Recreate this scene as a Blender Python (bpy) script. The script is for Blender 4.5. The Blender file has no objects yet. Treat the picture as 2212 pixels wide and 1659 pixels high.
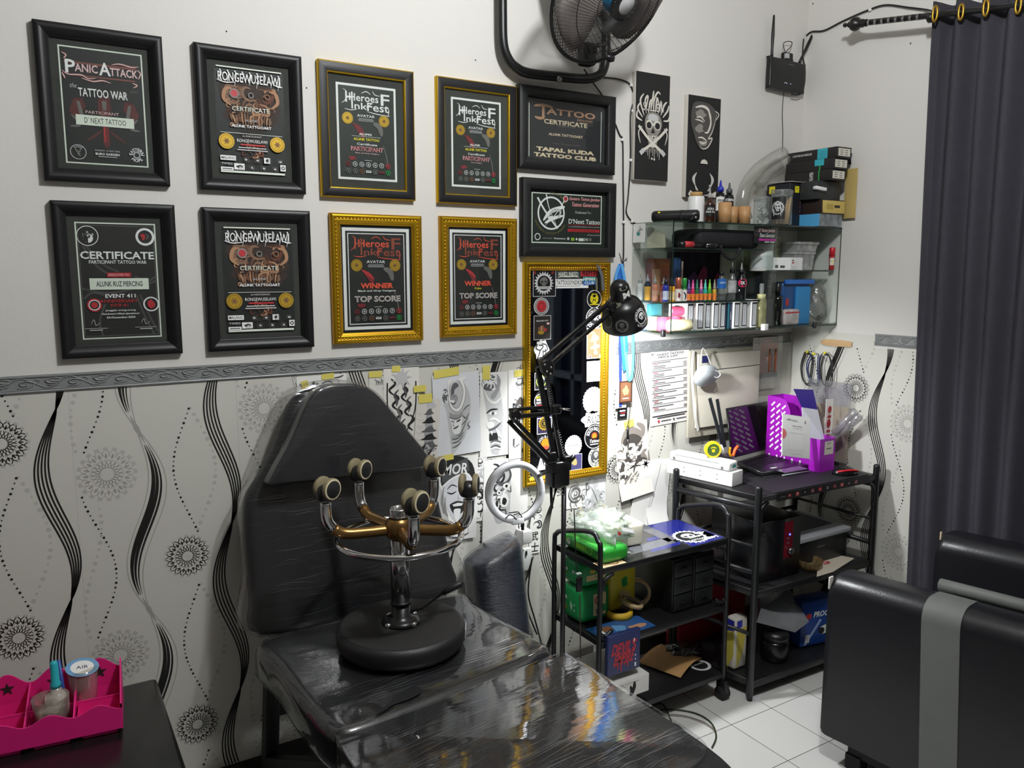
import bpy, bmesh, math, random
import numpy as np
from math import pi, sin, cos, radians
from mathutils import Vector as V, Matrix
random.seed(7)
SC = bpy.context.scene
COL = SC.collection
# ---------------------------------------------------------------- camera
FPX, CX, CY, EYE = 1720.0, 1106.0, 829.5, 1.6
PITCH, YAW = radians(8.0905), radians(58.581)
FW = V((cos(YAW)*cos(PITCH), sin(YAW)*cos(PITCH), -sin(PITCH)))
RT = V((sin(YAW), -cos(YAW), 0))
UP = RT.cross(FW)
cd = bpy.data.cameras.new('camera'); cam = bpy.data.objects.new('camera', cd); COL.objects.link(cam)
cd.sensor_fit = 'HORIZONTAL'; cd.sensor_width = 36; cd.lens = 36*FPX/2212; cd.clip_start = .02
cam.matrix_world = Matrix.Translation((0, 0, EYE)) @ Matrix((RT, UP, -FW)).transposed().to_4x4()
SC.camera = cam
# ---------------------------------------------------------------- light and exposure
W = bpy.data.worlds.new('night'); SC.world = W; W.use_nodes = True
W.node_tree.nodes['Background'].inputs[0].default_value = (.012, .015, .025, 1)
W.node_tree.nodes['Background'].inputs[1].default_value = 1
SC.view_settings.view_transform = 'Standard'; SC.view_settings.look = 'None'
SC.view_settings.exposure = 0.1; SC.view_settings.gamma = 1; SC.view_settings.use_curve_mapping = False
CEIL = (1.12, 0.80, 2.92)       # the ceiling bulb
CEIL_W, LAMP_W = 92, 12
def lamp(name, kind, loc, energy, color, **k):
    l = bpy.data.lights.new(name, kind); l.energy = energy; l.color = color
    for a, b in k.items(): setattr(l, a, b)
    o = bpy.data.objects.new(name, l); o.location = loc; COL.objects.link(o); return o
lamp('ceiling_bulb_light', 'POINT', CEIL, CEIL_W, (.955, .98, 1), shadow_soft_size=.07)
# ---------------------------------------------------------------- pixel -> point on a plane
def ray(u, v): return FW + RT*((u-CX)/FPX) - UP*((v-CY)/FPX)
def PY(u, v, y): d = ray(u, v); p = d*(y/d.y); p.z += EYE; return p
def PX(u, v, x): d = ray(u, v); p = d*(x/d.x); p.z += EYE; return p
def PZ(u, v, z): d = ray(u, v); p = d*((z-EYE)/d.z); p.z += EYE; return p
# ---------------------------------------------------------------- materials
def lin(h):
    if isinstance(h, str): h = tuple(int(h[i:i+2], 16) for i in (0, 2, 4))
    return tuple(((c/255)/12.92 if c/255 <= .04045 else ((c/255+.055)/1.055)**2.4) for c in h)+(1,)
MATS = {}
def M(name, h='808080', rough=.5, metal=0, spec=.5, coat=0, alpha=1, trans=0, var=.07, vs=14, bump=0, bs=60, emit=0, stretch=None):
    if name in MATS: return MATS[name]
    m = bpy.data.materials.new(name); m.use_nodes = True; MATS[name] = m
    nt = m.node_tree; N = nt.nodes; L = nt.links; b = N['Principled BSDF']
    tc = N.new('ShaderNodeTexCoord'); nz = N.new('ShaderNodeTexNoise'); nz.inputs['Scale'].default_value = vs; nz.inputs['Detail'].default_value = 3
    L.new(tc.outputs['Object'], nz.inputs['Vector'])
    mr = N.new('ShaderNodeMapRange'); mr.inputs[3].default_value = 1-var; mr.inputs[4].default_value = 1+var
    L.new(nz.outputs[0], mr.inputs[0])
    hs = N.new('ShaderNodeHueSaturation'); hs.inputs['Color'].default_value = lin(h); L.new(mr.outputs[0], hs.inputs['Value'])
    L.new(hs.outputs[0], b.inputs['Base Color'])
    b.inputs['Roughness'].default_value = rough; b.inputs['Metallic'].default_value = metal
    b.inputs['Specular IOR Level'].default_value = spec; b.inputs['Coat Weight'].default_value = coat; b.inputs['Coat Roughness'].default_value = .08
    b.inputs['Alpha'].default_value = alpha; b.inputs['Transmission Weight'].default_value = trans
    if emit: L.new(hs.outputs[0], b.inputs['Emission Color']); b.inputs['Emission Strength'].default_value = emit
    if bump:
        n2 = N.new('ShaderNodeTexNoise'); n2.inputs['Scale'].default_value = bs; n2.inputs['Detail'].default_value = 4
        if stretch:
            mp = N.new('ShaderNodeMapping'); mp.inputs['Scale'].default_value = stretch; L.new(tc.outputs['Object'], mp.inputs[0]); L.new(mp.outputs[0], n2.inputs['Vector'])
        else: L.new(tc.outputs['Object'], n2.inputs['Vector'])
        bp = N.new('ShaderNodeBump'); bp.inputs['Strength'].default_value = bump; bp.inputs['Distance'].default_value = .01
        L.new(n2.outputs[0], bp.inputs['Height']); L.new(bp.outputs[0], b.inputs['Normal'])
    return m
def CLEAR(name, h='e8efec', gloss=.10, rough=.06, dens=0.0, dh='d8d8d8', bump=0, bs=40, stretch=None):
    """thin clear plastic or glass: see-through, Fresnel gloss, a share of milky diffuse"""
    if name in MATS: return MATS[name]
    m = bpy.data.materials.new(name); m.use_nodes = True; MATS[name] = m
    nt = m.node_tree; N = nt.nodes; L = nt.links; N.remove(N['Principled BSDF']); out = N['Material Output']
    tr = N.new('ShaderNodeBsdfTransparent'); tr.inputs[0].default_value = lin(h)
    gl = N.new('ShaderNodeBsdfAnisotropic'); gl.inputs['Roughness'].default_value = rough
    df = N.new('ShaderNodeBsdfDiffuse'); df.inputs[0].default_value = lin(dh)
    tc = N.new('ShaderNodeTexCoord'); nz = N.new('ShaderNodeTexNoise'); nz.inputs['Scale'].default_value = bs; nz.inputs['Detail'].default_value = 5
    if stretch:
        mp = N.new('ShaderNodeMapping'); mp.inputs['Scale'].default_value = stretch; L.new(tc.outputs['Object'], mp.inputs[0]); L.new(mp.outputs[0], nz.inputs['Vector'])
    else: L.new(tc.outputs['Object'], nz.inputs['Vector'])
    lw = N.new('ShaderNodeLayerWeight'); lw.inputs['Blend'].default_value = .5                  # symmetric, so light passes from both sides
    pw = N.new('ShaderNodeMath'); pw.operation = 'POWER'; pw.inputs[1].default_value = 4; L.new(lw.outputs['Facing'], pw.inputs[0])
    fr = N.new('ShaderNodeMapRange'); fr.inputs[3].default_value = gloss*.45; fr.inputs[4].default_value = .85; L.new(pw.outputs[0], fr.inputs[0])
    if bump:
        bp = N.new('ShaderNodeBump'); bp.inputs['Strength'].default_value = bump; bp.inputs['Distance'].default_value = .01
        L.new(nz.outputs[0], bp.inputs['Height']); L.new(bp.outputs[0], gl.inputs['Normal']); L.new(bp.outputs[0], lw.inputs['Normal'])
    m1 = N.new('ShaderNodeMixShader'); mr = N.new('ShaderNodeMapRange'); mr.inputs[1].default_value = .35; mr.inputs[2].default_value = .75
    mr.inputs[3].default_value = dens*.7; mr.inputs[4].default_value = min(1, dens*1.35)
    L.new(nz.outputs[0], mr.inputs[0]); L.new(mr.outputs[0], m1.inputs[0]); L.new(tr.outputs[0], m1.inputs[1]); L.new(df.outputs[0], m1.inputs[2])
    m2 = N.new('ShaderNodeMixShader'); L.new(fr.outputs[0], m2.inputs[0]); L.new(m1.outputs[0], m2.inputs[1]); L.new(gl.outputs[0], m2.inputs[2])
    L.new(m2.outputs[0], out.inputs[0]); return m
# ---------------------------------------------------------------- mesh building
class F:
    """a flat frame to draw in: origin, right, up; the normal looks at the viewer"""
    def __init__(s, o, ux, uy): s.o = V(o); s.ux = V(ux).normalized(); s.uy = V(uy).normalized(); s.n = s.ux.cross(s.uy)
    def p(s, x, y, d=0): return s.o+s.ux*x+s.uy*y+s.n*d
def FL(x, z, y=2.4): return F((x, y, z), (1, 0, 0), (0, 0, 1))          # on the left wall
def smooth(pts, k=6, closed=False):
    """Catmull-Rom through points (tuples of any dimension)"""
    P = [tuple(p) for p in pts]; n = len(P); out = []
    if n < 3 and not closed: return P
    for i in range(n if closed else n-1):
        g = (lambda j: P[j % n]) if closed else (lambda j: P[min(max(j, 0), n-1)])
        a, b, c, d = g(i-1), g(i), g(i+1), g(i+2)
        for t in [j/k for j in range(k)]:
            out.append(tuple(.5*(2*B+(C-A)*t+(2*A-5*B+4*C-D)*t*t+(3*B-A-3*C+D)*t**3) for A, B, C, D in zip(a, b, c, d)))
    if not closed: out.append(P[-1])
    return out
TXT = {}
def text_mesh(s, bold):
    k = (s, bold)
    if k not in TXT:
        c = bpy.data.curves.new('lettering', 'FONT'); c.body = s; c.size = 1; c.resolution_u = 2; c.offset = bold; c.align_x = 'LEFT'
        o = bpy.data.objects.new('lettering', c); me = o.to_mesh()
        vs = [(v.co.x, v.co.y) for v in me.vertices]; fs = [tuple(p.vertices) for p in me.polygons]
        o.to_mesh_clear(); bpy.data.objects.remove(o); bpy.data.curves.remove(c)
        TXT[k] = (vs, fs)
    return TXT[k]
class MB:
    def __init__(s): s.v = []; s.f = []; s.m = []; s.sm = []; s.mats = []
    def mi(s, m):
        if m not in s.mats: s.mats.append(m)
        return s.mats.index(m)
    def add(s, vs, fs, m, sm=False):
        b = len(s.v); s.v += [V(p) for p in vs]; k = s.mi(m)
        for f in fs: s.f.append(tuple(i+b for i in f)); s.m.append(k); s.sm.append(sm)
        return s
    # solids
    def box(s, c, d, m, ax=None, bev=0):
        """box of size d centred on c; ax = three axis vectors; bev = chamfered edges"""
        c = V(c); ax = ax or (V((1, 0, 0)), V((0, 1, 0)), V((0, 0, 1)))
        h = [q/2 for q in d]
        if not bev:
            vs = [c+ax[0]*(h[0]*i)+ax[1]*(h[1]*j)+ax[2]*(h[2]*k) for i in (-1, 1) for j in (-1, 1) for k in (-1, 1)]
            return s.add(vs, [(0, 1, 3, 2), (4, 6, 7, 5), (0, 4, 5, 1), (2, 3, 7, 6), (0, 2, 6, 4), (1, 5, 7, 3)], m)
        b = min(bev, min(h)*.98); bm = bmesh.new(); bmesh.ops.create_cube(bm, size=1)
        for v in bm.verts: v.co = V((v.co.x*d[0], v.co.y*d[1], v.co.z*d[2]))
        bmesh.ops.bevel(bm, geom=bm.edges[:], offset=b, segments=3, profile=.5, affect='EDGES')
        return s.bm(bm, m, lambda p: c+ax[0]*p.x+ax[1]*p.y+ax[2]*p.z, True)
    def bm(s, bm, m, fn=lambda p: p, sm=True):
        bm.verts.index_update(); s.add([fn(v.co) for v in bm.verts], [[v.index for v in f.verts] for f in bm.faces], m, sm); bm.free(); return s
    def b2(s, p, q, m, bev=0):
        p, q = V(p), V(q); return s.box((p+q)/2, [abs(a-b) for a, b in zip(p, q)], m, None, bev)
    def tube(s, pts, r, m, n=8, cap=True, closed=False):
        P = [V(p) for p in pts]; k = len(P); R = r if isinstance(r, (list, tuple)) else [r]*k
        vs = []; fs = []; ref = None
        for i in range(k):
            t = (P[(i+1) % k]-P[i-1]) if closed else (P[min(i+1, k-1)]-P[max(i-1, 0)])
            t.normalize()
            if ref is None: ref = t.orthogonal().normalized()
            ref = (ref-t*ref.dot(t)); ref = ref.normalized() if ref.length > 1e-6 else t.orthogonal().normalized()
            o = t.cross(ref)
            vs += [P[i]+(ref*cos(2*pi*j/n)+o*sin(2*pi*j/n))*R[i] for j in range(n)]
        for i in range(k if closed else k-1):
            for j in range(n):
                a, b = i*n+j, i*n+(j+1) % n; c, d = ((i+1) % k)*n+(j+1) % n, ((i+1) % k)*n+j
                fs.append((a, b, c, d))
        if cap and not closed: fs += [tuple(range(n))[::-1], tuple((k-1)*n+j for j in range(n))]
        return s.add(vs, fs, m, True)
    def cyl(s, p, q, r, m, n=20, r2=None): 
        p, q = V(p), V(q); ax = (q-p); L = ax.length
        return s.lathe([(0, 0), (r, 0), (r if r2 is None else r2, L), (0, L)], p, ax, m, n, False)
    def lathe(s, prof, o, ax, m, n=24, sm=True, arc=None):
        o, ax = V(o), V(ax).normalized(); e = ax.orthogonal().normalized()
        if abs(ax.z) > .99: e = V((1, 0, 0))
        g = ax.cross(e); vs = []; fs = []; k = len(prof)
        for r, z in prof: vs += [o+ax*z+(e*cos(2*pi*j/n)+g*sin(2*pi*j/n))*r for j in range(n)]
        for i in range(k-1):
            for j in range(n): fs.append((i*n+j, i*n+(j+1) % n, (i+1)*n+(j+1) % n, (i+1)*n+j))
        s.add(vs, fs, m, sm)
        if not sm:
            for q in range(len(fs)):
                if prof[q//n][0] > 0 and prof[q//n+1][0] > 0: s.sm[-len(fs)+q] = True
        return s
    def prism(s, fr, pts, d0, d1, m, bev=0, seg=3, sm=True):
        """2-D outline in frame fr extruded from depth d0 to d1, rounded edges"""
        bm = bmesh.new(); n = len(pts)
        a = [bm.verts.new((x, y, d0)) for x, y in pts]; b = [bm.verts.new((x, y, d1)) for x, y in pts]
        bm.faces.new(a[::-1]); bm.faces.new(b)
        for i in range(n): bm.faces.new((a[i], a[(i+1) % n], b[(i+1) % n], b[i]))
        bmesh.ops.recalc_face_normals(bm, faces=bm.faces[:])
        if bev:
            es = [e for e in bm.edges if abs(e.verts[0].co.z-e.verts[1].co.z) < 1e-9]
            bmesh.ops.bevel(bm, geom=es, offset=bev, segments=seg, profile=.5, affect='EDGES', clamp_overlap=True)
        return s.bm(bm, m, lambda p: fr.p(p.x, p.y, p.z), sm and bool(bev))
    # flat drawing
    def poly(s, fr, pts, m, d=0): return s.add([fr.p(x, y, d) for x, y in pts], [tuple(range(len(pts)))], m)
    def rect(s, fr, x, y, w, h, m, d=0): return s.poly(fr, [(x, y), (x+w, y), (x+w, y+h), (x, y+h)], m, d)
    def disc(s, fr, x, y, r, m, d=0, n=20, ry=None): return s.poly(fr, [(x+r*cos(2*pi*i/n), y+(ry or r)*sin(2*pi*i/n)) for i in range(n)], m, d)
    def ring(s, fr, x, y, r0, r1, m, d=0, n=24, ry=1):
        vs = [fr.p(x+r*cos(2*pi*i/n), y+r*ry*sin(2*pi*i/n), d) for r in (r0, r1) for i in range(n)]
        return s.add(vs, [(i, (i+1) % n, n+(i+1) % n, n+i) for i in range(n)], m)
    def border(s, fr, x, y, w, h, t, m, d=0):
        s.rect(fr, x, y, w, t, m, d); s.rect(fr, x, y+h-t, w, t, m, d); s.rect(fr, x, y+t, t, h-2*t, m, d); return s.rect(fr, x+w-t, y+t, t, h-2*t, m, d)
    def stroke(s, fr, pts, w, m, d=0, k=5, taper=0):
        """a ribbon along a smooth path; w = one width or one per point; taper thins the ends"""
        W_ = list(w) if isinstance(w, (list, tuple)) else [w]*len(pts)
        P = smooth([(p[0], p[1], q) for p, q in zip(pts, W_)], k); n = len(P); vs = []
        for i, (x, y, q) in enumerate(P):
            a, b = P[max(i-1, 0)], P[min(i+1, n-1)]; tx, ty = b[0]-a[0], b[1]-a[1]; l = math.hypot(tx, ty) or 1
            if taper: q = q*(.12+.88*sin(pi*(i+.3)/(n-.4))**.7) if taper == 2 else q*(1-.9*i/n)
            q = max(q, 1e-5)/2
            vs += [fr.p(x-ty/l*q, y+tx/l*q, d), fr.p(x+ty/l*q, y-tx/l*q, d)]
        return s.add(vs, [(2*i, 2*i+1, 2*i+3, 2*i+2) for i in range(n-1)], m)
    def text(s, fr, t, x, y, h, m, d=0, w=None, bold=0, al='C', slant=0, arc=None):
        """lettering centred on x, y (al L/R: from x), h = height of its box, w = width it is fitted to"""
        vs, fs = text_mesh(t, bold)
        if not vs: return s
        x0 = min(v[0] for v in vs); x1 = max(v[0] for v in vs); y0 = min(v[1] for v in vs); y1 = max(v[1] for v in vs)
        sy = h/(y1-y0); sx = sy if w is None else w/(x1-x0); ww = (x1-x0)*sx
        ox = {'C': x-ww/2, 'L': x, 'R': x-ww}[al]; q = []
        for a, b in vs:
            X, Y = ox+(a-x0)*sx+slant*(b-y0)*sy, y-h/2+(b-y0)*sy
            if arc:                                                    # (cx, cy, r, centre angle, +1 reads clockwise / -1)
                cx, cy, r, a0, sg = arc; rr = r+sg*(Y-y); an = a0-sg*(X-x)/r; X, Y = cx+rr*cos(an), cy+rr*sin(an)
            q.append(fr.p(X, Y, d))
        return s.add(q, fs, m)
    def frame(s, fr, w, h, prof, m):
        """picture moulding, mitred: prof = (inset, depth[, material]) from the outside in"""
        C = lambda t, j: ((t, t), (w-t, t), (w-t, h-t), (t, h-t))[j % 4]
        for j in range(4):
            vs = [fr.p(*C(q[0], j+k), q[1]) for q in prof for k in (0, 1)]; a = len(s.f)
            s.add(vs, [(2*i, 2*i+1, 2*i+3, 2*i+2) for i in range(len(prof)-1)], m, True)
            for i in range(len(prof)-1):
                if len(prof[i]) > 2: s.m[a+i] = s.mi(prof[i][2])
        return s
    def out(s, name, parent=None, base=None, label=None):
        me = bpy.data.meshes.new(name)
        if parent is not None: inv = parent['_m']; inv = Matrix([inv[i*4:i*4+4] for i in range(4)]).inverted(); P = [inv@p for p in s.v]
        elif base is not None: b = V(base); P = [p-b for p in s.v]
        else: P = s.v
        me.from_pydata([tuple(p) for p in P], [], s.f)
        for m in s.mats: me.materials.append(m)
        me.polygons.foreach_set('material_index', s.m); me.polygons.foreach_set('use_smooth', s.sm); me.update()
        o = bpy.data.objects.new(name, me); COL.objects.link(o)
        if base is not None and parent is None: o.location = base
        Mw = Matrix.Translation(base) if base is not None else Matrix.Identity(4)
        if parent is not None: o.parent = parent; Mw = Matrix([parent['_m'][i*4:i*4+4] for i in range(4)])
        o['_m'] = [q for r in Mw for q in r]
        if label: o['label'] = label
        return o
def soft(o, bev=0, sub=0, wn=False, solid=0):
    if solid: q = o.modifiers.new('solid', 'SOLIDIFY'); q.thickness = solid; q.offset = 0
    if bev: q = o.modifiers.new('bevel', 'BEVEL'); q.width = bev; q.segments = 3; q.limit_method = 'ANGLE'
    if sub: q = o.modifiers.new('sub', 'SUBSURF'); q.levels = sub; q.render_levels = sub
    return o
def tag(o, label, cat, group=None):
    o['label'] = label; o['category'] = cat
    if group: o['group'] = group
    return o
def T(name, label, cat, loc=(0, 0, 0), rz=0, group=None):
    o = bpy.data.objects.new(name, None); COL.objects.link(o); o.empty_display_size = .05
    Mw = Matrix.Translation(loc) @ Matrix.Rotation(rz, 4, 'Z'); o.matrix_world = Mw; o['_m'] = [q for r in Mw for q in r]
    return tag(o, label, cat, group)
def solo(mb, name, label, cat, base, group=None): return tag(mb.out(name, None, base), label, cat, group)
def struct(mb, name): o = mb.out(name); o['kind'] = 'structure'; return o
def copy_thing(src, loc, label, group=None, rz=None):
    c = src.copy(); COL.objects.link(c); c.location = loc
    if rz is not None: c.rotation_euler = (0, 0, rz)
    c['label'] = label
    if group: c['group'] = group
    for ch in list(src.children):
        d = ch.copy(); COL.objects.link(d); d.parent = c
        for g in ch.children: e = g.copy(); COL.objects.link(e); e.parent = d
    return c
# common materials
BLK = M('black_plastic', '141416', .38); BLKM = M('black_powder_coat', '17181a', .45, spec=.45); MATTE = M('matte_black', '101012', .75)
WHT = M('white_plastic', 'e6e6e4', .4); PAP = M('white_paper', 'eceae6', .8); INK = M('ink_black', '1b1b1c', .7); GRY = M('ink_grey', '8d8d8d', .75); LGR = M('ink_pale_grey', 'c2c2c2', .8); DGR = M('ink_dark_grey', '4c4c4e', .75)
RED = M('red_print', 'b32a30', .55); ORG = M('orange_red_print', 'e0553c', .55); YEL = M('yellow_print', 'e6d81e', .55); WPR = M('white_print', 'eeeeec', .55); PINKP = M('pale_pink_print', 'e7c3c2', .55)
CHR = M('chrome', 'c9c9cc', .12, 1); STL = M('steel', '9b9b9d', .35, 1); GOLD = M('gold_gilt', 'b5831c', .33, .75, var=.15, vs=60); GOLD2 = M('bright_gold', 'c7a01e', .28, .8)
NAVY = M('navy_print', '26305e', .5); BLU = M('blue_print', '1f63b0', .45); GRN = M('green_print', '1f9a45', .45); KRAFT = M('kraft', 'b48b58', .7); TAPE = M('yellow_masking_tape', 'd9cb62', .75)
MAROON = M('dark_red_print', '7a1f24', .6); TEAL = M('teal_print', '2b8f86', .6); BROWN = M('brown_print', '7a5238', .65); TAN = M('tan_print', 'b98a68', .65); GOLDP = M('gold_foil_seal', 'c9a534', .35, .5)
GLASS = CLEAR('picture_glass', 'f4f6f5', .06, .02)
# ================================================================ the room
XR, YL = 2.95, 2.4
PAINT = M('wall_paint', 'd9d6d0', .7, var=.02, vs=2, bump=.04, bs=90); PAPERBG = M('wallpaper_ground', 'cfcdc4', .6, var=.03, vs=3)
WPK = M('wallpaper_black', '191715', .5); WPG = M('wallpaper_grey', 'a3a29b', .6); WPG2 = M('wallpaper_pale_grey', 'b9b8b0', .6)
def FRW(y, z, x=XR): return F((x, y, z), (0, -1, 0), (0, 0, 1))
def mandala(mb, fr, cx, cz, r, dark):
    k1, k2 = (WPK, WPG) if dark else (WPG, WPG2)
    n = 20
    def at(a, q, d): return (cx+q*r*cos(a), cz+q*r*sin(a))
    for i in range(n):
        a = 2*pi*i/n; h = pi/n
        mb.poly(fr, [at(a-h*.55, .93, 0), at(a-h*.5, 1.07, 0), at(a+h*.5, 1.07, 0), at(a+h*.55, .93, 0)], WPG2, .0007)
        for sg in (1, -1):
            mb.stroke(fr, [at(a, .66, 0), at(a+sg*h, .82, 0), at(a+sg*.25*h, .97, 0)], .0022, k1 if dark else k2, .0009, 3)
        q = [at(a, .60, 0), at(a+h*.30, .70, 0), at(a+h*.22, .80, 0), at(a, .84, 0), at(a-h*.22, .80, 0), at(a-h*.30, .70, 0)]
        mb.poly(fr, q, k1, .0011)
        for sg in (1, -1):
            mb.stroke(fr, [at(a, .24, 0), at(a+sg*h*1.6, .42, 0), at(a+sg*h*2.6, .58, 0)], .0017, k1, .0009, 3)
def wave_roll(mb, fr, x0, dz, z0, z1, lo, hi):
    """one drop of the wavy wallpaper; x0 = its left seam, dz = how far the pattern is shifted up"""
    P = .5285
    def ok(x): return lo < x < hi
    zs = [z0+i*.012 for i in range(int((z1-z0)/.012)+1)]+[z1]
    def line(cf, off, wf, m, d):
        pts = [(x0+cf(z)+off(z), z, wf(z)) for z in zs]
        run = []
        for p in pts+[None]:
            if p and ok(p[0]) and p[2] > 0: run.append(p)
            else:
                if len(run) > 2: mb.stroke(fr, [q[:2] for q in run], [q[2] for q in run], m, d, 1)
                run = []
    c3 = lambda z: .387-.031*cos(2*pi*(z-dz-1.212)/P)
    w3 = lambda z: .019*abs(sin(pi*(z-dz-.855)/P))**.75
    for i in range(5): line(c3, lambda z, i=i: w3(z)*(i-2)/2, lambda z: .0042, WPK, .0012)
    c2 = lambda z: .168+.036*cos(2*pi*(z-dz-1.015)/P)
    w2 = lambda z: .028*abs(sin(pi*(z-dz-1.165)/P))**.8
    for k in (-1, 1): line(c2, lambda z, k=k: w2(z)*k, lambda z: .0025, WPG, .0008)
    line(c2, lambda z: 0, lambda z: .015*max(0, 1-w2(z)/.010)+0 if w2(z) < .010 else 0, WPG, .0007)
    for k, o, b in ((0, -.42, .013), (1, .0, .010), (2, .42, .006)):
        line(c2, lambda z, o=o: w2(z)*o, lambda z, b=b: b*min(1, max(0, (w2(z)-.009)/.019)) if w2(z) > .0095 else 0, WPK, .0013)
    def dots(cf, a, b, step, r0, m, d, var):
        n = int((b-a)/step)
        for i in range(n+1):
            z = a+i*step; x = x0+cf(z)
            if z0+.004 < z < z1-.004 and ok(x): mb.disc(fr, x, z, r0*(1+var*sin(i*1.9)), m, d, 8)
    for k in range(-1, 4):
        s = dz+(k-1)*P
        dots(lambda z: .047+.037*cos(2*pi*(z-dz-.765)/P), s+.585, s+.99, .0135, .0029, WPK, .0010, .3)
        dots(lambda z: .282-.034*cos(2*pi*(z-dz-1.035)/P), s+.845, s+1.215, .0135, .0029, WPK, .0010, .3)
        dots(lambda z: .028-.028*cos(2*pi*(z-dz-1.18)/P), s+.59, s+.965, .019, .0048, WPG2, .0006, .35)
        dots(lambda z: .325+.038*cos(2*pi*(z-dz-1.03)/P), s+.85, s+1.22, .019, .0050, WPG2, .0006, .35)
        for u, zc, r, dk in ((.079, 1.046, .071, False), (.272, .775, .060, True)):
            zz = zc+s
            if z0+r*.2 < zz < z1-r*.5 and lo < x0+u-r and x0+u+r < hi: mandala(mb, fr, x0+u, zz, r, dk)
# left wall
wl = MB(); fr = FL(0, 0)
wl.b2((-1.9, 2.4, 0), (3.05, 2.5, 3.05), PAINT)
wl.rect(fr, -1.9, .08, 4.85, 1.215, PAPERBG, .0004)
for k in range(-3, 6):
    x0 = .083+.431*k-(.125 if k >= 2 else 0); wave_roll(wl, fr, x0, .145*k % .5285, .086, 1.29, max(-1.2, x0), min(2.945, x0+.431))
    wl.rect(fr, x0, .086, .0012, 1.2, WPG2, .0005)
for u, v in ((489, 68), (662, 190), (1027, 130), (748, 555), (592, 700), (1268, 62)):
    p = PY(u, v, 2.4); wl.disc(fr, p.x, p.z, .0025, INK, .0004, 8)
struct(wl, 'wall_left')
# right wall with a window opening behind the curtain
wr = MB(); WY0, WY1, WZ0, WZ1 = -.50, 1.04, .12, 2.25
for a, b, c, d in ((-2.3, WY0, 0, 3.05), (WY1, 2.4, 0, 3.05), (WY0, WY1, 0, WZ0), (WY0, WY1, WZ1, 3.05)): wr.b2((XR, a, c), (XR+.1, b, d), PAINT)
fr = FRW(2.4, 0); wr.rect(fr, .001, .08, 1.35, 1.21, PAPERBG, .0004); wr.rect(fr, .001, 1.29, .41, .05, PAPERBG, .0004)
for k in (0, 1, 2): wave_roll(wr, fr, .063+.431*k, (-.19+.145*k) % .5285, .086, 1.29, .063+.431*k, .063+.431*k+.431)
for u, v in ((1756, 8), (1967, 94)):
    p = PX(u, v, XR); wr.disc(fr, 2.4-p.y, p.z, .004, M('wall_chip', '5a5652', .9), .0004, 7)
struct(wr, 'wall_right')
wn = MB(); ALU = M('window_aluminium', '5d646c', .4, .3); NIGHT = M('night_window_glass', '0b1020', .08, spec=.5)
wn.b2((XR+.05, WY0, WZ0), (XR+.055, WY1, WZ1), NIGHT)
for a, b, c, d in ((WY0, WY1, WZ0, WZ0+.04), (WY0, WY1, WZ1-.04, WZ1), (WY0, WY0+.04, WZ0, WZ1), (WY1-.03, WY1, WZ0, WZ1), (.70, .732, WZ0, WZ1), (.40, .50, WZ0, WZ1), (WY0, WY1, .915, .95)): wn.b2((XR-.012, a, c), (XR+.06, b, d), ALU)
struct(wn, 'window_1')
# floor, ceiling, the walls behind the camera
fl = MB(); fm = M('floor_tile', 'd4d3cf', .16, spec=.5, var=.02, vs=3)
nt = fm.node_tree; N = nt.nodes; L = nt.links; tc = N.new('ShaderNodeTexCoord'); mp = N.new('ShaderNodeMapping'); br = N.new('ShaderNodeTexBrick')
mp.inputs['Location'].default_value = (-2.041, -1.842, 0); br.offset = 0; br.inputs['Scale'].default_value = 1; br.inputs['Brick Width'].default_value = .2075; br.inputs['Row Height'].default_value = .2465
br.inputs['Mortar Size'].default_value = .0014; br.inputs['Mortar Smooth'].default_value = .1
for i, h in (('Color1', 'd6d5d1'), ('Color2', 'cfcecb'), ('Mortar', '55504b')): br.inputs[i].default_value = lin(h)
L.new(tc.outputs['Object'], mp.inputs[0]); L.new(mp.outputs[0], br.inputs['Vector']); L.new(br.outputs['Color'], N['Principled BSDF'].inputs['Base Color'])
fl.b2((-1.9, -2.3, -.1), (3.05, 2.5, 0), fm); struct(fl, 'floor')
struct(MB().b2((-1.9, -2.3, 3.05), (3.05, 2.5, 3.15), M('ceiling_paint', 'cfcdc8', .8)), 'ceiling')
RP = M('rear_wall_paint', '76736e', .75)
struct(MB().b2((-1.9, -2.4, 0), (3.05, -2.3, 3.05), RP), 'wall_rear'); struct(MB().b2((-2.0, -2.3, 0), (-1.9, 2.5, 3.05), RP), 'wall_front')
SKIRT = M('black_skirting_tile', '15130f', .25)
struct(MB().b2((-1.9, 2.388, 0), (2.95, 2.4, .084), SKIRT), 'baseboard_left'); struct(MB().b2((2.938, 1.0, 0), (2.95, 2.388, .084), SKIRT), 'baseboard_right')
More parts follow.
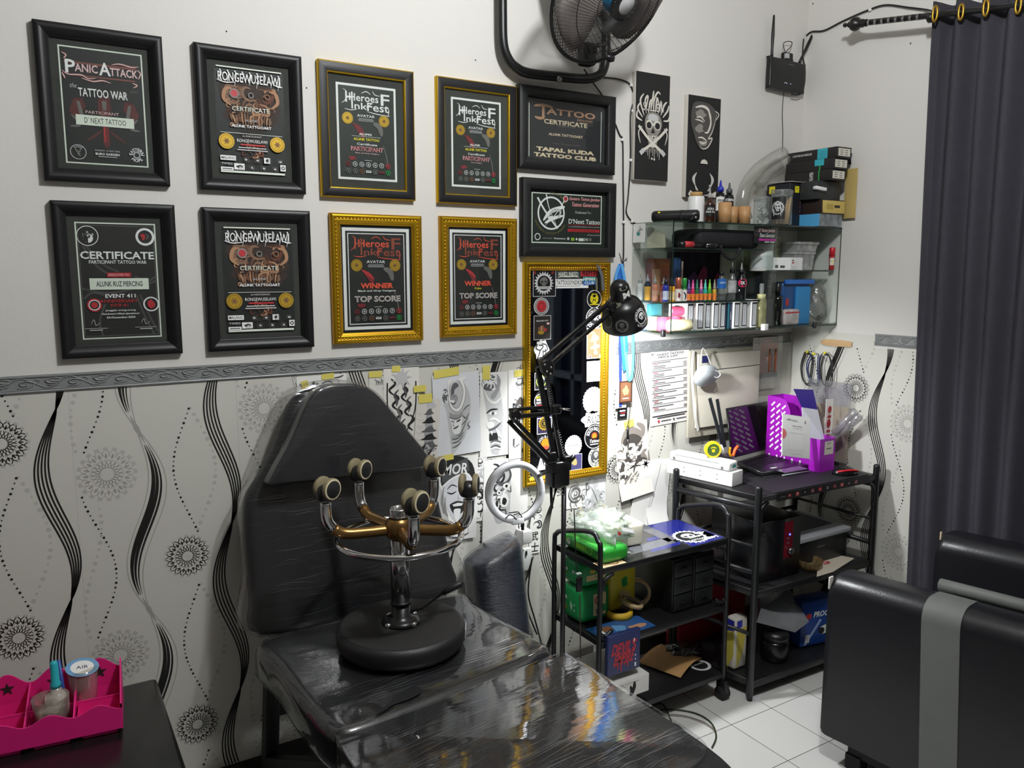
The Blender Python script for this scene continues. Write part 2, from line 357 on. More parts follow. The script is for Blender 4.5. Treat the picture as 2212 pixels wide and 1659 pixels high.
# silver relief border on top of the wallpaper
TRM = M('silver_border', '8b8d8d', .42, .25, var=.12, vs=30); TRD = M('silver_border_recess', '6e7070', .5, .2, var=.1)
def border(name, fr, L_):
    mb = MB(); H = .047
    prof = [(0, 0), (0, .004), (.004, .006), (.007, .004), (.0085, .006), (.0095, .003), (.040, .003), (.041, .006), (.044, .006), (.0455, .004), (.047, .004), (.047, 0)]
    mb.add([fr.p(x, z, d) for x in (0, L_) for z, d in prof], [(i, i+1, i+1+len(prof), i+len(prof)) for i in range(len(prof)-1)], TRM)
    n = int(L_/.112)
    def tb(pts, r): mb.tube([fr.p(x, z, .003+.0012) for x, z in smooth(pts, 4)], [r*(.45+.55*sin(pi*(i+.5)/((len(pts)-1)*4+1))) for i in range((len(pts)-1)*4+1)], TRM, 5)
    for k in range(n+1):
        x = k*.112; Q = lambda *a: [(x+p*.112, .0105+q*.029) for p, q in a]
        if x+.125 > L_: continue
        tb(Q((-.05, .1), (.12, .1), (.28, .5), (.42, .9), (.58, .95), (.78, .55), (1.0, .08)), .0017)
        tb(Q((.78, .55), (.62, .72), (.50, .55), (.55, .32), (.66, .38), (.63, .52)), .0019)
        tb(Q((.80, .52), (.72, .22), (.60, .12), (.45, .1)), .0014)
        tb(Q((.10, .85), (.02, .70), (.10, .48), (.24, .42)), .0022); tb(Q((.10, .85), (.22, .95), (.30, .82)), .0018)
        tb(Q((.12, .66), (.2, .58), (.3, .62)), .0015); tb(Q((.05, .35), (.16, .24), (.27, .3)), .0018); tb(Q((.8, .85), (.9, .75), (.86, .55)), .0015)
    struct(mb, name)
border('trim_1', FL(-1.2, 1.285), 2.72+.0); border('trim_2', FL(1.93, 1.280), 1.005); border('trim_3', FRW(1.99, 1.30), .5)
# curtain, its rod and finial
CUR = M('curtain_cloth', '37353d', .85, var=.1, vs=25, bump=.25, bs=300)
t = T('curtain', 'floor-length charcoal eyelet curtain hanging over the window at the right wall', 'curtain', (2.86, 1.75, 0))
mb = MB(); ny, nz = 150, 16; vs = []
for j in range(nz+1):
    q = j/nz
    for i in range(ny+1):
        s = i/ny; y = (1.788-.060*(1-q)**1.2)-s*(.86-.06*(1-q)); ph = s*2*pi*9
        zt = 2.548-.15*(1.776-y)+.006*cos(ph)
        x = 2.882-.030*cos(ph+.5*sin(3*q))*(1-.25*(1-q))-.012*sin(ph*.37+2*q)
        if s < .02: x += .02
        vs.append((x, y, .03+(zt-.03)*q))
mb.add(vs, [(j*(ny+1)+i, j*(ny+1)+i+1, (j+1)*(ny+1)+i+1, (j+1)*(ny+1)+i) for j in range(nz) for i in range(ny)], CUR, True)
soft(mb.out('cloth', t), solid=.004)
RING = M('brass_eyelet', 'a8842f', .35, .8)
for k in range(4):
    y = 1.757-.0475*k*2+(.012 if k else 0); z = 2.500-.15*(1.757-y)
    e = MB(); e.tube([(2.835+(.01 if k % 2 else -.008), y+.024*cos(a)*.35, z+.026*sin(a)) for a in [2*pi*i/20 for i in range(20)]], .0045, RING, 6, closed=True); e.out('eyelet', t, None, 'brass eyelet ring')
t = T('curtain_rod', 'twisted black and silver curtain rod with a ball finial', 'curtain rod', (2.855, 2.1, 2.546))
A, B = V((2.853, 2.075, 2.551)), V((2.853, .92, 2.372)); ax = (B-A).normalized()
mb = MB(); n = 52; LN = (B-A).length; vs = []
mb.tube([A, B], .011, BLK, 10)
mb.out('rod', t)
mb = MB()
for k in range(8):
    q = .035+k*.029
    mb.tube([A+ax*(q+.010*i/4)+V((0, 0, 0)) for i in range(5)], .0116, STL, 10, False)
mb.out('silver_band', t, None, 'silver twist on the black rod')
mb = MB(); mb.lathe([(0, .078), (.007, .075), (.009, .068), (.005, .062), (.006, .056), (.011, .052), (.008, .047), (.014, .042), (.024, .034), (.027, .024), (.024, .012), (.015, .004), (.012, 0), (.016, -.004), (.016, -.012), (.012, -.018), (.014, -.026), (.012, -.03)], A, -ax, M('finial_black', '1a1716', .35), 16); mb.out('finial', t)
mb = MB(); p = PX(2010, 38, 2.853); mb.tube([p+V((0, 0, .0)), p+V((.05, 0, -.004)), p+V((.09, 0, -.004))], .008, BLK, 8); mb.cyl(p+V((.09, 0, 0)), p+V((.097, 0, 0)), .02, BLK); mb.tube([p+V((0, .006, 0)), p+V((0, -.012, 0))], .018, BLK, 12); mb.out('bracket', t)
# ================================================================ framed certificates on the left wall
MATBD = M('dark_mat_board', '3a3b37', .8, var=.12, vs=120); POSTER = M('poster_black', '1d1f1d', .55); POSTER2 = M('poster_green_black', '232a25', .55); FRB = M('frame_black', '151417', .42, spec=.38); FRB2 = M('frame_black_matte', '121214', .5)
PRW = M('print_border_white', 'dfe6d8', .6); GREYP = M('faded_grey_print', '6c6a66', .6); SKIN = M('flesh_brown_print', '8c6a55', .65)
SCOOP = [(0, 0), (0, .0179), (0, .018)]+[(.0005+.0275*(i/12), .009+.0135*math.sin(radians(48+112*i/12))**.9) for i in range(13)]+[(.031, .0105), (.0335, .0095), (.034, .009), (.034, .003)]
GILT = [(0, 0, GOLD), (0, .016, GOLD), (.003, .019, GOLD2), (.010, .021, GOLD), (.014, .016, GOLD), (.019, .019, GOLD2), (.026, .013, GOLD), (.031, .011, GOLD2), (.034, .009, FRB2), (.034, .003, FRB2)]
LINED = [(0, 0, GOLD2), (0, .017, GOLD2), (.003, .018, FRB), (.026, .014, FRB), (.028, .014, GOLD2), (.032, .010, GOLD2), (.032, .003, FRB2)]
DEEP = [(0, 0), (0, .024), (.004, .026), (.030, .026), (.034, .022), (.034, .004)]
class Sheet:
    """draw on a sheet in fractions of its width and height, v counted from the top"""
    def __init__(s, mb, fr, x, y, w, h, d): s.mb, s.fr, s.x, s.y, s.w, s.h, s.d = mb, fr, x, y, w, h, d; s.k = 0
    def D(s): s.k += 1; return s.d+.00005*s.k
    def P(s, pts): return [(s.x+u*s.w, s.y+s.h-v*s.h)+tuple(r) for u, v, *r in pts]
    def t(s, txt, u, v, h, m, w=None, bold=.01, **k): s.mb.text(s.fr, txt, s.x+u*s.w, s.y+s.h*(1-v), h*s.h, m, s.D(), None if w is None else w*s.w, bold, **k); return s
    def r(s, u, v, w, h, m): s.mb.rect(s.fr, s.x+u*s.w, s.y+s.h*(1-v-h), w*s.w, h*s.h, m, s.D()); return s
    def b(s, u, v, w, h, t, m): s.mb.border(s.fr, s.x+u*s.w, s.y+s.h*(1-v-h), w*s.w, h*s.h, t*s.w, m, s.D()); return s
    def c(s, u, v, r, m, n=20): s.mb.disc(s.fr, s.x+u*s.w, s.y+s.h*(1-v), r*s.w, m, s.D(), n); return s
    def o(s, u, v, r0, r1, m): s.mb.ring(s.fr, s.x+u*s.w, s.y+s.h*(1-v), r0*s.w, r1*s.w, m, s.D()); return s
    def p(s, pts, m): s.mb.poly(s.fr, s.P(pts), m, s.D()); return s
    def s_(s, pts, w, m, taper=2): s.mb.stroke(s.fr, s.P(pts), w*s.w, m, s.D(), 4, taper); return s
    def blob(s, u, v, ru, rv, m, n=14, j=.25, seed=1):
        R = random.Random(seed); q = [(u+ru*(1-j*R.random())*cos(2*pi*i/n), v+rv*(1-j*R.random())*sin(2*pi*i/n)) for i in range(n)]
        s.mb.poly(s.fr, [a[:2] for a in smooth(s.P(q), 3, True)], m, s.D()); return s
    def star(s, u, v, r0, r1, n, m):
        s.mb.poly(s.fr, [(s.x+u*s.w+(r1 if i % 2 else r0)*s.w*cos(pi*i/n), s.y+s.h*(1-v)+(r1 if i % 2 else r0)*s.w*sin(pi*i/n)) for i in range(2*n)], m, s.D()); return s
    def ringtext(s, txt, u, v, r, h, m, a0=pi/2, sg=1, span=None): s.mb.text(s.fr, txt, s.x+u*s.w, s.y+s.h*(1-v)+0, h*s.h, m, s.D(), None if span is None else span*r*s.w, .02, arc=(s.x+u*s.w, s.y+s.h*(1-v), r*s.w, a0, sg)); return s
    def lines(s, u, v, w, n, dv, m, t=.006, seed=3, al='C'):
        R = random.Random(seed)
        for i in range(n):
            q = w*(.75+.25*R.random()); s.r(u-q/2 if al == 'C' else u, v+i*dv, q, t, m)
        return s
def swirls(S, n, seed, u0=0, v0=0, u1=1, v1=1, ms=(DGR, GREYP, INK, LGR), sc=.16):
    R = random.Random(seed)
    for i in range(n):
        u, v, a, r = u0+(u1-u0)*R.random(), v0+(v1-v0)*R.random(), 6.28*R.random(), sc*(.5+R.random()); q = []
        for k in range(7): an = a+k*.75; rr = r*(1-k/8); q.append((min(u1, max(u0, u+rr*cos(an))), min(v1, max(v0, v+rr*sin(an)*S.w/S.h))))
        S.s_(q, r*.28, ms[i % len(ms)])
def seal(S, u, v, r, m):
    S.star(u, v, r, r*.93, 24, m); S.o(u, v, r*.74, r*.80, BROWN); S.star(u, v, r*.5, r*.2, 6, BROWN); return S
def logos(S, v0, v1, cols, mats):
    R = random.Random(11)
    for j, v in enumerate((v0, v1)):
        for i in range(7):
            u = .12+i*.128; m = mats[(i*3+j*5) % len(mats)] if (i, j) not in ((6, 0), (6, 1), (3, 1), (5, 1), (2, 1), (0, 0)) else {(6, 0): RED, (6, 1): GRN, (3, 1): WPR, (5, 1): MAROON, (2, 1): BROWN, (0, 0): MAROON}[(i, j)]
            if (i, j) in ((3, 1), (5, 1)): S.r(u-.05, v-.012, .10, .024, m); S.r(u-.04, v-.005, .08, .008, POSTER)
            else: S.o(u, v, .034, .046, m); S.blob(u, v, .022, .016, m, 9, .5, i+j*9)
    S.lines(.5, v0-.052, .17, 1, 0, LGR, .006)
def heroes(S, white, who, title, cat, cm):
    a, b = (WPR, WPR) if white else (ORG, M('rust_print', '8f4230', .6))
    S.t('Heroes', .45, .10, .085, a, .56, .012); S.t('F', .86, .10, .13, a if white else b, .17, .012); S.t('H', .17, .105, .12, b, .14, .02)
    S.t('Ink', .36, .195, .075, b, .30, .012); S.t('Fest', .72, .195, .095, a if white else b, .42, .01)
    for q in ([(.06, .02), (.12, .05), (.10, .14), (.03, .18)], [(.40, .05), (.50, .025), (.58, .055)], [(.62, .01), (.66, .05), (.76, .06)], [(.08, .24), (.2, .25), (.32, .235)], [(.5, .25), (.7, .27), (.95, .28)], [(.90, .17), (.93, .22), (.91, .29)], [(.52, .15), (.58, .17), (.5, .20), (.55, .23)]): S.s_(q, .014, a)
    S.s_([(.27, .42), (.36, .47), (.42, .56)], .10, MAROON, 2); S.s_([(.22, .40), (.33, .44), (.44, .5)], .05, RED if not white else MAROON, 2); S.s_([(.62, .38), (.74, .42), (.78, .52)], .10, GREYP, 2); S.s_([(.80, .62), (.86, .75), (.90, .90)], .02, GREYP, 2); S.blob(.2, .80, .1, .03, MAROON, 10, .4, 5)
    S.t('AVATAR', .48, .305, .03, WPR, .34, .01); S.lines(.48, .335, .34, 3, .013, LGR, .005)
    seal(S, .13, .345, .105, GOLDP); seal(S, .83, .345, .105, GOLDP)
    if white:
        S.t(who, .46, .515, .026, WPR, .24, .03); S.r(.2, .54, .56, .0035, WPR); S.t('ALUNK TATTOO', .48, .575, .030, YEL, .5, .03)
        S.t('Certificate', .49, .63, .026, WPR, .39, .015); S.t('PARTICIPANT', .49, .685, .052, PINKP, .62, .03); S.t('PARTICIPANT', .49, .685, .046, M('poster_crimson', 'a8343c', .6), .60, .005); S.t(cat, .49, .735, .018, PINKP, .46 if len(cat) > 16 else .26, .01)
    else:
        S.t('WINNER', .49, .575, .062, ORG, .60, .04); S.t(cat, .49, .635, .026, cm, .70 if len(cat) > 8 else .16, .02)
        S.t('TOP SCORE', .5, .725, .068, WPR, .84, .03); S.t('TOP SCORE', .5, .725, .058, M('top_score_brown', '7d4b45', .6), .82, -.012)
    logos(S, .865, .945, 7, [LGR, WPR, GREYP])
def beast(S):
    UMB = M('poster_umber', '3a2822', .65); R = random.Random(9)
    for k in range(9): S.blob(.5+.18*math.cos(k), .34+.13*math.sin(k*1.7), .34, .13, UMB, 16, .35, k)
    for k in range(5): S.blob(.5, .62+.06*k, .22, .07, M('poster_soot', '2a2220', .65), 14, .5, k+20)
    C_ = [BROWN, SKIN, TAN, UMB, M('poster_rust', '6a3a28', .65)]
    swirls(S, 34, 31, .16, .18, .86, .42, C_, .12); swirls(S, 16, 33, .2, .42, .8, .55, C_, .09); swirls(S, 10, 35, .35, .7, .65, .84, C_[2:], .08)
    for u, q in ((.22, -1), (.80, 1)): S.s_([(u, .36), (u+q*.10, .30), (u+q*.07, .21), (u-q*.02, .20)], .055, TAN)
    for i in range(15): S.s_([(.2+i*.042, .43+.02*math.sin(i)), (.21+i*.04, .47), (.23+i*.038, .505+.02*(i % 3))], .024, C_[(i*2) % 3])
    S.o(.27, .245, .05, .07, LGR); S.c(.27, .245, .05, RED); S.o(.51, .25, .025, .045, GREYP); S.o(.75, .25, .025, .045, BROWN)
def rongewu(S):
    beast(S); S.r(.03, .0, .94, .012, PRW); S.r(.03, .975, .94, .02, PRW)
    S.t('RONGEWUSELAWI', .5, .095, .085, WPR, .90, .008)
    for i in range(9): u = .08+i*.105; S.s_([(u, .035), (u+.02, .07), (u-.01, .14+.02*(i % 3))], .018, WPR, 1)
    S.s_([(.03, .13), (.15, .15), (.3, .14)], .014, WPR); S.s_([(.84, .12), (.92, .14), (.98, .14)], .018, WPR)
    S.t('CERTIFICATE', .5, .385, .042, PRW, .54, .004); S.t('ALUNK', .5, .49, .022, LGR, .19, .0); S.t('ALUNK TATTOOART', .5, .548, .027, WPR, .58, .025)
    S.r(.05, .615, .9, .004, PRW); S.t('As PARTICIPANT', .5, .64, .016, LGR, .28); S.t('RONGEWUSELAWI', .5, .685, .03, WPR, .44, .0); S.r(.33, .715, .36, .015, RED); S.lines(.5, .745, .5, 2, .022, LGR, .01)
    seal(S, .13, .70, .115, GOLDP); seal(S, .87, .70, .115, GOLDP)
    S.r(.03, .835, .22, .045, WPR); S.t('MALANG', .14, .857, .026, INK, .19); S.r(.03, .945, .18, .03, WPR); S.r(.05, .957, .14, .008, INK); S.t('TIMES', .12, .912, .02, LGR, .16)
    S.r(.22, .905, .15, .06, WPR); S.blob(.295, .935, .055, .02, INK, 11, .5, 4); S.r(.66, .835, .09, .055, WPR); S.blob(.705, .862, .03, .018, INK, 9, .5, 8)
    for i in range(8): S.b(.27+i*.085 if i > 1 else .28+i*.09, .845 if i % 2 else .92, .07, .04, .004, GREYP); S.blob(.31+i*.085, .865 if i % 2 else .94, .025, .012, LGR, 8, .5, i)
    S.r(.90, .895, .08, .06, WPR); S.o(.94, .925, .015, .028, INK)
def panic(S):
    S.b(.0, .0, 1, 1, .018, PRW); PK = M('panic_shadow', '7c4a43', .6); dk = M('machine_dark_red', '5a2724', .6)
    # crossed tattoo machines behind the lettering
    for sg in (-1, 1):
        X = lambda u: .5+sg*u
        S.p([(X(.36), .44), (X(.26), .43), (X(.22), .50), (X(.28), .56), (X(.38), .60), (X(.42), .54)], dk); S.p([(X(.33), .46), (X(.29), .46), (X(.25), .58), (X(.29), .60)], GREYP); S.s_([(X(.05), .70), (X(.12), .74), (X(.24), .80)], .03, dk); S.s_([(X(.40), .58), (X(.30), .66), (X(.42), .68)], .035, GREYP)
    S.p([(.43, .40), (.57, .40), (.58, .52), (.54, .62), (.54, .82), (.5, .86), (.46, .82), (.46, .62), (.42, .52)], dk); S.p([(.47, .44), (.53, .44), (.52, .52), (.48, .52)], GREYP); S.r(.475, .64, .018, .16, RED); S.r(.505, .64, .018, .16, MAROON)
    S.r(.06, .125, .86, .018, PK); S.r(.1, .235, .8, .014, PK)
    S.t('P', .13, .17, .115, WPR, .12, .02); S.t('ANIC', .315, .175, .07, PINKP, .27, .02); S.t('A', .535, .165, .11, WPR, .14, .02); S.t('TTACK', .765, .18, .07, PINKP, .34, .02)
    for q in ([(.03, .21), (.10, .24), (.25, .235), (.33, .26), (.42, .25)], [(.25, .26), (.38, .28), (.5, .265), (.6, .28)], [(.06, .11), (.09, .08), (.04, .06)], [(.62, .12), (.72, .105), (.86, .12), (.95, .11)], [(.93, .14), (.97, .17), (.94, .22)], [(.86, .26), (.92, .275), (.87, .30)], [(.0+.03, .23), (.05, .26), (.02+.04, .28)]): S.s_(q, .026, PK); S.s_(q, .013, PINKP)
    S.t('the', .14, .33, .04, LGR, .08, 0, slant=.3); S.t('2023', .87, .335, .025, GREYP, .1, 0, slant=.3); S.t('TATTOO WAR', .5, .385, .075, GREYP, .60, .02); S.t('TATTOO WAR', .495, .38, .072, WPR, .59, .012)
    S.t('PARTICIPANT', .47, .548, .026, PINKP, .40, .0); S.r(.15, .575, .70, .088, PRW); S.t("D' NEXT TATTOO", .5, .618, .05, INK, .5, .0)
    S.o(.15, .90, .088, .097, LGR); S.ringtext('ATDS', .15, .90, .068, .018, LGR, span=1.6); S.s_([(.11, .87), (.15, .91), (.17, .94)], .03, GREYP); S.s_([(.19, .87), (.16, .9), (.14, .93)], .02, GREYP)
    S.t('SUNDAY 14 MAY 2023', .5, .875, .014, LGR, .30); S.t('BURO GARDEN', .5, .905, .02, WPR, .29, .03); S.lines(.5, .925, .28, 1, .01, LGR, .007)
    S.c(.86, .895, .045, LGR); S.c(.86, .895, .03, POSTER); S.ringtext('EASTERN', .86, .895, .073, .03, WPR, span=3.2); S.ringtext('HOPE', .86, .895, .073, .03, WPR, -pi/2, -1, 1.8)
def piercing(S):
    S.b(.0, .0, 1, 1, .018, PRW); S.b(.03, .025, .94, .95, .006, GREYP)
    for q in ([(.08, .2), (.22, .36), (.42, .46), (.6, .5)], [(.12, .2), (.3, .35), (.5, .42)], [(.03, .56), (.3, .6), (.6, .58), (.97, .5)], [(.7, .46), (.85, .5), (.97, .46)], [(.75, .62), (.85, .8), (.95, .95)], [(.7, .62), (.8, .82), (.9, .97)], [(.3, .7), (.22, .85), (.25, .97)], [(.05, .65), (.15, .6), (.3, .62)]): S.s_(q, .02, GREYP, 0); S.s_(q, .008, POSTER, 0)
    S.o(.145, .115, .125, .135, WPR); S.c(.15, .135, .062, WPR); S.c(.15, .118, .03, POSTER); S.c(.15, .152, .03, WPR); S.p([(.15, .135-.042), (.15, .135+.042), (.10, .16), (.088, .135), (.10, .11)], POSTER); S.c(.15, .113, .012, WPR)
    for a in (-.06, 0, .06): S.t('K' if a == 0 else ('J' if a < 0 else 'B'), .15+a, .085+abs(a)*.3, .018, WPR)
    S.o(.86, .115, .09, .122, WPR); S.blob(.83, .105, .04, .022, RED, 10, .4, 2); S.s_([(.84, .09), (.85, .12), (.82, .145)], .03, RED); S.s_([(.87, .09), (.9, .11), (.87, .14)], .015, GREYP)
    S.t('CERTIFICATE', .5, .278, .066, WPR, .92, .025); S.t('PARTICIPANT TATTOO WAR', .5, .336, .03, WPR, .72, .015)
    S.r(.35, .427, .30, .038, RED); S.t('DEDICATED TO:', .5, .446, .018, PINKP, .26, .01); S.r(.13, .475, .74, .098, PRW); S.t('ALUNK RUZ PIERCING', .5, .524, .046, INK, .58, .015)
    S.t('EVENT 411', .5, .628, .034, WPR, .38, .025); S.t('ANNIVERSARY', .48, .672, .028, RED, .48, .02); S.t('KKB #1', .48, .71, .026, RED, .22, .02)
    S.c(.17, .705, .092, RED); S.o(.17, .705, .06, .072, WPR); S.c(.17, .705, .06, POSTER); S.c(.17, .705, .042, RED); S.o(.885, .705, .085, .103, WPR); S.blob(.885, .705, .062, .044, RED, 16, .35, 3)
    for i, (q, w) in enumerate((('Jonggala orong-orong', .38), ('Gambesari-Gliter-Jawatimur', .48), ('04-November-2024', .36))): S.t(q, .49, .755+i*.03, .019, WPR, w, .02)
    for u, w in ((.17, .28), (.8, .28)): S.s_([(u-.06, .87), (u-.02, .83), (u, .88), (u+.06, .855)], .008, LGR); S.r(u-w/2, .905, w, .004, LGR); S.lines(u, .918, .2, 1, .0, LGR, .008)
def tapalkuda(S):
    BR = M('bronze_print', 'b58a6a', .5); CRM = M('cream_print', 'dcc9a8', .55)
    for u in (.015, .98): S.r(u, .04, .008, .94, PRW)
    S.t('T', .20, .17, .26, BR, .16, .01); S.s_([(.08, .08), (.2, .05), (.32, .07)], .03, BR); S.s_([(.09, .27), (.16, .29), (.22, .25)], .03, BR)
    S.t('ATTOO', .57, .145, .115, BR, .66, .03); S.t('REDLOOD', .755, .245, .035, BR, .21, .01)
    S.t('CERTIFICATE', .5, .33, .085, CRM, .58, .02); S.t('MEMBERSHIP', .51, .392, .018, GREYP, .24); S.t('ALUNK TATTOOART', .5, .55, .045, CRM, .46, .02); S.t('Sabtu, 01 Januari 2020', .51, .715, .028, GREYP, .36)
    S.t('TAPAL KUDA', .5, .83, .075, CRM, .78, .05); S.t('TATTOO CLUB', .5, .935, .075, CRM, .84, .05)
def generation(S):
    S.b(0, 0, 1, 1, .013, PRW)
    S.o(.27, .40, .17, .19, WPR); S.s_([(.08, .10), (.18, .35), (.36, .70)], .022, WPR, 0); S.s_([(.20, .03), (.24, .3), (.34, .62)], .016, WPR, 1); S.s_([(.46, .12), (.34, .4), (.18, .66)], .014, WPR, 1)
    S.s_([(.16, .55), (.25, .38), (.37, .30), (.46, .26)], .05, WPR); S.s_([(.18, .60), (.3, .50), (.44, .44)], .04, WPR); S.s_([(.22, .5), (.3, .34), (.4, .36), (.36, .5)], .03, LGR); S.blob(.27, .5, .05, .06, WPR, 10, .4, 6)
    S.ringtext('Since 2018', .27, .40, .235, .05, M('olive_print', '7d7440', .6), radians(62), 1, 1.1); S.ringtext('EASTERN TATTOO JEMBER', .27, .40, .235, .045, M('olive_print', '7d7440', .6), -pi/2-.1, -1, 2.2)
    S.c(.47, .10, .035, WPR); S.c(.47, .10, .026, RED)
    S.t('Eastern Tattoo Jember', .75, .10, .085, RED, .45, .006, slant=.25); S.t('Eastern Tattoo Jember', .745, .095, .08, PINKP, .45, 0, slant=.25); S.t('Tattoo Generation', .755, .205, .085, RED, .40, .006, slant=.25); S.t('Tattoo Generation', .75, .20, .08, PINKP, .40, 0, slant=.25)
    S.t('Dedicated To :', .73, .36, .05, LGR, .24, .01); S.t("D'Next Tattoo", .745, .545, .10, WPR, .46, .01); S.r(.5, .61, .47, .008, RED); S.t('as a participant eastern tattoo jember', .745, .655, .03, LGR, .46); S.r(.5, .70, .47, .06, RED); S.lines(.74, .722, .44, 1, 0, MAROON, .02); S.t('18 Februari 2018', .88, .815, .028, LGR, .18)
    S.o(.08, .875, .03, .04, WPR); S.t('SURAM PROJECT', .22, .905, .022, LGR, .14); S.t('Powerarms', .39, .9, .035, WPR, .16, .02); S.c(.51, .90, .017, LGR); S.r(.55, .88, .05, .06, M('lime_print', '8fb33a', .6)); S.blob(.63, .905, .018, .03, WPR, 9, .5, 3); S.r(.66, .885, .075, .06, PRW); S.r(.745, .88, .05, .065, PRW); S.o(.77, .912, .01, .02, INK); S.c(.83, .91, .022, GREYP); S.t('', .9, .9, .02, LGR) if False else None
def certificate(label, tl, br, prof, mat, inset, draw, base=None, deep=.383):
    """a framed certificate; tl and br are its corners in the photograph, on the plane of the frame's face"""
    a = PY(*tl, 2+deep); b = PY(*br, 2+deep); fr = FL(a.x, b.z); w, h = b.x-a.x, a.z-b.z
    t = T('framed_certificate', label, 'picture frame', (a.x+w/2, 2.4, b.z), 0)
    mb = MB().frame(fr, w, h, prof, FRB if mat is MATBD else FRB2); mb.out('frame', t)
    i = prof[-1][0]-.002
    if mat is not None: MB().rect(fr, i, i, w-2*i, h-2*i, mat, .0032).out('mat_board', t)
    l, r, tt, bb = inset; mb = MB(); x, y, ww, hh = l, bb, w-l-r, h-tt-bb
    mb.rect(fr, x, y, ww, hh, base or POSTER, .0038); draw(Sheet(mb, fr, x, y, ww, hh, .0039)); mb.out('print', t)
    MB().rect(fr, i, i, w-2*i, h-2*i, GLASS, .0085).out('glass', t)
    return t
certificate('large black frame holding the poster lettered PANIC ATTACK TATTOO WAR', (68, 40), (368, 403), SCOOP, MATBD, (.052, .050, .050, .048), panic)
certificate('black frame whose glass mirrors a pale gleam over its CERTIFICATE, in the upper row', (417, 90), (661, 420), SCOOP, MATBD, (.052, .052, .050, .050), rongewu)
certificate('black and gold lined frame with a certificate for ALUNG, Black and Grey Category', (686, 126), (898, 434), LINED, MATBD, (.057, .057, .056, .056), lambda S: (S.b(0, 0, 1, 1, .035, WPR), heroes(Sheet(S.mb, S.fr, S.x+.012, S.y+.012, S.w-.024, S.h-.024, S.d+.0004), True, 'ALUNG', '', 'Black and Grey Category', None)), POSTER2)
certificate('black and gold lined frame with a certificate for the Color Category', (943, 163), (1117, 446), LINED, MATBD, (.057, .057, .056, .056), lambda S: (S.b(0, 0, 1, 1, .035, WPR), heroes(Sheet(S.mb, S.fr, S.x+.012, S.y+.012, S.w-.024, S.h-.024, S.d+.0004), True, 'ALUNK', '', 'Color Category', None)), POSTER2)
certificate('black frame holding the certificate for ALUNK RUZ PIERCING', (107, 432), (395, 763), SCOOP, MATBD, (.052, .050, .052, .048), piercing, M('poster_chain_black', '242422', .55))
certificate('black frame with a clear brown beast poster and gold seals, lower row', (435, 447), (679, 749), SCOOP, MATBD, (.052, .052, .052, .052), rongewu)
certificate('carved gold frame with the WINNER Black and Grey Category poster', (713, 459), (915, 735), GILT, FRB2, (.040, .040, .042, .042), lambda S: (S.b(0, 0, 1, 1, .045, WPR), S.b(.075, .052, .85, .896, .012, WPR), heroes(Sheet(S.mb, S.fr, S.x+.020, S.y+.020, S.w-.040, S.h-.040, S.d+.0006), False, '', '', 'Black and Grey Category', WPR)))
certificate('carved gold frame with the WINNER Color poster', (951, 466), (1117, 722), GILT, FRB2, (.040, .040, .042, .042), lambda S: (S.b(0, 0, 1, 1, .045, WPR), S.b(.075, .052, .85, .896, .012, WPR), heroes(Sheet(S.mb, S.fr, S.x+.020, S.y+.020, S.w-.040, S.h-.040, S.d+.0006), False, '', '', 'Color', YEL)))
certificate('deep black box frame with the TAPAL KUDA TATTOO CLUB certificate under the fan', (1122, 180), (1328, 378), DEEP, M('slate_mat', '2b2c2e', .7), (.046, .046, .046, .040), tapalkuda, M('slate_poster', '242527', .6), .376)
certificate("deep black box frame with the certificate dedicated to D'Next Tattoo", (1129, 382), (1329, 556), DEEP, M('green_black_mat', '1f2622', .7), (.050, .052, .046, .048), generation, POSTER2, .376)
# beads of the two carved frames and of the mirror
def beads(fr, w, h, ins, d, step, m, r=.0032):
    mb = MB()
    for a, b, n in (((ins, ins), (w-ins, ins), w), ((w-ins, ins), (w-ins, h-ins), h), ((w-ins, h-ins), (ins, h-ins), w), ((ins, h-ins), (ins, ins), h)):
        k = int(n/step)
        for i in range(k):
            q = (i+.5)/k; x, y = a[0]+(b[0]-a[0])*q, a[1]+(b[1]-a[1])*q; hz = abs(b[0]-a[0]) > abs(b[1]-a[1])
            rx, ry = (r*1.7, r) if hz else (r, r*1.7)
            vs = [fr.p(x+rx*cos(2*pi*j/8), y+ry*sin(2*pi*j/8), d) for j in range(8)]+[fr.p(x, y, d+r*.8)]+[fr.p(x+.6*rx*cos(2*pi*j/8), y+.6*ry*sin(2*pi*j/8), d+r*.6) for j in range(8)]
            mb.add(vs, [(j, (j+1) % 8, 9+(j+1) % 8, 9+j) for j in range(8)]+[(9+j, 9+(j+1) % 8, 8) for j in range(8)], m, True)
    return mb
for t in [o for o in COL.objects if o.name.startswith('framed_certificate') and 'carved gold' in o['label']]:
    x0, x1 = t.location.x, t.location.x
    fo = [c for c in t.children if c.name.startswith('frame')][0]; xs = [v.co.x for v in fo.data.vertices]; zs = [v.co.z for v in fo.data.vertices]
    beads(FL(t.location.x+min(xs), t.location.z+min(zs)), max(xs)-min(xs), max(zs)-min(zs), .0165, .0165, .0125, GOLD2).out('carved_beading', t)
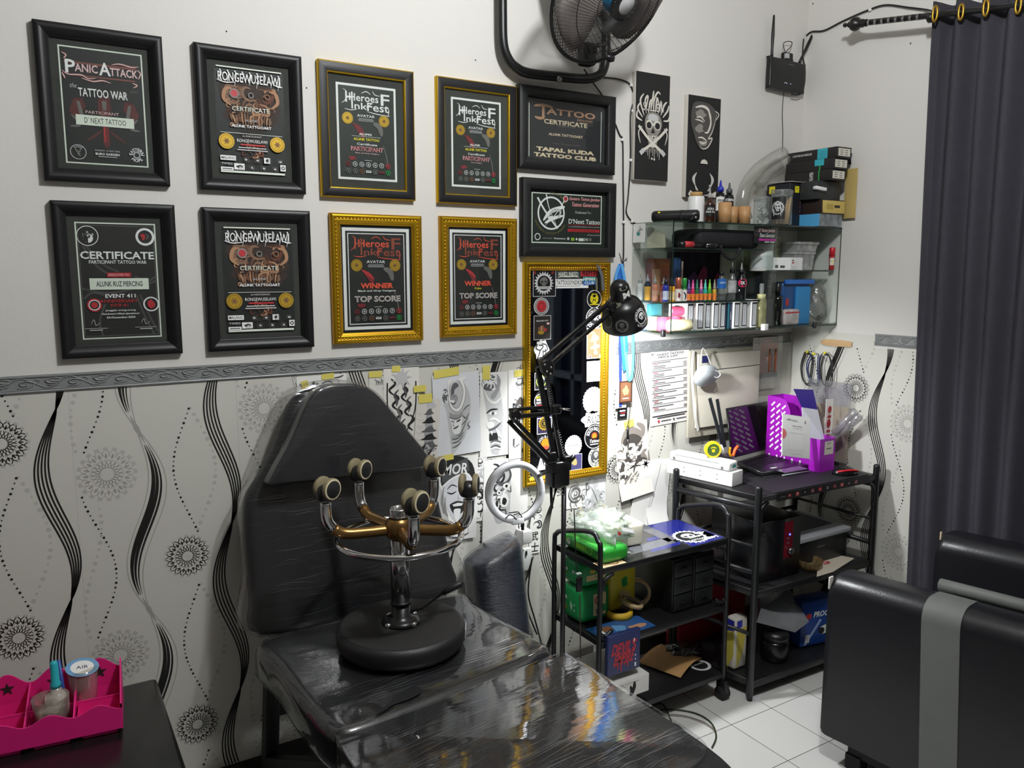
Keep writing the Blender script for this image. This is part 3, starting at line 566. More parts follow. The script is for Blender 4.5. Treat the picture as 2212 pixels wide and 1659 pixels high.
# ---------------------------------------------------------------- two narrow canvases
def canvas(label, tl, br, draw):
    a = PY(*tl, 2.378); b = PY(*br, 2.378); w, h = b.x-a.x, a.z-b.z; fr = FL(a.x, b.z)
    t = T('canvas_painting', label, 'painting', (a.x+w/2, 2.4, b.z))
    MB().b2((a.x, 2.378, b.z), (b.x, 2.3995, a.z), M('raw_canvas_edge', 'c9c4ba', .85), .001).out('stretcher', t)
    mb = MB(); mb.rect(fr, .001, .001, w-.002, h-.002, M('canvas_black', '1c1b1b', .8, var=.15, vs=30), .0225)
    R = random.Random(5); S = Sheet(mb, fr, 0, 0, w, h, .0226)
    for i in range(70): S.c(R.random(), R.random(), .002+.006*R.random()**3, GREYP, 6)
    draw(S); mb.out('painted_front', t); return t
def skullart(S):
    WB = M('brush_white', 'd8d3c8', .75); GB = M('brush_grey', '8a867e', .75)
    for q in ([(.2, .42), (.05, .34), (.14, .28)], [(.24, .40), (.12, .27), (.22, .20)], [(.30, .38), (.26, .26), (.34, .22), (.28, .36)], [(.36, .38), (.40, .27), (.48, .24)], [(.42, .36), (.48, .22), (.50, .16)], [(.5, .36), (.52, .24), (.62, .17), (.70, .19)], [(.56, .36), (.60, .22), (.66, .30)], [(.64, .37), (.72, .25), (.74, .34)], [(.72, .38), (.82, .28), (.90, .25)], [(.78, .40), (.92, .33), (.95, .28)], [(.80, .43), (.95, .42), (.99, .36)], [(.18, .45), (.03, .42), (.04, .36)]): S.s_(q, .045, WB)
    S.t('SULLEN', .5, .315, .075, WB, .60, .0)
    S.p(smooth([(.26, .46), (.32, .385), (.5, .36), (.68, .385), (.76, .46), (.72, .53), (.64, .58), (.62, .66), (.5, .70), (.38, .66), (.36, .58), (.29, .53)], 4, True), GB)
    S.blob(.5, .41, .18, .035, LGR, 14, .2, 2); S.s_([(.3, .46), (.4, .44), (.5, .48), (.6, .44), (.72, .46)], .05, WB)
    for u in (.385, .63): S.blob(u, .485, .075, .032, INK, 14, .15, 4); S.o(u, .485, .075, .09, WB)
    S.p([(.5, .50), (.56, .555), (.44, .555)], INK)
    for i in range(6): S.s_([(.37+i*.05, .58), (.38+i*.048, .62)], .03, WB)
    for sg in (-1, 1): S.s_([(.5-sg*.42, .50), (.5-sg*.1, .62), (.5+sg*.3, .73)], .065, WB, 0); S.s_([(.5+sg*.25, .715), (.5+sg*.36, .755)], .10, LGR, 0); S.s_([(.5+sg*.32, .5), (.5+sg*.42, .56), (.5+sg*.36, .66)], .03, WB)
    S.blob(.52, .595, .06, .022, WB, 10, .3, 3); S.blob(.52, .597, .03, .012, INK, 9, .3, 3); S.blob(.5, .67, .10, .022, WB, 12, .3, 7)
    for i in range(9): S.s_([(.3+i*.05, .70), (.31+i*.048, .74+.03*((i*7) % 3))], .018, WB, 1)
    S.c(.48, .795, .025, WB); S.c(.55, .80, .025, WB)
def faceart(S):
    GB = M('brush_grey', '8a867e', .75); WB = M('brush_white', 'd8d3c8', .75); DG = M('brush_dark_grey', '4d4a47', .8)
    S.p(smooth([(.15, .08), (.5, .06), (.75, .10), (.86, .16), (.78, .26), (.74, .36), (.62, .40), (.70, .43), (.62, .50), (.45, .52), (.30, .48), (.18, .38), (.08, .25)], 4, True), DG)
    S.blob(.36, .18, .2, .05, GB, 12, .4, 1); S.blob(.34, .32, .16, .05, GB, 12, .4, 2); S.blob(.45, .46, .14, .03, GB, 12, .3, 3)
    for q, w in (([(.2, .12), (.42, .10), (.6, .13), (.66, .22)], .06), ([(.66, .16), (.68, .26), (.60, .345), (.5, .35)], .05), ([(.2, .235), (.35, .24), (.46, .255)], .03), ([(.24, .215), (.36, .205), (.5, .245)], .03), ([(.3, .41), (.44, .405), (.58, .435)], .035), ([(.34, .445), (.46, .46), (.58, .44)], .04), ([(.86, .16), (.74, .33), (.62, .41), (.74, .40), (.62, .49), (.46, .515), (.36, .49)], .03), ([(.80, .13), (.92, .16), (.84, .22)], .03)): S.s_(q, w, WB)
    S.p([(.40, .66), (.44, .625), (.52, .615), (.60, .63), (.63, .66)], WB)
    for sg in (-1, 1):
        for i in range(4): S.s_([(.5+sg*.20, .75), (.5+sg*(.27+i*.018), .82), (.5+sg*(.20-i*.02), .93)], .03, (WB, LGR)[i % 2])
    S.p([(.05, .97), (.12, .93), (.2, .95), (.5, .975), (.8, .95), (.9, .925), (.98, .99), (.1, .99)], WB)
    for i in range(3): S.s_([(.15, .965+i*.01), (.5, .98+i*.005), (.85, .965+i*.01)], .012, INK)
canvas('narrow black canvas with a white horned skull and crossed brushes', (1374, 152), (1442, 393), skullart)
canvas('narrow black canvas with a calm stone face above the jars on the shelf', (1487, 203), (1550, 430), faceart)
# ================================================================ the sticker-covered mirror
a, b = PY(1134, 568, 2.378), PY(1317, 1030, 2.378); a.z = 1.632; b.z = .818; a.x, b.x = 1.508, 1.888
mw, mh = b.x-a.x, a.z-b.z; fr = FL(a.x, b.z)
mir = T('wall_mirror', 'tall gold framed mirror covered in tattoo stickers', 'mirror', (a.x+mw/2, 2.4, b.z))
MGILT = [(0, 0, GOLD2), (0, .018, GOLD2), (.003, .022, GOLD2), (.010, .023, GOLD), (.013, .017, GOLD), (.018, .019, GOLD2), (.024, .012, GOLD), (.030, .010, GOLD2), (.032, .003, GOLD)]
mb = MB().frame(fr, mw, mh, MGILT, GOLD); mb.out('frame', mir); beads(fr, mw, mh, .0205, .018, .0115, GOLD2, .0028).out('carved_beading', mir)
MIRM = M('mirror_silvering', 'a9adb3', .03, 1, var=.02); MB().rect(fr, .028, .028, mw-.056, mh-.056, MIRM, .004).out('mirror_plate', mir)
STK = M('sticker_black', '17181b', .4)
def sticker(px0, px1, fn, shape='rect', col=None, label=None):
    p, q = PY(*px0, 2.395), PY(*px1, 2.395); mb = MB(); x, z, w, h = p.x-a.x, q.z-b.z, q.x-p.x, p.z-q.z
    S = Sheet(mb, fr, x, z, w, h, .0052)
    if shape == 'rect': mb.rect(fr, x, z, w, h, col or STK, .0050)
    elif shape == 'round': mb.disc(fr, x+w/2, z+h/2, w/2, col or STK, .0050, 28, h/2)
    elif shape == 'scallop': mb.poly(fr, [(x+w/2+(1 if i % 2 else .93)*w/2*cos(pi*i/24), z+h/2+(1 if i % 2 else .93)*h/2*sin(pi*i/24)) for i in range(48)], col or STK, .0050)
    else: mb.poly(fr, [(x+w/2+w/2*u, z+h/2+h/2*v) for u, v in shape], col or STK, .0050)
    fn(S); return mb.out('sticker', mir, None, label)
def e_skull(S, m=LGR, d=STK, u=.5, v=.5, k=1.0):
    S.blob(u, v-.06*k, .2*k, .17*k, m, 12, .1, 2); S.r(u-.09*k, v+.06*k, .18*k, .1*k, m); S.c(u-.08*k, v-.03*k, .05*k, d, 8); S.c(u+.08*k, v-.03*k, .05*k, d, 8); S.c(u, v+.05*k, .02*k, d, 6)
    for i in (-1, 0, 1): S.r(u+i*.05*k-.008*k, v+.09*k, .014*k, .07*k, d)
def s_emblem(S): S.c(.08, .1, .06, MAROON); S.c(.86, .1, .06, MAROON); S.star(.48, .5, .44, .33, 22, LGR); S.c(.48, .5, .28, STK); e_skull(S, GREYP, STK, .48, .47, .9); S.r(.2, .62, .56, .1, LGR); S.t('TATTOO', .48, .67, .07, INK, .45); S.b(0, 0, 1, 1, .02, LGR)
def s_oval(S, m=LGR): S.o(.5, .5, .38, .46, m)
sticker((1151, 583), (1200, 640), s_emblem)
sticker((1199.5, 583), (1256, 603), lambda S: (S.t('HARD INKED', .5, .45, .5, PRW, .74, .01), S.s_([(.1, .8), (.25, .7), (.5, .72), (.75, .7), (.9, .8)], .03, PRW)), 'rect', M('sticker_grey', '3b3d3c', .45))
sticker((1199.5, 603), (1271, 622), lambda S: (S.t('TATTOOSYNDROME', .47, .38, .48, INK, .88, .01), S.r(.05, .75, .7, .04, INK), S.o(.04, .78, .012, .022, INK)), 'rect', WPR)
sticker((1255, 583), (1290, 616), lambda S: (S.r(0, 0, 1, .42, RED), S.r(.12, .45, .8, .3, TEAL), S.r(.14, .72, .78, .26, BLU), S.t('REPIT', .5, .2, .3, STK, .8, .03), S.t('CLUB', .52, .85, .18, WPR, .6, .02), S.t('HIMAN', .5, .6, .2, WPR, .7, .02)), [(-1, 1), (1, 1), (.95, -1), (-.7, -1), (-.8, .1)])
sticker((1268, 629), (1299, 663), lambda S: (S.o(.5, .5, .46, .5, WPR), S.t('M', .5, .48, .34, YEL, .4, .04), S.o(.5, .48, .22, .28, YEL), S.t('TATTOO', .5, .17, .07, YEL, .4, .02), S.r(.2, .80, .6, .06, YEL), S.star(.5, .68, .14, .06, 5, YEL)), 'round')
sticker((1266, 665), (1302, 708), lambda S: (S.o(.5, .5, .46, .5, WPR), S.ringtext('DRAGON SUPPLY INK', .5, .5, .33, .17, WPR, span=3.6), S.t('INK', .5, .5, .24, WPR, .5, .04), S.ringtext('TATTOO', .5, .5, .36, .15, WPR, -pi/2, -1, 2.2)), 'round')
sticker((1153, 643), (1186, 680), lambda S: (S.o(.5, .5, .38, .44, GREYP), S.c(.5, .5, .35, GREYP), S.c(.5, .5, .31, RED), S.o(.5, .5, .15, .2, MAROON)), 'round', LGR)
def s_poster(S): S.b(0, 0, 1, 1, .03, LGR); S.t('MALANG CITY', .5, .22, .06, WPR, .7); S.blob(.45, .58, .28, .2, BROWN, 12, .4, 3); S.blob(.4, .7, .2, .1, GOLDP, 10, .4, 4); S.blob(.68, .6, .1, .08, RED, 10, .4, 5); S.r(.75, .3, .15, .08, PINKP); S.r(.42, .42, .06, .2, TAN)
sticker((1153, 682), (1190, 733), s_poster, 'rect', M('sticker_brown_black', '2a2523', .5))
def s_graf(S):
    for q in ([(.2, .2), (.1, .4), (.4, .5), (.6, .3), (.3, .25)], [(.5, .2), (.8, .25), (.9, .5), (.6, .6)], [(.4, .5), (.3, .75), (.2, .9), (.45, .85)], [(.6, .5), (.6, .8), (.55, .95)], [(.75, .45), (.8, .7), (.9, .75)]): S.s_(q, .07, INK, 0)
CLOUD = [(cos(2*pi*i/30)*(1+.12*cos(i*5)), sin(2*pi*i/30)*(1+.14*sin(i*4+1))) for i in range(30)]
sticker((1155, 735), (1185, 777), s_graf, CLOUD, WPR)
def s_face(S): S.b(0, 0, 1, 1, .03, PRW); [S.blob(.25+.5*((i*37) % 10)/10, .15+.7*((i*53) % 17)/17, .16, .08, [SKIN, BROWN, TAN][i % 3], 10, .4, i) for i in range(16)]; S.s_([(.25, .3), (.5, .24), (.75, .32)], .06, TAN); S.s_([(.3, .6), (.5, .66), (.7, .58)], .08, PINKP); S.c(.2, .93, .09, WPR); S.c(.2, .93, .06, MAROON); S.c(.82, .92, .08, TAN)
sticker((1268, 709), (1302, 773), s_face, 'rect', BROWN)
def s_grey(S): S.b(0, 0, 1, 1, .03, WPR); S.o(.5, .45, .24, .32, LGR); [S.r(.25+i*.12, .12, .06, .7, LGR) for i in range(5)]; S.t('S', .5, .45, .5, WPR, .3, .03); S.blob(.5, .9, .4, .08, LGR, 12, .4, 8)
sticker((1268, 781), (1303, 822), s_grey, 'rect', GREYP)
sticker((1155, 806), (1186, 840), lambda S: (S.b(0, 0, 1, 1, .025, WPR), S.o(.45, .5, .3, .35, M('lime_print', '8fb33a', .6)), S.t('A', .45, .5, .3, M('lime_print', '8fb33a', .6), .3, .03), S.ringtext('PIERCING', .45, .5, .24, .1, PRW, span=2.6)), 'rect')
sticker((1154, 846), (1180, 886), lambda S: (S.o(.5, .5, .46, .5, WPR), S.t('JOSS', .5, .32, .14, YEL, .7, .04), S.r(.2, .4, .6, .09, PINKP), S.t('TATTOO', .5, .6, .1, WPR, .7, .03), S.r(.25, .7, .5, .06, RED)), 'round')
def s_bs(S): S.o(.5, .5, .38, .40, LGR); S.t('S', .42, .52, .45, LGR, .26, -.01); S.t('S', .6, .52, .45, LGR, .26, -.01); S.r(.3, .2, .4, .015, LGR)
sticker((1259, 837), (1304, 892), s_bs, 'scallop', WPR)
sticker((1258, 890), (1306, 921), lambda S: (S.t('RUZ', .5, .5, .42, INK, .56, .0, slant=.15), S.s_([(.2, .45), (.14, .6), (.26, .62)], .02, INK)), CLOUD, WPR)
def s_sun(S): S.o(.5, .5, .45, .48, WPR); S.ringtext('SOUTH BALI INK', .5, .5, .33, .15, WPR, pi/2, 1, 2.7); S.star(.5, .47, .17, .11, 14, ORG); S.c(.5, .47, .1, M('sun_orange', 'ee8a20', .5)); S.r(.14, .55, .72, .05, STK); S.t('Tattoo', .5, .66, .13, WPR, .5, .02, slant=.2); S.r(.3, .77, .4, .04, PRW)
sticker((1262, 918), (1305, 968), s_sun, 'round')
def s_sull(S): S.c(.5, .5, .34, DGR, 24); e_skull(S, PRW, DGR, .5, .40, .72); S.s_([(.34, .62), (.5, .7), (.66, .8)], .05, PRW, 0); S.s_([(.66, .62), (.5, .7), (.34, .8)], .05, PRW, 0); S.ringtext('SULLEN ART', .5, .5, .41, .1, DGR, span=2.6); S.ringtext('COLLECTIVE', .5, .5, .42, .1, DGR, -pi/2, -1, 2.4)
sticker((1271, 968), (1303, 1007), s_sull, 'round', PRW)
sticker((1160, 900), (1192, 935), lambda S: (S.b(0, .1, 1, .9, .04, WPR), S.star(.5, .42, .42, .36, 16, GOLDP), S.c(.5, .42, .28, STK), S.o(.5, .42, .18, .22, GOLDP), S.t('S', .5, .42, .2, GOLDP, .16, .04)), 'rect', M('sticker_plum', '2c2540', .5))
sticker((1160, 938), (1197, 983), lambda S: (S.c(.5, .45, .26, M('sun_orange', 'ee8a20', .5)), S.blob(.5, .62, .2, .1, ORG, 10, .3, 4), S.ringtext('FOOD & RIDERS', .5, .5, .4, .12, WPR, pi/2, 1, 3.0), S.t('EST', .78, .82, .09, WPR, .2, .03)), 'rect')
sticker((1160, 988), (1192, 1012), lambda S: S.s_([(.2, .7), (.35, .3), (.5, .7), (.7, .3), (.85, .7)], .05, DGR), [(-1, -1), (-.5, 1), (-.1, -.2), (.4, .9), (1, -1)], WPR)
sticker((1220, 942), (1257, 983), lambda S: (S.o(.5, .5, .40, .42, LGR), S.r(.16, .42, .68, .16, LGR), S.t('TATTOO SUPPLIES', .5, .5, .09, DGR, .64), S.ringtext('BRAVE', .5, .5, .3, .07, LGR, span=1.2)), 'scallop', WPR)
sticker((1222, 984), (1257, 1013), lambda S: (S.b(0, 0, 1, 1, .03, LGR), S.blob(.55, .5, .2, .28, M('pale_gold_print', 'b9a56a', .6), 10, .4, 6)), 'rect', M('sticker_violet', '4a4672', .5))
# ================================================================ taped drawings
TAPEC = TAPE
def paper(label, tl, tr, bl, lay, draw, tapes=(), name='tattoo_drawing', m=None, cat='drawing', group=None, curl=0):
    y = 2.4-.0028-.0013*lay; A, B, C = PY(*tl, y), PY(*tr, y), PY(*bl, y)
    ux = (B-A).normalized(); fr = F(A, ux, V((-ux.z, 0, ux.x))); w = (B-A).length; h = abs((A-C).dot(fr.uy)); fr.o = A-fr.uy*h
    t = T(name, label, cat, (A.x+w/2, 2.4, C.z), 0, group)
    mb = MB(); n = 6
    mb.add([fr.p(i % 2*w, h*(i//2)/n, curl*max(0, 1-(i//2)/2.0)**2) for i in range(2*n+2)], [(2*i, 2*i+1, 2*i+3, 2*i+2) for i in range(n)], m or PAP, True)
    S = Sheet(mb, fr, 0, 0, w, h, .0003); draw(S); mb.out('sheet', t)
    for u, v, tw, th, an in tapes:
        q = MB(); c, s_ = cos(an), sin(an); q.poly(fr, [(u*w+(x*c-z*s_), h-v*h+(x*s_+z*c)) for x, z in ((-tw/2, -th/2), (tw/2, -th/2), (tw/2, th/2), (-tw/2, th/2))], TAPEC, .0018); q.out('masking_tape', t)
    return t
def d_samurai(S):
    HL = M('pencil_shade', '9a9a9a', .8); HD = M('pencil_dark', '5d5d5f', .8)
    S.p(smooth([(.30, .22), (.42, .11), (.60, .10), (.74, .2), (.80, .38), (.74, .60), (.66, .78), (.48, .92), (.36, .98), (.33, .8), (.30, .62), (.27, .45), (.22, .35)], 4, True), LGR)
    S.blob(.26, .26, .07, .09, HD, 12, .1, 2); swirls(S, 7, 5, .21, .19, .31, .34, (WPR,), .05)
    S.p(smooth([(.44, .12), (.38, .2), (.40, .33), (.44, .3), (.46, .2), (.55, .16), (.52, .12)], 3, True), HD)
    S.p(smooth([(.36, .07), (.42, .08), (.36, .13), (.36, .28), (.42, .40), (.52, .42), (.60, .34), (.64, .2), (.58, .1), (.52, .07), (.68, .05), (.72, .08), (.66, .1), (.70, .22), (.66, .36), (.56, .46), (.44, .46), (.34, .38), (.32, .22), (.33, .1)], 3, True), PAP); 
    for q in ([(.33, .1), (.32, .22), (.34, .38), (.44, .46), (.56, .46), (.66, .36), (.70, .22), (.66, .1), (.72, .08)], [(.42, .08), (.36, .14), (.36, .28), (.42, .40), (.52, .42), (.60, .34), (.64, .2), (.52, .07)]): S.s_(q, .010, HD)
    S.blob(.45, .30, .09, .07, HL, 14, .4, 4); S.blob(.40, .34, .06, .03, PAP, 9, .4, 5); S.c(.45, .275, .012, INK); S.s_([(.36, .34), (.42, .37), (.48, .35)], .03, HD)
    S.p([(.32, .46), (.40, .49), (.52, .50), (.62, .47), (.61, .52), (.48, .55), (.34, .52)], HL); S.s_([(.32, .52), (.46, .555), (.61, .525)], .012, HD)
    S.p(smooth([(.33, .54), (.40, .56), (.52, .57), (.60, .54), (.58, .64), (.54, .72), (.44, .74), (.38, .70), (.37, .62)], 3, True), WPR)
    S.s_([(.36, .57), (.41, .585)], .025, INK); S.s_([(.47, .59), (.52, .58), (.57, .565)], .03, INK); S.s_([(.43, .57), (.40, .63), (.44, .645)], .02, HL); S.s_([(.40, .67), (.46, .66), (.52, .64)], .03, INK); S.s_([(.42, .685), (.47, .685), (.51, .665)], .012, PAP)
    for q in ([(.62, .47), (.70, .42), (.78, .40)], [(.62, .52), (.68, .56), (.76, .5)], [(.58, .64), (.66, .6), (.73, .56)], [(.46, .76), (.56, .74), (.68, .6)], [(.36, .80), (.5, .79), (.64, .72)], [(.36, .84), (.5, .83), (.62, .76)], [(.37, .90), (.48, .88), (.56, .84)], [(.78, .6), (.72, .64), (.76, .68), (.70, .70)]): S.s_(q, .022, HD)
    for i in range(5): S.s_([(.37+i*.025, .75), (.36+i*.025, .79)], .014, HL)
def d_pagoda(S):
    HD = M('pencil_dark', '5d5d5f', .8)
    S.blob(.6, .10, .25, .07, LGR, 12, .3, 1)
    for i, (v, w) in enumerate(((.17, .22), (.30, .30), (.44, .34), (.56, .36), (.68, .40))):
        c = .55+i*.02
        S.p([(c-w, v+.07), (c-w*.6, v+.045), (c-w*.35, v), (c+w*.3, v-.03), (c+w*.6, v+.03), (c+w*.95, v+.05), (c+w*.5, v+.07), (c, v+.085)], INK if i % 2 else HD)
        S.r(c-w*.55, v+.08, w*1.1, .05, LGR)
        for k in range(6): S.r(c-w*.5+k*w*.18, v+.085, w*.07, .04, HD)
    S.blob(.5, .80, .28, .10, INK, 14, .4, 3); S.blob(.55, .78, .12, .09, LGR, 10, .3, 7); S.s_([(.35, .74), (.5, .68), (.65, .74)], .04, HD)
    R = random.Random(4)
    for i in range(40): S.blob(.2+.7*R.random(), .72+.27*R.random(), .05, .012, (INK, HD, GREYP)[i % 3], 7, .5, i)
    for i in range(6): S.s_([(.02, .2+i*.1), (.2, .23+i*.1), (.3, .2+i*.1)], .008, GREYP)
def d_oni(S):
    HD = M('pencil_dark', '5d5d5f', .8); HL = M('pencil_shade', '9a9a9a', .8)
    S.p([(.05, .03), (.42, .03), (.48, .25), (.56, .5), (.52, .8), (.44, .99), (.28, .97), (.2, .6), (.08, .25)], LGR)
    S.blob(.22, .12, .2, .10, HD, 14, .1, 2); swirls(S, 9, 3, .06, .04, .4, .2, (WPR,), .10)
    S.p(smooth([(.40, .03), (.48, .10), (.44, .22), (.32, .32), (.24, .28), (.34, .22), (.40, .12)], 3, True), HL); S.s_([(.1, .2), (.2, .32), (.36, .36), (.5, .3)], .05, PAP)
    S.s_([(.14, .48), (.26, .44), (.42, .44)], .04, INK); S.blob(.3, .485, .10, .02, WPR, 10, .1, 3); S.c(.3, .485, .035, HD); S.s_([(.2, .56), (.35, .55), (.5, .62)], .05, PAP); S.blob(.24, .62, .1, .05, PAP, 10, .2, 4)
    S.s_([(.2, .68), (.35, .66), (.5, .6)], .05, HD); S.r(.22, .72, .2, .09, INK); S.p([(.24, .70), (.3, .70), (.28, .75)], WPR); S.p([(.36, .66), (.44, .70), (.52, .80), (.42, .76)], WPR)
    for i in range(4): S.s_([(.24, .83+i*.03), (.36, .81+i*.03), (.5, .84+i*.03)], .03, (HD, PAP)[i % 2])
def d_face(S):
    HL = M('pencil_shade', '9a9a9a', .8); HP = M('pencil_pale', 'd4d4d8', .8)
    S.p(smooth([(.05, .22), (.2, .02), (.55, .0), (.85, .10), (.95, .30), (.9, .45), (.5, .20), (.15, .35)], 3, True), INK)
    S.p([(.06, .14), (.72, .02), (.78, .18), (.10, .30)], DGR); S.t('MOR', .42, .145, .13, WPR, .62, .02, slant=.12)
    S.p(smooth([(.14, .33), (.40, .25), (.74, .22), (.86, .40), (.80, .62), (.66, .76), (.46, .78), (.28, .64), (.14, .48)], 4, True), HP)
    S.s_([(.10, .34), (.36, .25), (.70, .21), (.86, .3)], .04, WPR, 0); S.s_([(.22, .38), (.34, .33), (.48, .36)], .03, INK); S.s_([(.22, .41), (.34, .435), (.46, .41)], .035, INK)
    S.s_([(.60, .36), (.72, .33), (.80, .37)], .03, INK); S.s_([(.62, .41), (.72, .42), (.8, .4)], .03, INK); S.s_([(.52, .44), (.50, .50), (.58, .51)], .02, HL)
    S.p(smooth([(.30, .56), (.46, .53), (.66, .55), (.70, .60), (.60, .68), (.44, .69), (.34, .63)], 3, True), INK); S.p([(.36, .565), (.5, .55), (.64, .565), (.60, .59), (.40, .59)], WPR); S.p(smooth([(.40, .63), (.52, .62), (.58, .64), (.54, .74), (.48, .78), (.43, .73)], 3, True), WPR); S.s_([(.30, .56), (.48, .53), (.70, .56)], .02, DGR)
    for q in ([(.14, .34), (.10, .5), (.16, .66)], [(.18, .46), (.18, .6), (.26, .7)], [(.88, .4), (.92, .55), (.86, .68)]): S.s_(q, .05, HL)
    for i, (u, v) in enumerate(((.30, .80), (.46, .77), (.60, .78), (.72, .82))): S.s_([(u, v+.12), (u+.01, v+.05), (u, v)], .09, WPR, 0); S.c(u, v+.02, .03, INK, 10); S.s_([(u+.06, v), (u+.06, v+.12)], .012, INK)
    S.s_([(.2, .92), (.5, .97), (.8, .93)], .04, DGR)
def d_tribal(S):
    for k in range(14):
        u = .2+.6*((k*37) % 14)/14; v = .15+.7*((k*11) % 14)/14
        S.s_([(u, v), (u+.12*(-1)**k, v+.07), (u-.05, v+.15), (u+.08*(-1)**k, v+.22)], .07, (INK, DGR, INK, GREYP)[k % 4])
    S.s_([(.1, .2), (.12, .6), (.5, .97)], .035, INK, 0); S.s_([(.9, .2), (.86, .6), (.5, .97)], .035, INK, 0); S.star(.5, .14, .3, .14, 9, LGR)
def d_skulls(S):
    S.blob(.34, .25, .14, .14, PAP, 12, .2, 2); S.s_([(.05, .2), (.15, .38), (.28, .42)], .03, DGR); S.blob(.36, .30, .13, .12, LGR, 12, .3, 6); S.c(.33, .22, .03, INK, 10); S.c(.40, .28, .03, INK, 10); S.s_([(.3, .42), (.38, .5), (.46, .42)], .02, DGR)
    S.s_([(.45, .3), (.6, .2), (.72, .26)], .03, DGR); S.blob(.66, .42, .12, .16, DGR, 12, .1, 3); S.s_([(.7, .15), (.82, .2), (.86, .45)], .05, LGR); S.s_([(.72, .12), (.86, .1), (.94, .05)], .03, DGR); swirls(S, 8, 9, .1, .5, .9, .95)
def d_rose(S):
    swirls(S, 16, 2, 0, 0, 1, 1, (LGR, GREYP, WPR), .2)
    for k in range(6): r = .34*(1-k/6.5); S.s_([(.5+r*cos(k+j*1.0), .55+r*.8*sin(k+j*1.0)) for j in range(6)], .05, (DGR, LGR, GREYP)[k % 3])
def d_angel(S): S.blob(.5, .22, .16, .12, LGR, 12, .2, 2); S.blob(.5, .55, .3, .25, LGR, 14, .4, 3); swirls(S, 18, 8, .05, .05, .95, .95, (LGR, GREYP, LGR), .2); S.s_([(.3, .3), (.5, .5), (.7, .8)], .03, GREYP)
def d_bigoni(S):
    UM = M('warm_shade', '8d847c', .8); UD = M('warm_dark', '4b4541', .8); CR = M('warm_paper', 'e4dfd6', .8)
    S.blob(.5, .20, .38, .16, UM, 14, .2, 2); S.s_([(.68, .02), (.86, .10), (.84, .22)], .14, UM); S.p(smooth([(.25, .2), (.5, .14), (.78, .22), (.82, .38), (.70, .52), (.5, .58), (.30, .50), (.22, .36)], 3, True), UD)
    S.s_([(.2, .24), (.36, .36), (.5, .38), (.66, .34), (.85, .24)], .09, CR); S.blob(.40, .42, .07, .022, WPR, 9, .1, 1); S.blob(.62, .41, .07, .022, WPR, 9, .1, 2); S.c(.40, .42, .016, INK, 8); S.c(.62, .41, .016, INK, 8); S.blob(.5, .47, .13, .045, CR, 10, .2, 3); S.c(.45, .485, .02, UD, 8); S.c(.56, .485, .02, UD, 8)
    S.s_([(.28, .58), (.5, .54), (.74, .57)], .06, CR); S.s_([(.3, .61), (.5, .585), (.72, .60)], .03, INK)
    swirls(S, 26, 6, .04, .28, .97, .98, (CR, UD, CR, UM), .26)
    for i in range(5): S.s_([(.12+i*.08, .95), (.2+i*.08, .78), (.42+i*.09, .66)], .05, (UM, CR)[i % 2])
    S.star(.5, .75, .16, .04, 7, CR); S.star(.86, .6, .14, .04, 6, CR)
paper('partly hidden drawing of animal skulls, taped up behind the chair headrest', (640, 815), (748, 806), (650, 885), 0, d_skulls, ((.16, .3, .022, .035, .1), (.62, .05, .04, .018, .05)))
paper('small faint tiger sketch taped under the border beside the headrest', (797, 806), (842, 803), (805, 872), 0, lambda S: ([S.s_([(.25+.1*i, .2+.07*(i % 3)), (.35+.09*i, .3), (.32+.09*i, .42)], .05, (GREYP, DGR)[i % 2]) for i in range(6)], S.s_([(.2, .15), (.5, .1), (.85, .15), (.9, .4), (.6, .55)], .03, DGR)), ((.3, .05, .045, .02, -.02),), m=M('tracing_paper', 'dcdad2', .7))
paper('drawing of spiky flame shapes in a pointed shield, taped beside the headrest', (828, 795), (905, 790), (850, 955), 1, d_tribal, ((.35, .02, .03, .02, 0),), m=M('cream_paper', 'e3e0d8', .8))
paper('samurai portrait with a horned helmet taped on the wall', (933, 812), (1034, 801), (968, 986), 2, d_samurai, ((.30, -.02, .095, .028, .06),), m=M('bluish_paper', 'dcdde0', .8))
paper('pagoda drawing taped over the lower left of the samurai portrait', (900, 862), (952, 862), (925, 1000), 4, d_pagoda, ((.35, -.01, .05, .03, .1), (.1, -.16, .045, .022, .1)), m=M('warm_white_paper', 'd9d5cc', .8))
paper('half of a horned demon face drawing, taped between samurai and mirror', (1037, 806), (1128, 800), (1062, 986), 1, d_oni, ((.14, .0, .03, .05, 0),))
paper('dark masked face drawing tucked beside the gold mirror frame', (1098, 800), (1134, 797), (1122, 990), 3, lambda S: (S.blob(.7, .42, .32, .12, M('warm_dark', '4b4541', .8), 12, .2, 4), S.blob(.62, .42, .14, .03, WPR, 9, .2, 5), swirls(S, 12, 12, .3, .1, 1, .95, (LGR, DGR, GREYP), .3)), ((.7, .04, .05, .024, .05),))
paper('drawing of a laughing face with tongue out and a cap reading MOR', (948, 990), (1033, 982), (965, 1170), 3, d_face, ((.2, .0, .05, .02, .1),))
paper('strip of dark swirling drawing left of the ring light', (1032, 990), (1052, 988), (1040, 1125), 1, lambda S: swirls(S, 18, 21, 0, 0, 1, 1, (DGR, INK, LGR, WPR), .6))
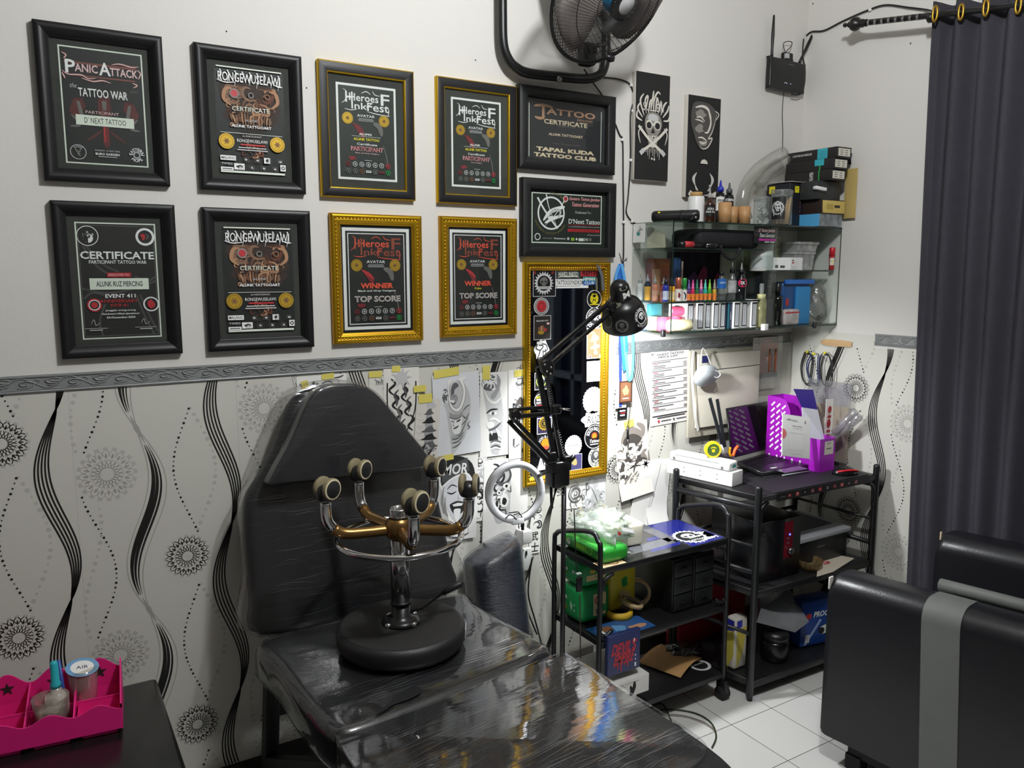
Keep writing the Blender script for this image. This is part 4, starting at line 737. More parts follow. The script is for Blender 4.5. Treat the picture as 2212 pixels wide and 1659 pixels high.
paper('drawing of screaming faces hung behind the ring light', (1046, 995), (1143, 985), (1056, 1175), 2, lambda S: (S.p(smooth([(.22, .15), (.55, .05), (.6, .5), (.55, .72), (.30, .76), (.2, .5)], 3, True), LGR), swirls(S, 22, 14, .2, .05, .6, .75, (DGR, INK, WPR, GREYP), .16), S.blob(.46, .50, .10, .09, PAP, 12, .1, 3), S.blob(.46, .51, .06, .05, INK, 10, .2, 3), S.blob(.5, .33, .09, .04, PAP, 10, .1, 5), S.c(.5, .33, .03, INK), S.blob(.33, .40, .05, .03, PAP, 10, .1, 5), S.c(.34, .40, .02, INK), swirls(S, 4, 7, .35, .9, .6, .98, (GREYP, DGR), .1)))
paper('narrow paper with two brush characters beside the trolley handle', (1147, 1098), (1171, 1095), (1149, 1196), 1, lambda S: (swirls(S, 8, 3, 0, 0, 1, .45, (DGR, INK, GREYP), .3), S.t('武', .42, .62, .2, INK, .7), S.t('士', .5, .86, .2, INK, .7)), cat='drawing')
paper('rose drawing below the gold mirror', (1222, 1030), (1266, 1024), (1226, 1100), 0, d_rose)
paper('pale grey angel drawing below the right corner of the mirror', (1264, 1026), (1308, 1018), (1266, 1125), 1, d_angel, m=M('bluish_paper', 'dcdde0', .8))
paper('large warm toned demon mask drawing right of the gold mirror', (1326, 925), (1397, 905), (1336, 1084), 1, d_bigoni, ((.45, .0, .05, .03, .1),), m=M('warm_paper', 'e4dfd6', .8), curl=.012)
paper('plain white sheet pinned to the wall behind the trolley', (1405, 992), (1450, 990), (1398, 1135), 1, lambda S: S.s_([(.1, .05), (.3, .04), (.9, .12)], .01, LGR), name='blank_paper', cat='paper', curl=.03)
paper('folded white sheet curling over the plain sheet behind the trolley', (1388, 992), (1428, 1000), (1384, 1150), 3, lambda S: S.s_([(.95, .2), (.9, .5), (.86, .8)], .02, LGR), name='folded_paper', cat='paper', curl=.02)
def d_price(S):
    S.t('DNEXT TATTOO', .52, .055, .028, INK, .68, .02); S.t('PRICE LIST', .46, .09, .026, INK, .5, .02); S.s_([(.02, .02), (.06, .05), (.10, .02)], .02, DGR); S.blob(.6, .015, .2, .012, GREYP, 12, .4, 3)
    R = random.Random(1); v = .135
    S.r(.04, v, .9, .007, DGR); v += .022
    for g in range(7):
        S.r(.04, v, .45+.2*R.random(), .009, DGR); v += .022
        for k in range(2 if g > 1 else 3):
            S.r(.08, v, .12 if k == 0 else .22+.1*R.random(), .008, RED if k == 0 else DGR); S.r(.84, v, .09, .008, DGR); v += .021
        S.r(.05, v, .88, .006, DGR); v += .026
    S.r(.04, .865, .92, .012, INK); S.r(.16, .892, .72, .012, INK); S.c(.2, .945, .028, RED); S.r(.26, .938, .26, .012, DGR); S.r(.56, .93, .05, .03, GREYP); S.r(.65, .938, .26, .012, DGR)
paper('tattoo price list sheet with rows of dark and red lines', (1404, 760), (1489, 750), (1410, 921), 1, d_price, name='price_list', cat='notice', m=M('pink_white_paper', 'eee8e6', .8))
# ================================================================ what hangs between mirror and shelf
LAN = M('lanyard_blue', '2f74cf', .6, var=.15, vs=80); LAN2 = M('lanyard_pale_blue', '5aa5e6', .6, var=.12, vs=80); LAN3 = M('lanyard_deep_blue', '2a3fa0', .6)
def strap(mb, pts, w, m, y0=2.385):
    P = [PY(u, v, y0-d) for u, v, d in pts]; P = [V(p) for p in smooth(P, 5)]
    vs = []
    for i, p in enumerate(P):
        tt = (P[min(i+1, len(P)-1)]-P[max(i-1, 0)]).normalized(); s = tt.cross(V((0, 1, 0))).normalized()*w/2; vs += [p+s, p-s, p+s+V((0, -.0015, 0)), p-s+V((0, -.0015, 0))]
    n = len(P)
    return mb.add(vs, [(4*i, 4*i+1, 4*i+5, 4*i+4) for i in range(n-1)]+[(4*i+2, 4*i+3, 4*i+7, 4*i+6) for i in range(n-1)]+[(4*i, 4*i+2, 4*i+6, 4*i+4) for i in range(n-1)]+[(4*i+1, 4*i+3, 4*i+7, 4*i+5) for i in range(n-1)], m)
def badge(label, straps, card, cm, draw, d):
    p, q = PY(*card[0], 2.4-d), PY(*card[1], 2.4-d); t = T('badge_lanyard', label, 'lanyard', (p.x, 2.4-d, q.z), 0, 'badges hanging by the mirror')
    mb = MB(); [strap(mb, s_, .013, m) for s_, m in straps]; mb.out('strap', t)
    mb = MB(); mb.b2((p.x, 2.4-d-.0015, q.z), (q.x, 2.4-d, p.z), cm); S = Sheet(mb, FL(p.x, q.z, 2.4-d-.0015), 0, 0, q.x-p.x, p.z-q.z, .0002); draw(S); mb.out('badge_card', t); return t
HOOKP = (1341, 566)
badge('pale blue strap looping low beside the lamp, with a brown badge card', [([(1338, 572, .0), (1330, 610, .004), (1345, 700, .004), (1352, 770, .006), (1358, 820, .012), (1366, 800, .014), (1366, 720, .012), (1350, 610, .01), (1342, 570, .004)], LAN2)], ((1338, 824), (1364, 868)), BROWN, lambda S: (S.b(0, 0, 1, 1, .08, M('badge_dark', '3a1d14', .6)), S.blob(.5, .45, .3, .3, TAN, 12, .5, 4), S.r(.25, .78, .5, .05, PINKP)), .022)
badge('deep blue strap with a white badge card behind the brown badge', [([(1340, 570, 0), (1336, 640, .002), (1343, 730, .003), (1349, 800, .003), (1353, 740, .006), (1346, 640, .005), (1343, 570, .003)], LAN)], ((1331, 816), (1352, 880)), WHT, lambda S: None, .012)
badge('thin dark blue strap with a small black badge card near the demon drawing', [([(1341, 570, 0), (1339, 660, .001), (1340, 780, .001), (1340, 878, .002)], LAN3)], ((1334, 879), (1354, 903)), STK, lambda S: (S.r(.2, .3, .6, .12, PRW), S.r(.3, .5, .5, .08, RED), S.r(.25, .66, .5, .12, LGR)), .006)
mb = MB(); p = PY(1341, 563, 2.4); mb.tube([p, p+V((0, -.03, 0)), p+V((0, -.034, .012))], .003, STL, 6); mb.tube([PY(1338, 546, 2.396), p+V((0, -.004, .004))], .0012, DGR, 5); solo(mb, 'wall_hook', 'small steel hook holding the blue lanyards', 'hook', p)
t = T('strap_keyring', 'grey webbing key strap hung over the top right corner of the mirror', 'strap', PY(1294, 580, 2.36))
mb = MB(); strap(mb, [(1290, 574, .024), (1299, 592, .026), (1303, 628, .026)], .012, M('grey_webbing', '5c5f63', .8), 2.395); mb.out('strap', t); mb = MB(); strap(mb, [(1288, 600, .027), (1289, 626, .027)], .008, M('olive_webbing', '6b6a58', .8), 2.395); mb.tube([PY(1292, 566, 2.37), PY(1287, 574, 2.365), PY(1293, 582, 2.365), PY(1298, 574, 2.368)], .001, STL, 5, closed=True); mb.out('ring', t)
# audio plug on its cable
def cable(name, label, pts, r, m, y=2.395, cat='cable', clips=(), fn=PY, base=None, n=6):
    P = [V(p) for p in smooth([fn(u, v, y if len(q) == 0 else q[0]) for u, v, *q in pts], 5)]
    t = T(name, label, cat, P[0] if base is None else base); MB().tube(P, r, m, n).out('cord', t)
    for u, v, *q in clips:
        c = fn(u, v, q[0] if q else y); MB().box(c, (.012, .010, .010) if fn is PY else (.010, .012, .010), WHT, None, .002).out('cable_clip', t, None, 'white plastic clip')
    return t
CORD = M('black_cord', '141414', .5); GCORD = M('dark_green_cord', '27331c', .5)
t = cable('audio_cable', 'thin black cord with a plug hanging before the demon drawing', [(1362, 868), (1359, 900), (1356, 922)], .0016, CORD, 2.37)
mb = MB(); mb.tube([PY(1356, 921, 2.37), PY(1356, 948, 2.37)], .0045, BLK, 10); mb.tube([PY(1356, 948, 2.37), PY(1357, 966, 2.37)], .002, STL, 8); mb.out('plug', t)
cable('fan_cable', 'black cable running down from the fan beside the stacked box frames', [(1262, 150, 2.34), (1280, 178, 2.38), (1300, 205), (1322, 250), (1338, 290), (1345, 305), (1346, 380), (1347, 470), (1347, 545), (1345, 600), (1352, 640)], .0028, CORD, 2.395, clips=((1344, 302), (1347, 480)))
cable('wall_cable', 'black clipped cable looping from the fan to the shelf', [(1262, 168), (1300, 167), (1340, 172), (1362, 184), (1369, 215), (1362, 250), (1362, 345), (1357, 425), (1353, 458), (1364, 477), (1378, 486)], .0028, CORD, 2.395, clips=((1363, 184), (1366, 240), (1363, 346), (1365, 478)))
# ================================================================ wall fan
c0 = V((1.613, 2.056, 2.446)); nF = V((cos(-1.38)*cos(-.66), sin(-1.38)*cos(-.66), sin(-.66))); eF = V((nF.y, -nF.x, 0)).normalized(); gF = nF.cross(eF)
fan = T('wall_fan', 'large black wall fan on a bent tube bracket', 'fan', (1.613, 2.38, 2.30))
def cg(r, an, d): return c0+eF*(r*cos(an))+gF*(r*sin(an))+nF*d
def guard(name, sg, n, dep, hub):
    mb = MB(); W_ = M('fan_wire', '1c1b1b', .4)
    for i in range(n):
        an = 2*pi*i/n; tw = .5 if sg > 0 else -.35
        mb.tube([cg(.222-(.222-hub)*q, an+tw*q*q, sg*dep*(1-(1-q)**2.4)) for q in (0, .06, .2, .4, .7, 1)], .0010, W_, 4, False)
    for q in (.35, .7): r = .222-(.222-hub)*q; mb.tube([cg(r, 2*pi*i/40, sg*dep*(1-(1-q)**2.4)) for i in range(40)], .0013, W_, 4, closed=True)
    mb.out(name, fan)
guard('front_guard', 1, 96, .075, .052); guard('rear_guard', -1, 72, .095, .07)
MB().tube([cg(.222, 2*pi*i/60, 0) for i in range(60)], .0062, BLK, 8, closed=True).out('guard_ring', fan)
mb = MB(); mb.lathe([(.030, .082), (.034, .080), (.052, .073), (.055, .070), (.050, .069), (.034, .074)], c0, nF, BLK, 24); mb.lathe([(0, .083), (.032, .081), (.034, .076)], c0, nF, M('hub_silver_badge', 'b8b6b8', .35, .2), 24)
for i in range(20): mb.tube([cg(.034, 2*pi*i/20, .076), cg(.052, 2*pi*i/20+.15, .072)], .003, BLK, 5)
mb.out('hub_badge', fan, None, 'round slotted centre with a silver badge')
for k in range(3):
    mb = MB(); vs = []; n = 10
    for i in range(n+1):
        q = i/n; r = .04+.165*q
        for j in range(5): p = (j/4-.5)*(.75+.45*sin(pi*q)); vs.append(cg(r, 2*pi*k/3+.5+p+.35*q, .012+.028*(j/4-.5)))
    mb.add(vs, [(i*5+j, i*5+j+1, i*5+j+6, i*5+j+5) for i in range(n) for j in range(4)], M('fan_blade_grey', '6d6562', .4), True); soft(mb.out('blade', fan), solid=.003)
MB().lathe([(0, .045), (.03, .043), (.045, .03), (.045, .0)], c0, nF, M('fan_spinner_blue', '1f86b8', .3), 20).out('blade_hub', fan, None, 'blue blade hub')
mb = MB(); mb.lathe([(0, -.02), (.05, -.03), (.068, -.09), (.072, -.16), (.060, -.23), (.03, -.26), (0, -.262)], c0, nF, BLK, 24); mb.out('motor', fan)
TB = [PY(u, v, 2.362) for u, v in ((1098, -90), (1086, -40), (1085, 30), (1087, 95), (1098, 128), (1116, 147), (1142, 158), (1200, 165), (1250, 170), (1278, 169), (1299, 158), (1308, 132), (1309, 90), (1309, 20), (1307, -60))]
MB().tube(smooth(TB, 5), .0165, BLK, 12).out('tube_bracket', fan)
mb = MB(); mb.tube([PY(1309, 40, 2.362), c0-nF*.2], .02, BLK, 12); mb.out('swivel_arm', fan)
mb = MB(); p = PY(1268, 118, 2.30); mb.box(p, (.055, .05, .075), BLK, None, .012); mb.box(p+V((-.008, -.026, .012)), (.012, .01, .03), MATTE, None, .003); mb.box(p+V((.016, -.026, .012)), (.012, .01, .024), MATTE, None, .003); mb.tube([p+V((.02, 0, .03)), PY(1309, 95, 2.35)], .008, BLK, 8); mb.out('switch_box', fan)
mb = MB(); p = PY(1208, 171, 2.345); mb.lathe([(0, .006), (.008, .005), (.011, 0), (.011, -.004)], p, (0, -1, 0), STL, 14); mb.out('wall_bolt', fan, None, 'silver wall bolt')
mb = MB(); mb.box(cg(.226, 2.2, 0), (.02, .02, .03), BLK, None, .004); mb.tube([PY(1310, 122, 2.0), PY(1326, 126, 2.0)], .006, BLK, 8); mb.out('guard_clip', fan)
# ================================================================ router
rt = T('wifi_router', 'black router with two raised antennas high in the corner', 'router', (2.77, 2.39, 2.34))
a, b = PY(1654, 126, 2.375), PY(1730, 203, 2.375); fr = F(PY(1652, 190, 2.39), PY(1727, 205, 2.39)-PY(1652, 190, 2.39), (0, 0, 1)); w = (PY(1727, 205, 2.39)-PY(1652, 190, 2.39)).length; fr.uy = V((0, 0, 1)); fr.n = fr.ux.cross(fr.uy).normalized()
mb = MB(); mb.prism(fr, smooth([(.01, 0), (w*.5, -.004), (w-.01, 0), (w, .01), (w, .11), (w-.01, .12), (.012, .122), (.002, .112), (0, .01)], 2, True), 0, .026, BLK, .006)
mb.rect(fr, w*.5, .103, w*.16, .003, GREYP, .0262); mb.out('case', rt)
mb = MB()
for k in (.42, .47, .58): mb.disc(fr, w*k, .028, .0018, M('router_led', 'cfe6ff', .4, emit=2), .0263, 8)
mb.out('status_light', rt)
for (u0, v0), (u1, v1) in (((1667, 126), (1672, 32)), ((1726, 137), (1765, 55))):
    p, q = PY(u0, v0, 2.38), PY(u1, v1, 2.38); mb = MB(); mb.tube([p, p+(q-p)*.12, p+(q-p)*.2, p+(q-p)*.55, q-(q-p)*.02, q], [.006, .006, .005, .007, .004, .002], BLK, 10); mb.out('antenna', rt)
mb = MB(); mb.box(PY(1700, 124, 2.385), (.055, .022, .036), BLK, None, .006); mb.box(PY(1700, 121, 2.37), (.02, .012, .02), M('adapter_silver', 'b9bbbd', .4), None, .002); mb.out('power_adapter', rt)
mb = MB(); mb.tube(smooth([PY(u, v, 2.375) for u, v in ((1700, 122), (1692, 98), (1698, 90), (1710, 91), (1709, 100), (1699, 112), (1708, 118), (1713, 132))], 5), .0018, CORD, 6); mb.out('adapter_lead', rt)
cable('router_cable', 'thin black cord dropping from the router to the shelf', [(1693, 200), (1690, 240), (1691, 290), (1690, 328)], .0016, CORD, 2.39)
cable('ceiling_cable', 'black cable from the curtain rod to the router, clipped to the wall', [(2024, 34, 2.86), (2010, 23, 2.93), (1960, 16, 2.94), (1912, 11, 2.942), (1870, 24, 2.942), (1820, 46, 2.942), (1780, 66, 2.942), (1752, 69, 2.942), (1736, 84, 2.942)], .0034, CORD, 2.942, clips=((1880, 21), (1735, 92, 2.942)), fn=PX)
cable('network_cable', 'black cable bending down beside the router to its underside', [(1736, 84, 2.385), (1734, 120, 2.38), (1739, 150, 2.38), (1737, 185, 2.375), (1727, 204, 2.37), (1710, 204, 2.372)], .0032, CORD, 2.385)
# ================================================================ glass corner shelf and everything on it
class FCyl:
    """a frame wrapped round an axis: x = arc length, y = along the axis, radius given by fn(y)"""
    def __init__(s, o, ax, e, rad): s.o = V(o); s.ax = V(ax).normalized(); e = V(e); s.e = (e-s.ax*e.dot(s.ax)).normalized(); s.g = s.ax.cross(s.e); s.rad = rad if callable(rad) else (lambda y: rad)
    def p(s, x, y, d=0): r = s.rad(y); a = x/max(r, 1e-4); return s.o+s.ax*y+(s.e*cos(a)+s.g*sin(a))*(r+d)
SX0, SX1, SY0, ZB, ZT = 2.004, 2.947, 2.175, 1.372, 1.779
PANE = CLEAR('shelf_glass', 'fcfefd', .06, .03, .008, 'cfdcd6'); EDGE = M('glass_edge_green', '26332d', .2, spec=.6); PLATE = CLEAR('shelf_plate_glass', 'd4ddd8', .12, .05, .05, '4c504c')
sh = T('glass_wall_shelf', 'glass display shelf crowded with ink bottles and boxes in the corner', 'shelf', (2.47, 2.4, ZB))
def pane(name, p, q, m=PANE, e=()):
    mb = MB().b2(p, q, m); o = mb.out(name, sh)
    return o
def strip(mb, p, q): mb.b2(p, q, EDGE)
pane('top_pane', (SX0, SY0, ZT-.006), (SX1, 2.398, ZT), PLATE); pane('bottom_pane', (SX0, SY0, ZB), (SX1, 2.398, ZB+.006), PLATE)
pane('side_pane', (SX0, SY0, ZB+.006), (SX0+.005, 2.398, ZT-.006)); pane('partition_pane', (2.545, SY0+.01, ZB+.006), (2.55, 2.398, ZT-.006)); pane('end_pane', (SX1-.005, SY0, ZB+.006), (SX1, 2.398, ZT-.006))
ZM = 1.487; ZU = 1.684; ZR = 1.603
pane('lower_shelf_pane', (SX0+.006, SY0+.02, ZM-.006), (2.50, 2.395, ZM), PLATE); pane('upper_shelf_pane', (SX0+.006, SY0+.02, ZU-.006), (2.50, 2.395, ZU), PLATE); pane('right_shelf_pane', (2.551, SY0+.02, ZR-.006), (2.90, 2.395, ZR), PLATE)
pane('sliding_pane', (2.49, SY0+.006, ZB+.01), (2.565, SY0+.010, ZT-.01))
mb = MB()
for z in (ZT, ZB+.005): strip(mb, (SX0, SY0-.001, z-.006), (SX1, SY0, z))
for x in (SX0, SX1-.005): strip(mb, (x, SY0-.001, ZB), (x+.005, SY0, ZT))
for x0, x1, z in ((SX0+.006, 2.50, ZM), (SX0+.006, 2.50, ZU), (2.551, 2.90, ZR)): strip(mb, (x0, SY0+.019, z-.006), (x1, SY0+.02, z))
mb.out('polished_edges', sh)
for i, (u, y) in enumerate(((1433, SY0-.004), (1760, SY0-.002))):
    x = PY(u, 700, y).x; MB().box((x, y, ZB+.004), (.016, .014, .026), BLK, None, .003).out('corner_clip', sh, None, 'black corner clip')
def atX(u, y): return PY(u, 560, y).x
SCALE = 1.72e-3
def jar(name, label, cat, x, y, z, parts, group=None):
    """a lathed vessel: parts = (part name, material, [(radius, height)..]) or ('label', drawing fn, z0, z1, radius)"""
    t = T(name, label, cat, (x, y, z), 0, group)
    for q in parts:
        if q[0] == 'label':
            _, fn, z0, z1, r, m, *op = q; wf, ee = op or (2.6, (-.45, -.9, 0)); mb = MB(); fr = FCyl((x, y, z+z0), (0, 0, 1), ee, r+.0006); w = r*wf
            n = 14; mb.add([fr.p(-w/2+w*i/n, (z1-z0)*k, 0) for k in (0, 1) for i in range(n+1)], [(i, i+1, n+2+i, n+1+i) for i in range(n)], m, True)
            S = Sheet(mb, fr, -w/2, 0, w, z1-z0, .0005); fn(S); mb.out('label', t)
        elif q[0] == 'mesh': q[1](t, V((x, y, z)))
        else: MB().lathe([(max(r, 0), h) for r, h in q[2]], (x, y, z), (0, 0, 1), q[1], 18).out(q[0], t)
    return t
def vessel(r, h, sh_=.7, neck=.35): return [(0, 0), (r*.92, 0), (r, .002), (r, h*sh_), (r*.85, h*(sh_+.12)), (r*neck, h*.92), (r*neck, h), (0, h)]
def capc(r, a, b): return [(0, a), (r, a), (r, b-.001), (r*.9, b), (0, b)]
def nozzle(r, a, b): return [(0, a), (r, a), (r, a+(b-a)*.35), (r*.45, a+(b-a)*.5), (r*.22, b), (0, b)]
def tx(s, m=INK, h=.3, w=.6, v=.5): return lambda S: S.t(s, .5, v, h, m, w, .02)
CPL = CLEAR('clear_plastic', 'eef2f0', .12, .05, .10, 'e4e8e6'); CPL2 = CLEAR('milky_plastic', 'f0f0ee', .08, .18, .42, 'd8dad8'); FILM = CLEAR('clear_film', 'f4f4f2', .22, .10, .10, 'e8e8e6', .6, 30)
# --- on the top pane
z0 = ZT+.0005
t = T('speaker', 'black cylinder speaker lying on the left end of the shelf top', 'speaker', (2.10, 2.25, z0)); p, q = V((2.045, 2.33, z0+.0215)), V((2.145, 2.195, z0+.0225)); ax = (q-p).normalized()
MB().lathe([(0, -.004), (.016, -.003), (.021, .004), (.0215, .02), (.0215, (q-p).length-.02), (.021, (q-p).length-.004), (.016, (q-p).length+.003), (0, (q-p).length+.004)], p, ax, BLK, 22).out('body', t)
MB().tube([p+ax*((q-p).length*.62), p+ax*((q-p).length*.66)], .0221, MATTE, 22).out('seam', t); fr = FCyl(p+ax*.02, ax, V((-.5, -.8, .35)), .0218); mb = MB(); mb.rect(fr, -.012, 0, .024, .075, M('olive_grille', '3a3d2a', .7)); mb.rect(fr, -.010, .002, .006, .008, YEL, .0004); mb.out('grille', t)
t = T('spring_clamp', 'small black clamp gripping the front edge of the shelf top', 'clamp', (2.17, SY0, z0)); x = atX(1492, SY0); mb = MB(); fr = FL(x, z0, SY0-.006); mb.prism(fr, [(-.026, .0), (-.012, .006), (0, .018), (.004, .026), (.016, .026), (.012, .018), (.018, .0), (.010, -.0), (0, .004)], 0, .010, BLK, .001); mb.rect(fr, .0, .013, .006, .002, WPR, .0106); mb.rect(fr, .0, .010, .006, .002, WPR, .0106); mb.out('jaw', t)
x = atX(1500, 2.29); jar('plastic_jar', 'tall white jar with a tan cork-coloured lid on the shelf top', 'jar', x, 2.29, z0, [('body', WHT, [(0, 0), (.030, 0), (.031, .004), (.031, .096), (.029, .101), (0, .101)]), ('lid', M('tan_lid', 'b48e57', .6), [(0, .101), (.023, .101), (.023, .117), (.020, .118), (0, .118)])])
AMB = M('amber_glass', '3a1d10', .12, spec=.7); x = atX(1529, 2.25)
jar('spray_bottle', 'amber bottle with a pump and a red and black label', 'bottle', x, 2.25, z0, [('body', AMB, vessel(.0195, .095, .72, .3)), ('pump', CPL2, [(0, .095), (.007, .095), (.007, .11), (.003, .115), (.003, .135), (.006, .136), (.006, .143), (0, .143)]), ('label', lambda S: (S.r(0, 0, 1, .18, RED), S.r(0, .85, 1, .12, RED), S.t('SOUL', .5, .35, .2, WPR, .55, .02), S.t('Dark Soap', .5, .62, .24, PRW, .8, .02, slant=.2)), .025, .068, .0195, STK)])
x = atX(1551, 2.31); jar('ink_bottle', 'black ink bottle with a pointed blue cap and white label', 'bottle', x, 2.31, z0, [('body', BLK, vessel(.0185, .128, .84, .5)), ('cap', M('cap_royal_blue', '2a35a8', .35), nozzle(.013, .128, .172)), ('label', tx('PINK', INK, .24, .6, .3), .055, .108, .0185, PAP)])
x = atX(1570, 2.26); jar('ink_bottle', 'black ink bottle with a pointed grey cap beside the blue-capped one', 'bottle', x, 2.26, z0, [('body', BLK, vessel(.0175, .118, .84, .5)), ('cap', M('cap_grey', '4e5354', .4), nozzle(.012, .118, .158)), ('label', tx('ETERNAL', WPR, .4, .9), .08, .104, .0175, STK)])
WOODY = M('tan_wrap', 'b08658', .5, var=.12, vs=50)
for (u, y, r, h), lb in zip(((1562, 2.205, .0250, .076), (1579, 2.235, .0205, .065), (1604, 2.21, .0235, .066)), ('tan bandage roll standing before the grey-capped bottle, the tallest of three', 'tan bandage roll in the middle of the three', 'tan bandage roll beside the clear jars')):
    jar('bandage_roll', lb, 'bandage roll', atX(u, y), y, z0, [('roll', WOODY, [(.006, 0), (r, 0), (r, h), (.006, h)]), ('core', MAROON, [(.006, h-.004), (.008, h+.0003), (.004, h+.0003), (.004, h-.004)])], 'tan bandage rolls on the shelf top')
# arched roll of film sleeves
pts = [PY(u, v, 2.33) for u, v in ((1612, 478), (1603, 440), (1610, 405), (1632, 372), (1660, 348), (1692, 330))]; pts[0].z = z0+.03
t = T('plastic_sleeve_bundle', 'long bundle of clear plastic sleeves arching up to the router cord', 'plastic sleeve', (pts[0].x, 2.33, z0)); MB().tube(smooth(pts, 5), .026, CLEAR('sleeve_film', 'efefec', .14, .12, .16, 'd2d2cc', .5, 25), 14).out('sleeve', t)
t2 = [PY(u, v, 2.335) for u, v in ((1640, 400), (1663, 370), (1700, 345))]; MB().tube(smooth(t2, 5), .02, CLEAR('sleeve_film', 'e9e9e6'), 12).out('inner_sleeve', t)
x = atX(1641, 2.235); t = jar('plastic_jar', 'clear round jar of white cups on the shelf top', 'jar', x, 2.235, z0, [('body', CPL, [(.0005, .001), (.031, .001), (.0315, .004), (.0315, .092), (.030, .097)]), ('lid', CLEAR('jar_lid_plastic', 'dfe4e2', .2, .06, .2, 'd0d4d2'), [(.0305, .092), (.0335, .094), (.0335, .106), (.030, .110), (0, .110)])])
R = random.Random(2); mb = MB()
for i in range(9): a = 6.28*R.random(); mb.lathe([(.006, 0), (.011, .018), (.0118, .018), (.0065, -.001)], (x+.014*cos(a), 2.235+.014*sin(a), z0+.004+.008*(i % 8)), (cos(a*3)*.7, sin(a*2)*.7, .6), CPL2, 10)
mb.out('cups', t)['kind'] = 'stuff'
x = atX(1683, 2.198); t = jar('plastic_jar', 'clear jar of wooden sticks with a black skull label', 'jar', x, 2.198, z0, [('body', CPL, [(.0005, .001), (.041, .001), (.042, .004), (.042, .118), (.040, .124)]), ('lid', CLEAR('jar_lid_plastic', 'dfe4e2'), [(.040, .118), (.044, .120), (.044, .134), (.04, .137), (0, .137)]), ('label', lambda S: (S.star(.48, .5, .50, .40, 18, LGR), S.c(.48, .5, .34, STK), e_skull(S, LGR, STK, .48, .46, 1.2), S.r(.2, .74, .56, .1, LGR)), .022, .108, .042, STK, 1.35, (-.93, -.36, 0))])
mb = MB(); STICK = M('stick_wood', 'c9a577', .65, var=.1, vs=40)
for i in range(26):
    a = 6.28*R.random(); q = .032*R.random()**.5; b = a+R.uniform(-.7, .7); mb.tube([(x+q*cos(a), 2.198+q*sin(a), z0+.005), (x+.034*cos(b), 2.198+.034*sin(b), z0+.098+.012*R.random())], .0032, STICK, 5)
mb.out('wooden_sticks', t)['kind'] = 'stuff'
# boxes at the right end
BX = M('carton_black', '1d1b1b', .5); BXB = M('carton_blue_black', '191b24', .45)
t = T('carton', 'tall black carton with two small yellow stickers', 'box', (2.77, 2.3, z0)); fr = F((2.700, 2.245, z0), (1, 0, 0), (0, 0, 1)); fl_ = F((2.700, 2.365, z0), (0, -1, 0), (0, 0, 1))
MB().b2((2.700, 2.245, z0), (2.845, 2.365, z0+.177), BXB, .001).out('body', t)
mb = MB(); mb.rect(fl_, .012, .138, .030, .03, YEL, .0004); mb.rect(fr, .028, .138, .026, .026, YEL, .0004); mb.text(fl_, 'OFF', .027, .156, .006, DGR, .0007); mb.text(fr, 'OFF', .041, .154, .006, DGR, .0007); mb.border(fl_, .055, .108, .045, .045, .002, M('copper_print', '8a5a3a', .5), .0004); [mb.rect(fr, .062, .04+.018*i, .004, .010, M('copper_print', '8a5a3a', .5), .0004) for i in range(5)]; mb.out('print', t)
t = T('paper_sheet', 'folded white paper lying across the tall black carton', 'paper', (2.68, 2.23, z0+.173)); fz = F((2.692, 2.235, z0+.1785), (1, 0, 0), (0, 1, 0)); mb = MB(); g = [(x_, y_) for x_ in range(9) for y_ in range(5)]
mb.add([fz.p(x_*.017, y_*.032, .002+.009*(max(0, x_-4)/4)*(1-abs(y_-1)/4)) for x_, y_ in g], [(i*5+j, i*5+j+1, i*5+j+6, i*5+j+5) for i in range(8) for j in range(4)], PAP, True); soft(mb.out('sheet', t), solid=.0012)
t = T('tissue_packet', 'small white packet wedged beside the tall black carton', 'packet', (2.77, 2.16, z0+.13)); MB().box((2.768, 2.155, z0+.148), (.055, .022, .014), WHT, (V((.96, -.2, -.12)).normalized(), V((.2, .97, 0)).normalized(), V((.12, 0, .99)).normalized()), .004).out('packet', t)
t = T('carton', 'dark grey carton with two printed circles, under the needle boxes', 'box', (2.84, 2.25, z0+.11)); MB().b2((2.757, 2.158, z0+.108), (2.90, 2.243, z0+.180), M('carton_grey', '2b2d2f', .55), .001).out('body', t); fr = F((2.757, 2.158, z0+.108), (1, 0, 0), (0, 0, 1)); mb = MB(); mb.ring(fr, .075, .046, .023, .0245, M('carton_ring', '4c5a58', .5), .0004); mb.ring(fr, .075, .018, .023, .0245, M('carton_ring', '4c5a58', .5), .0004, 24, .7); mb.out('print', t)
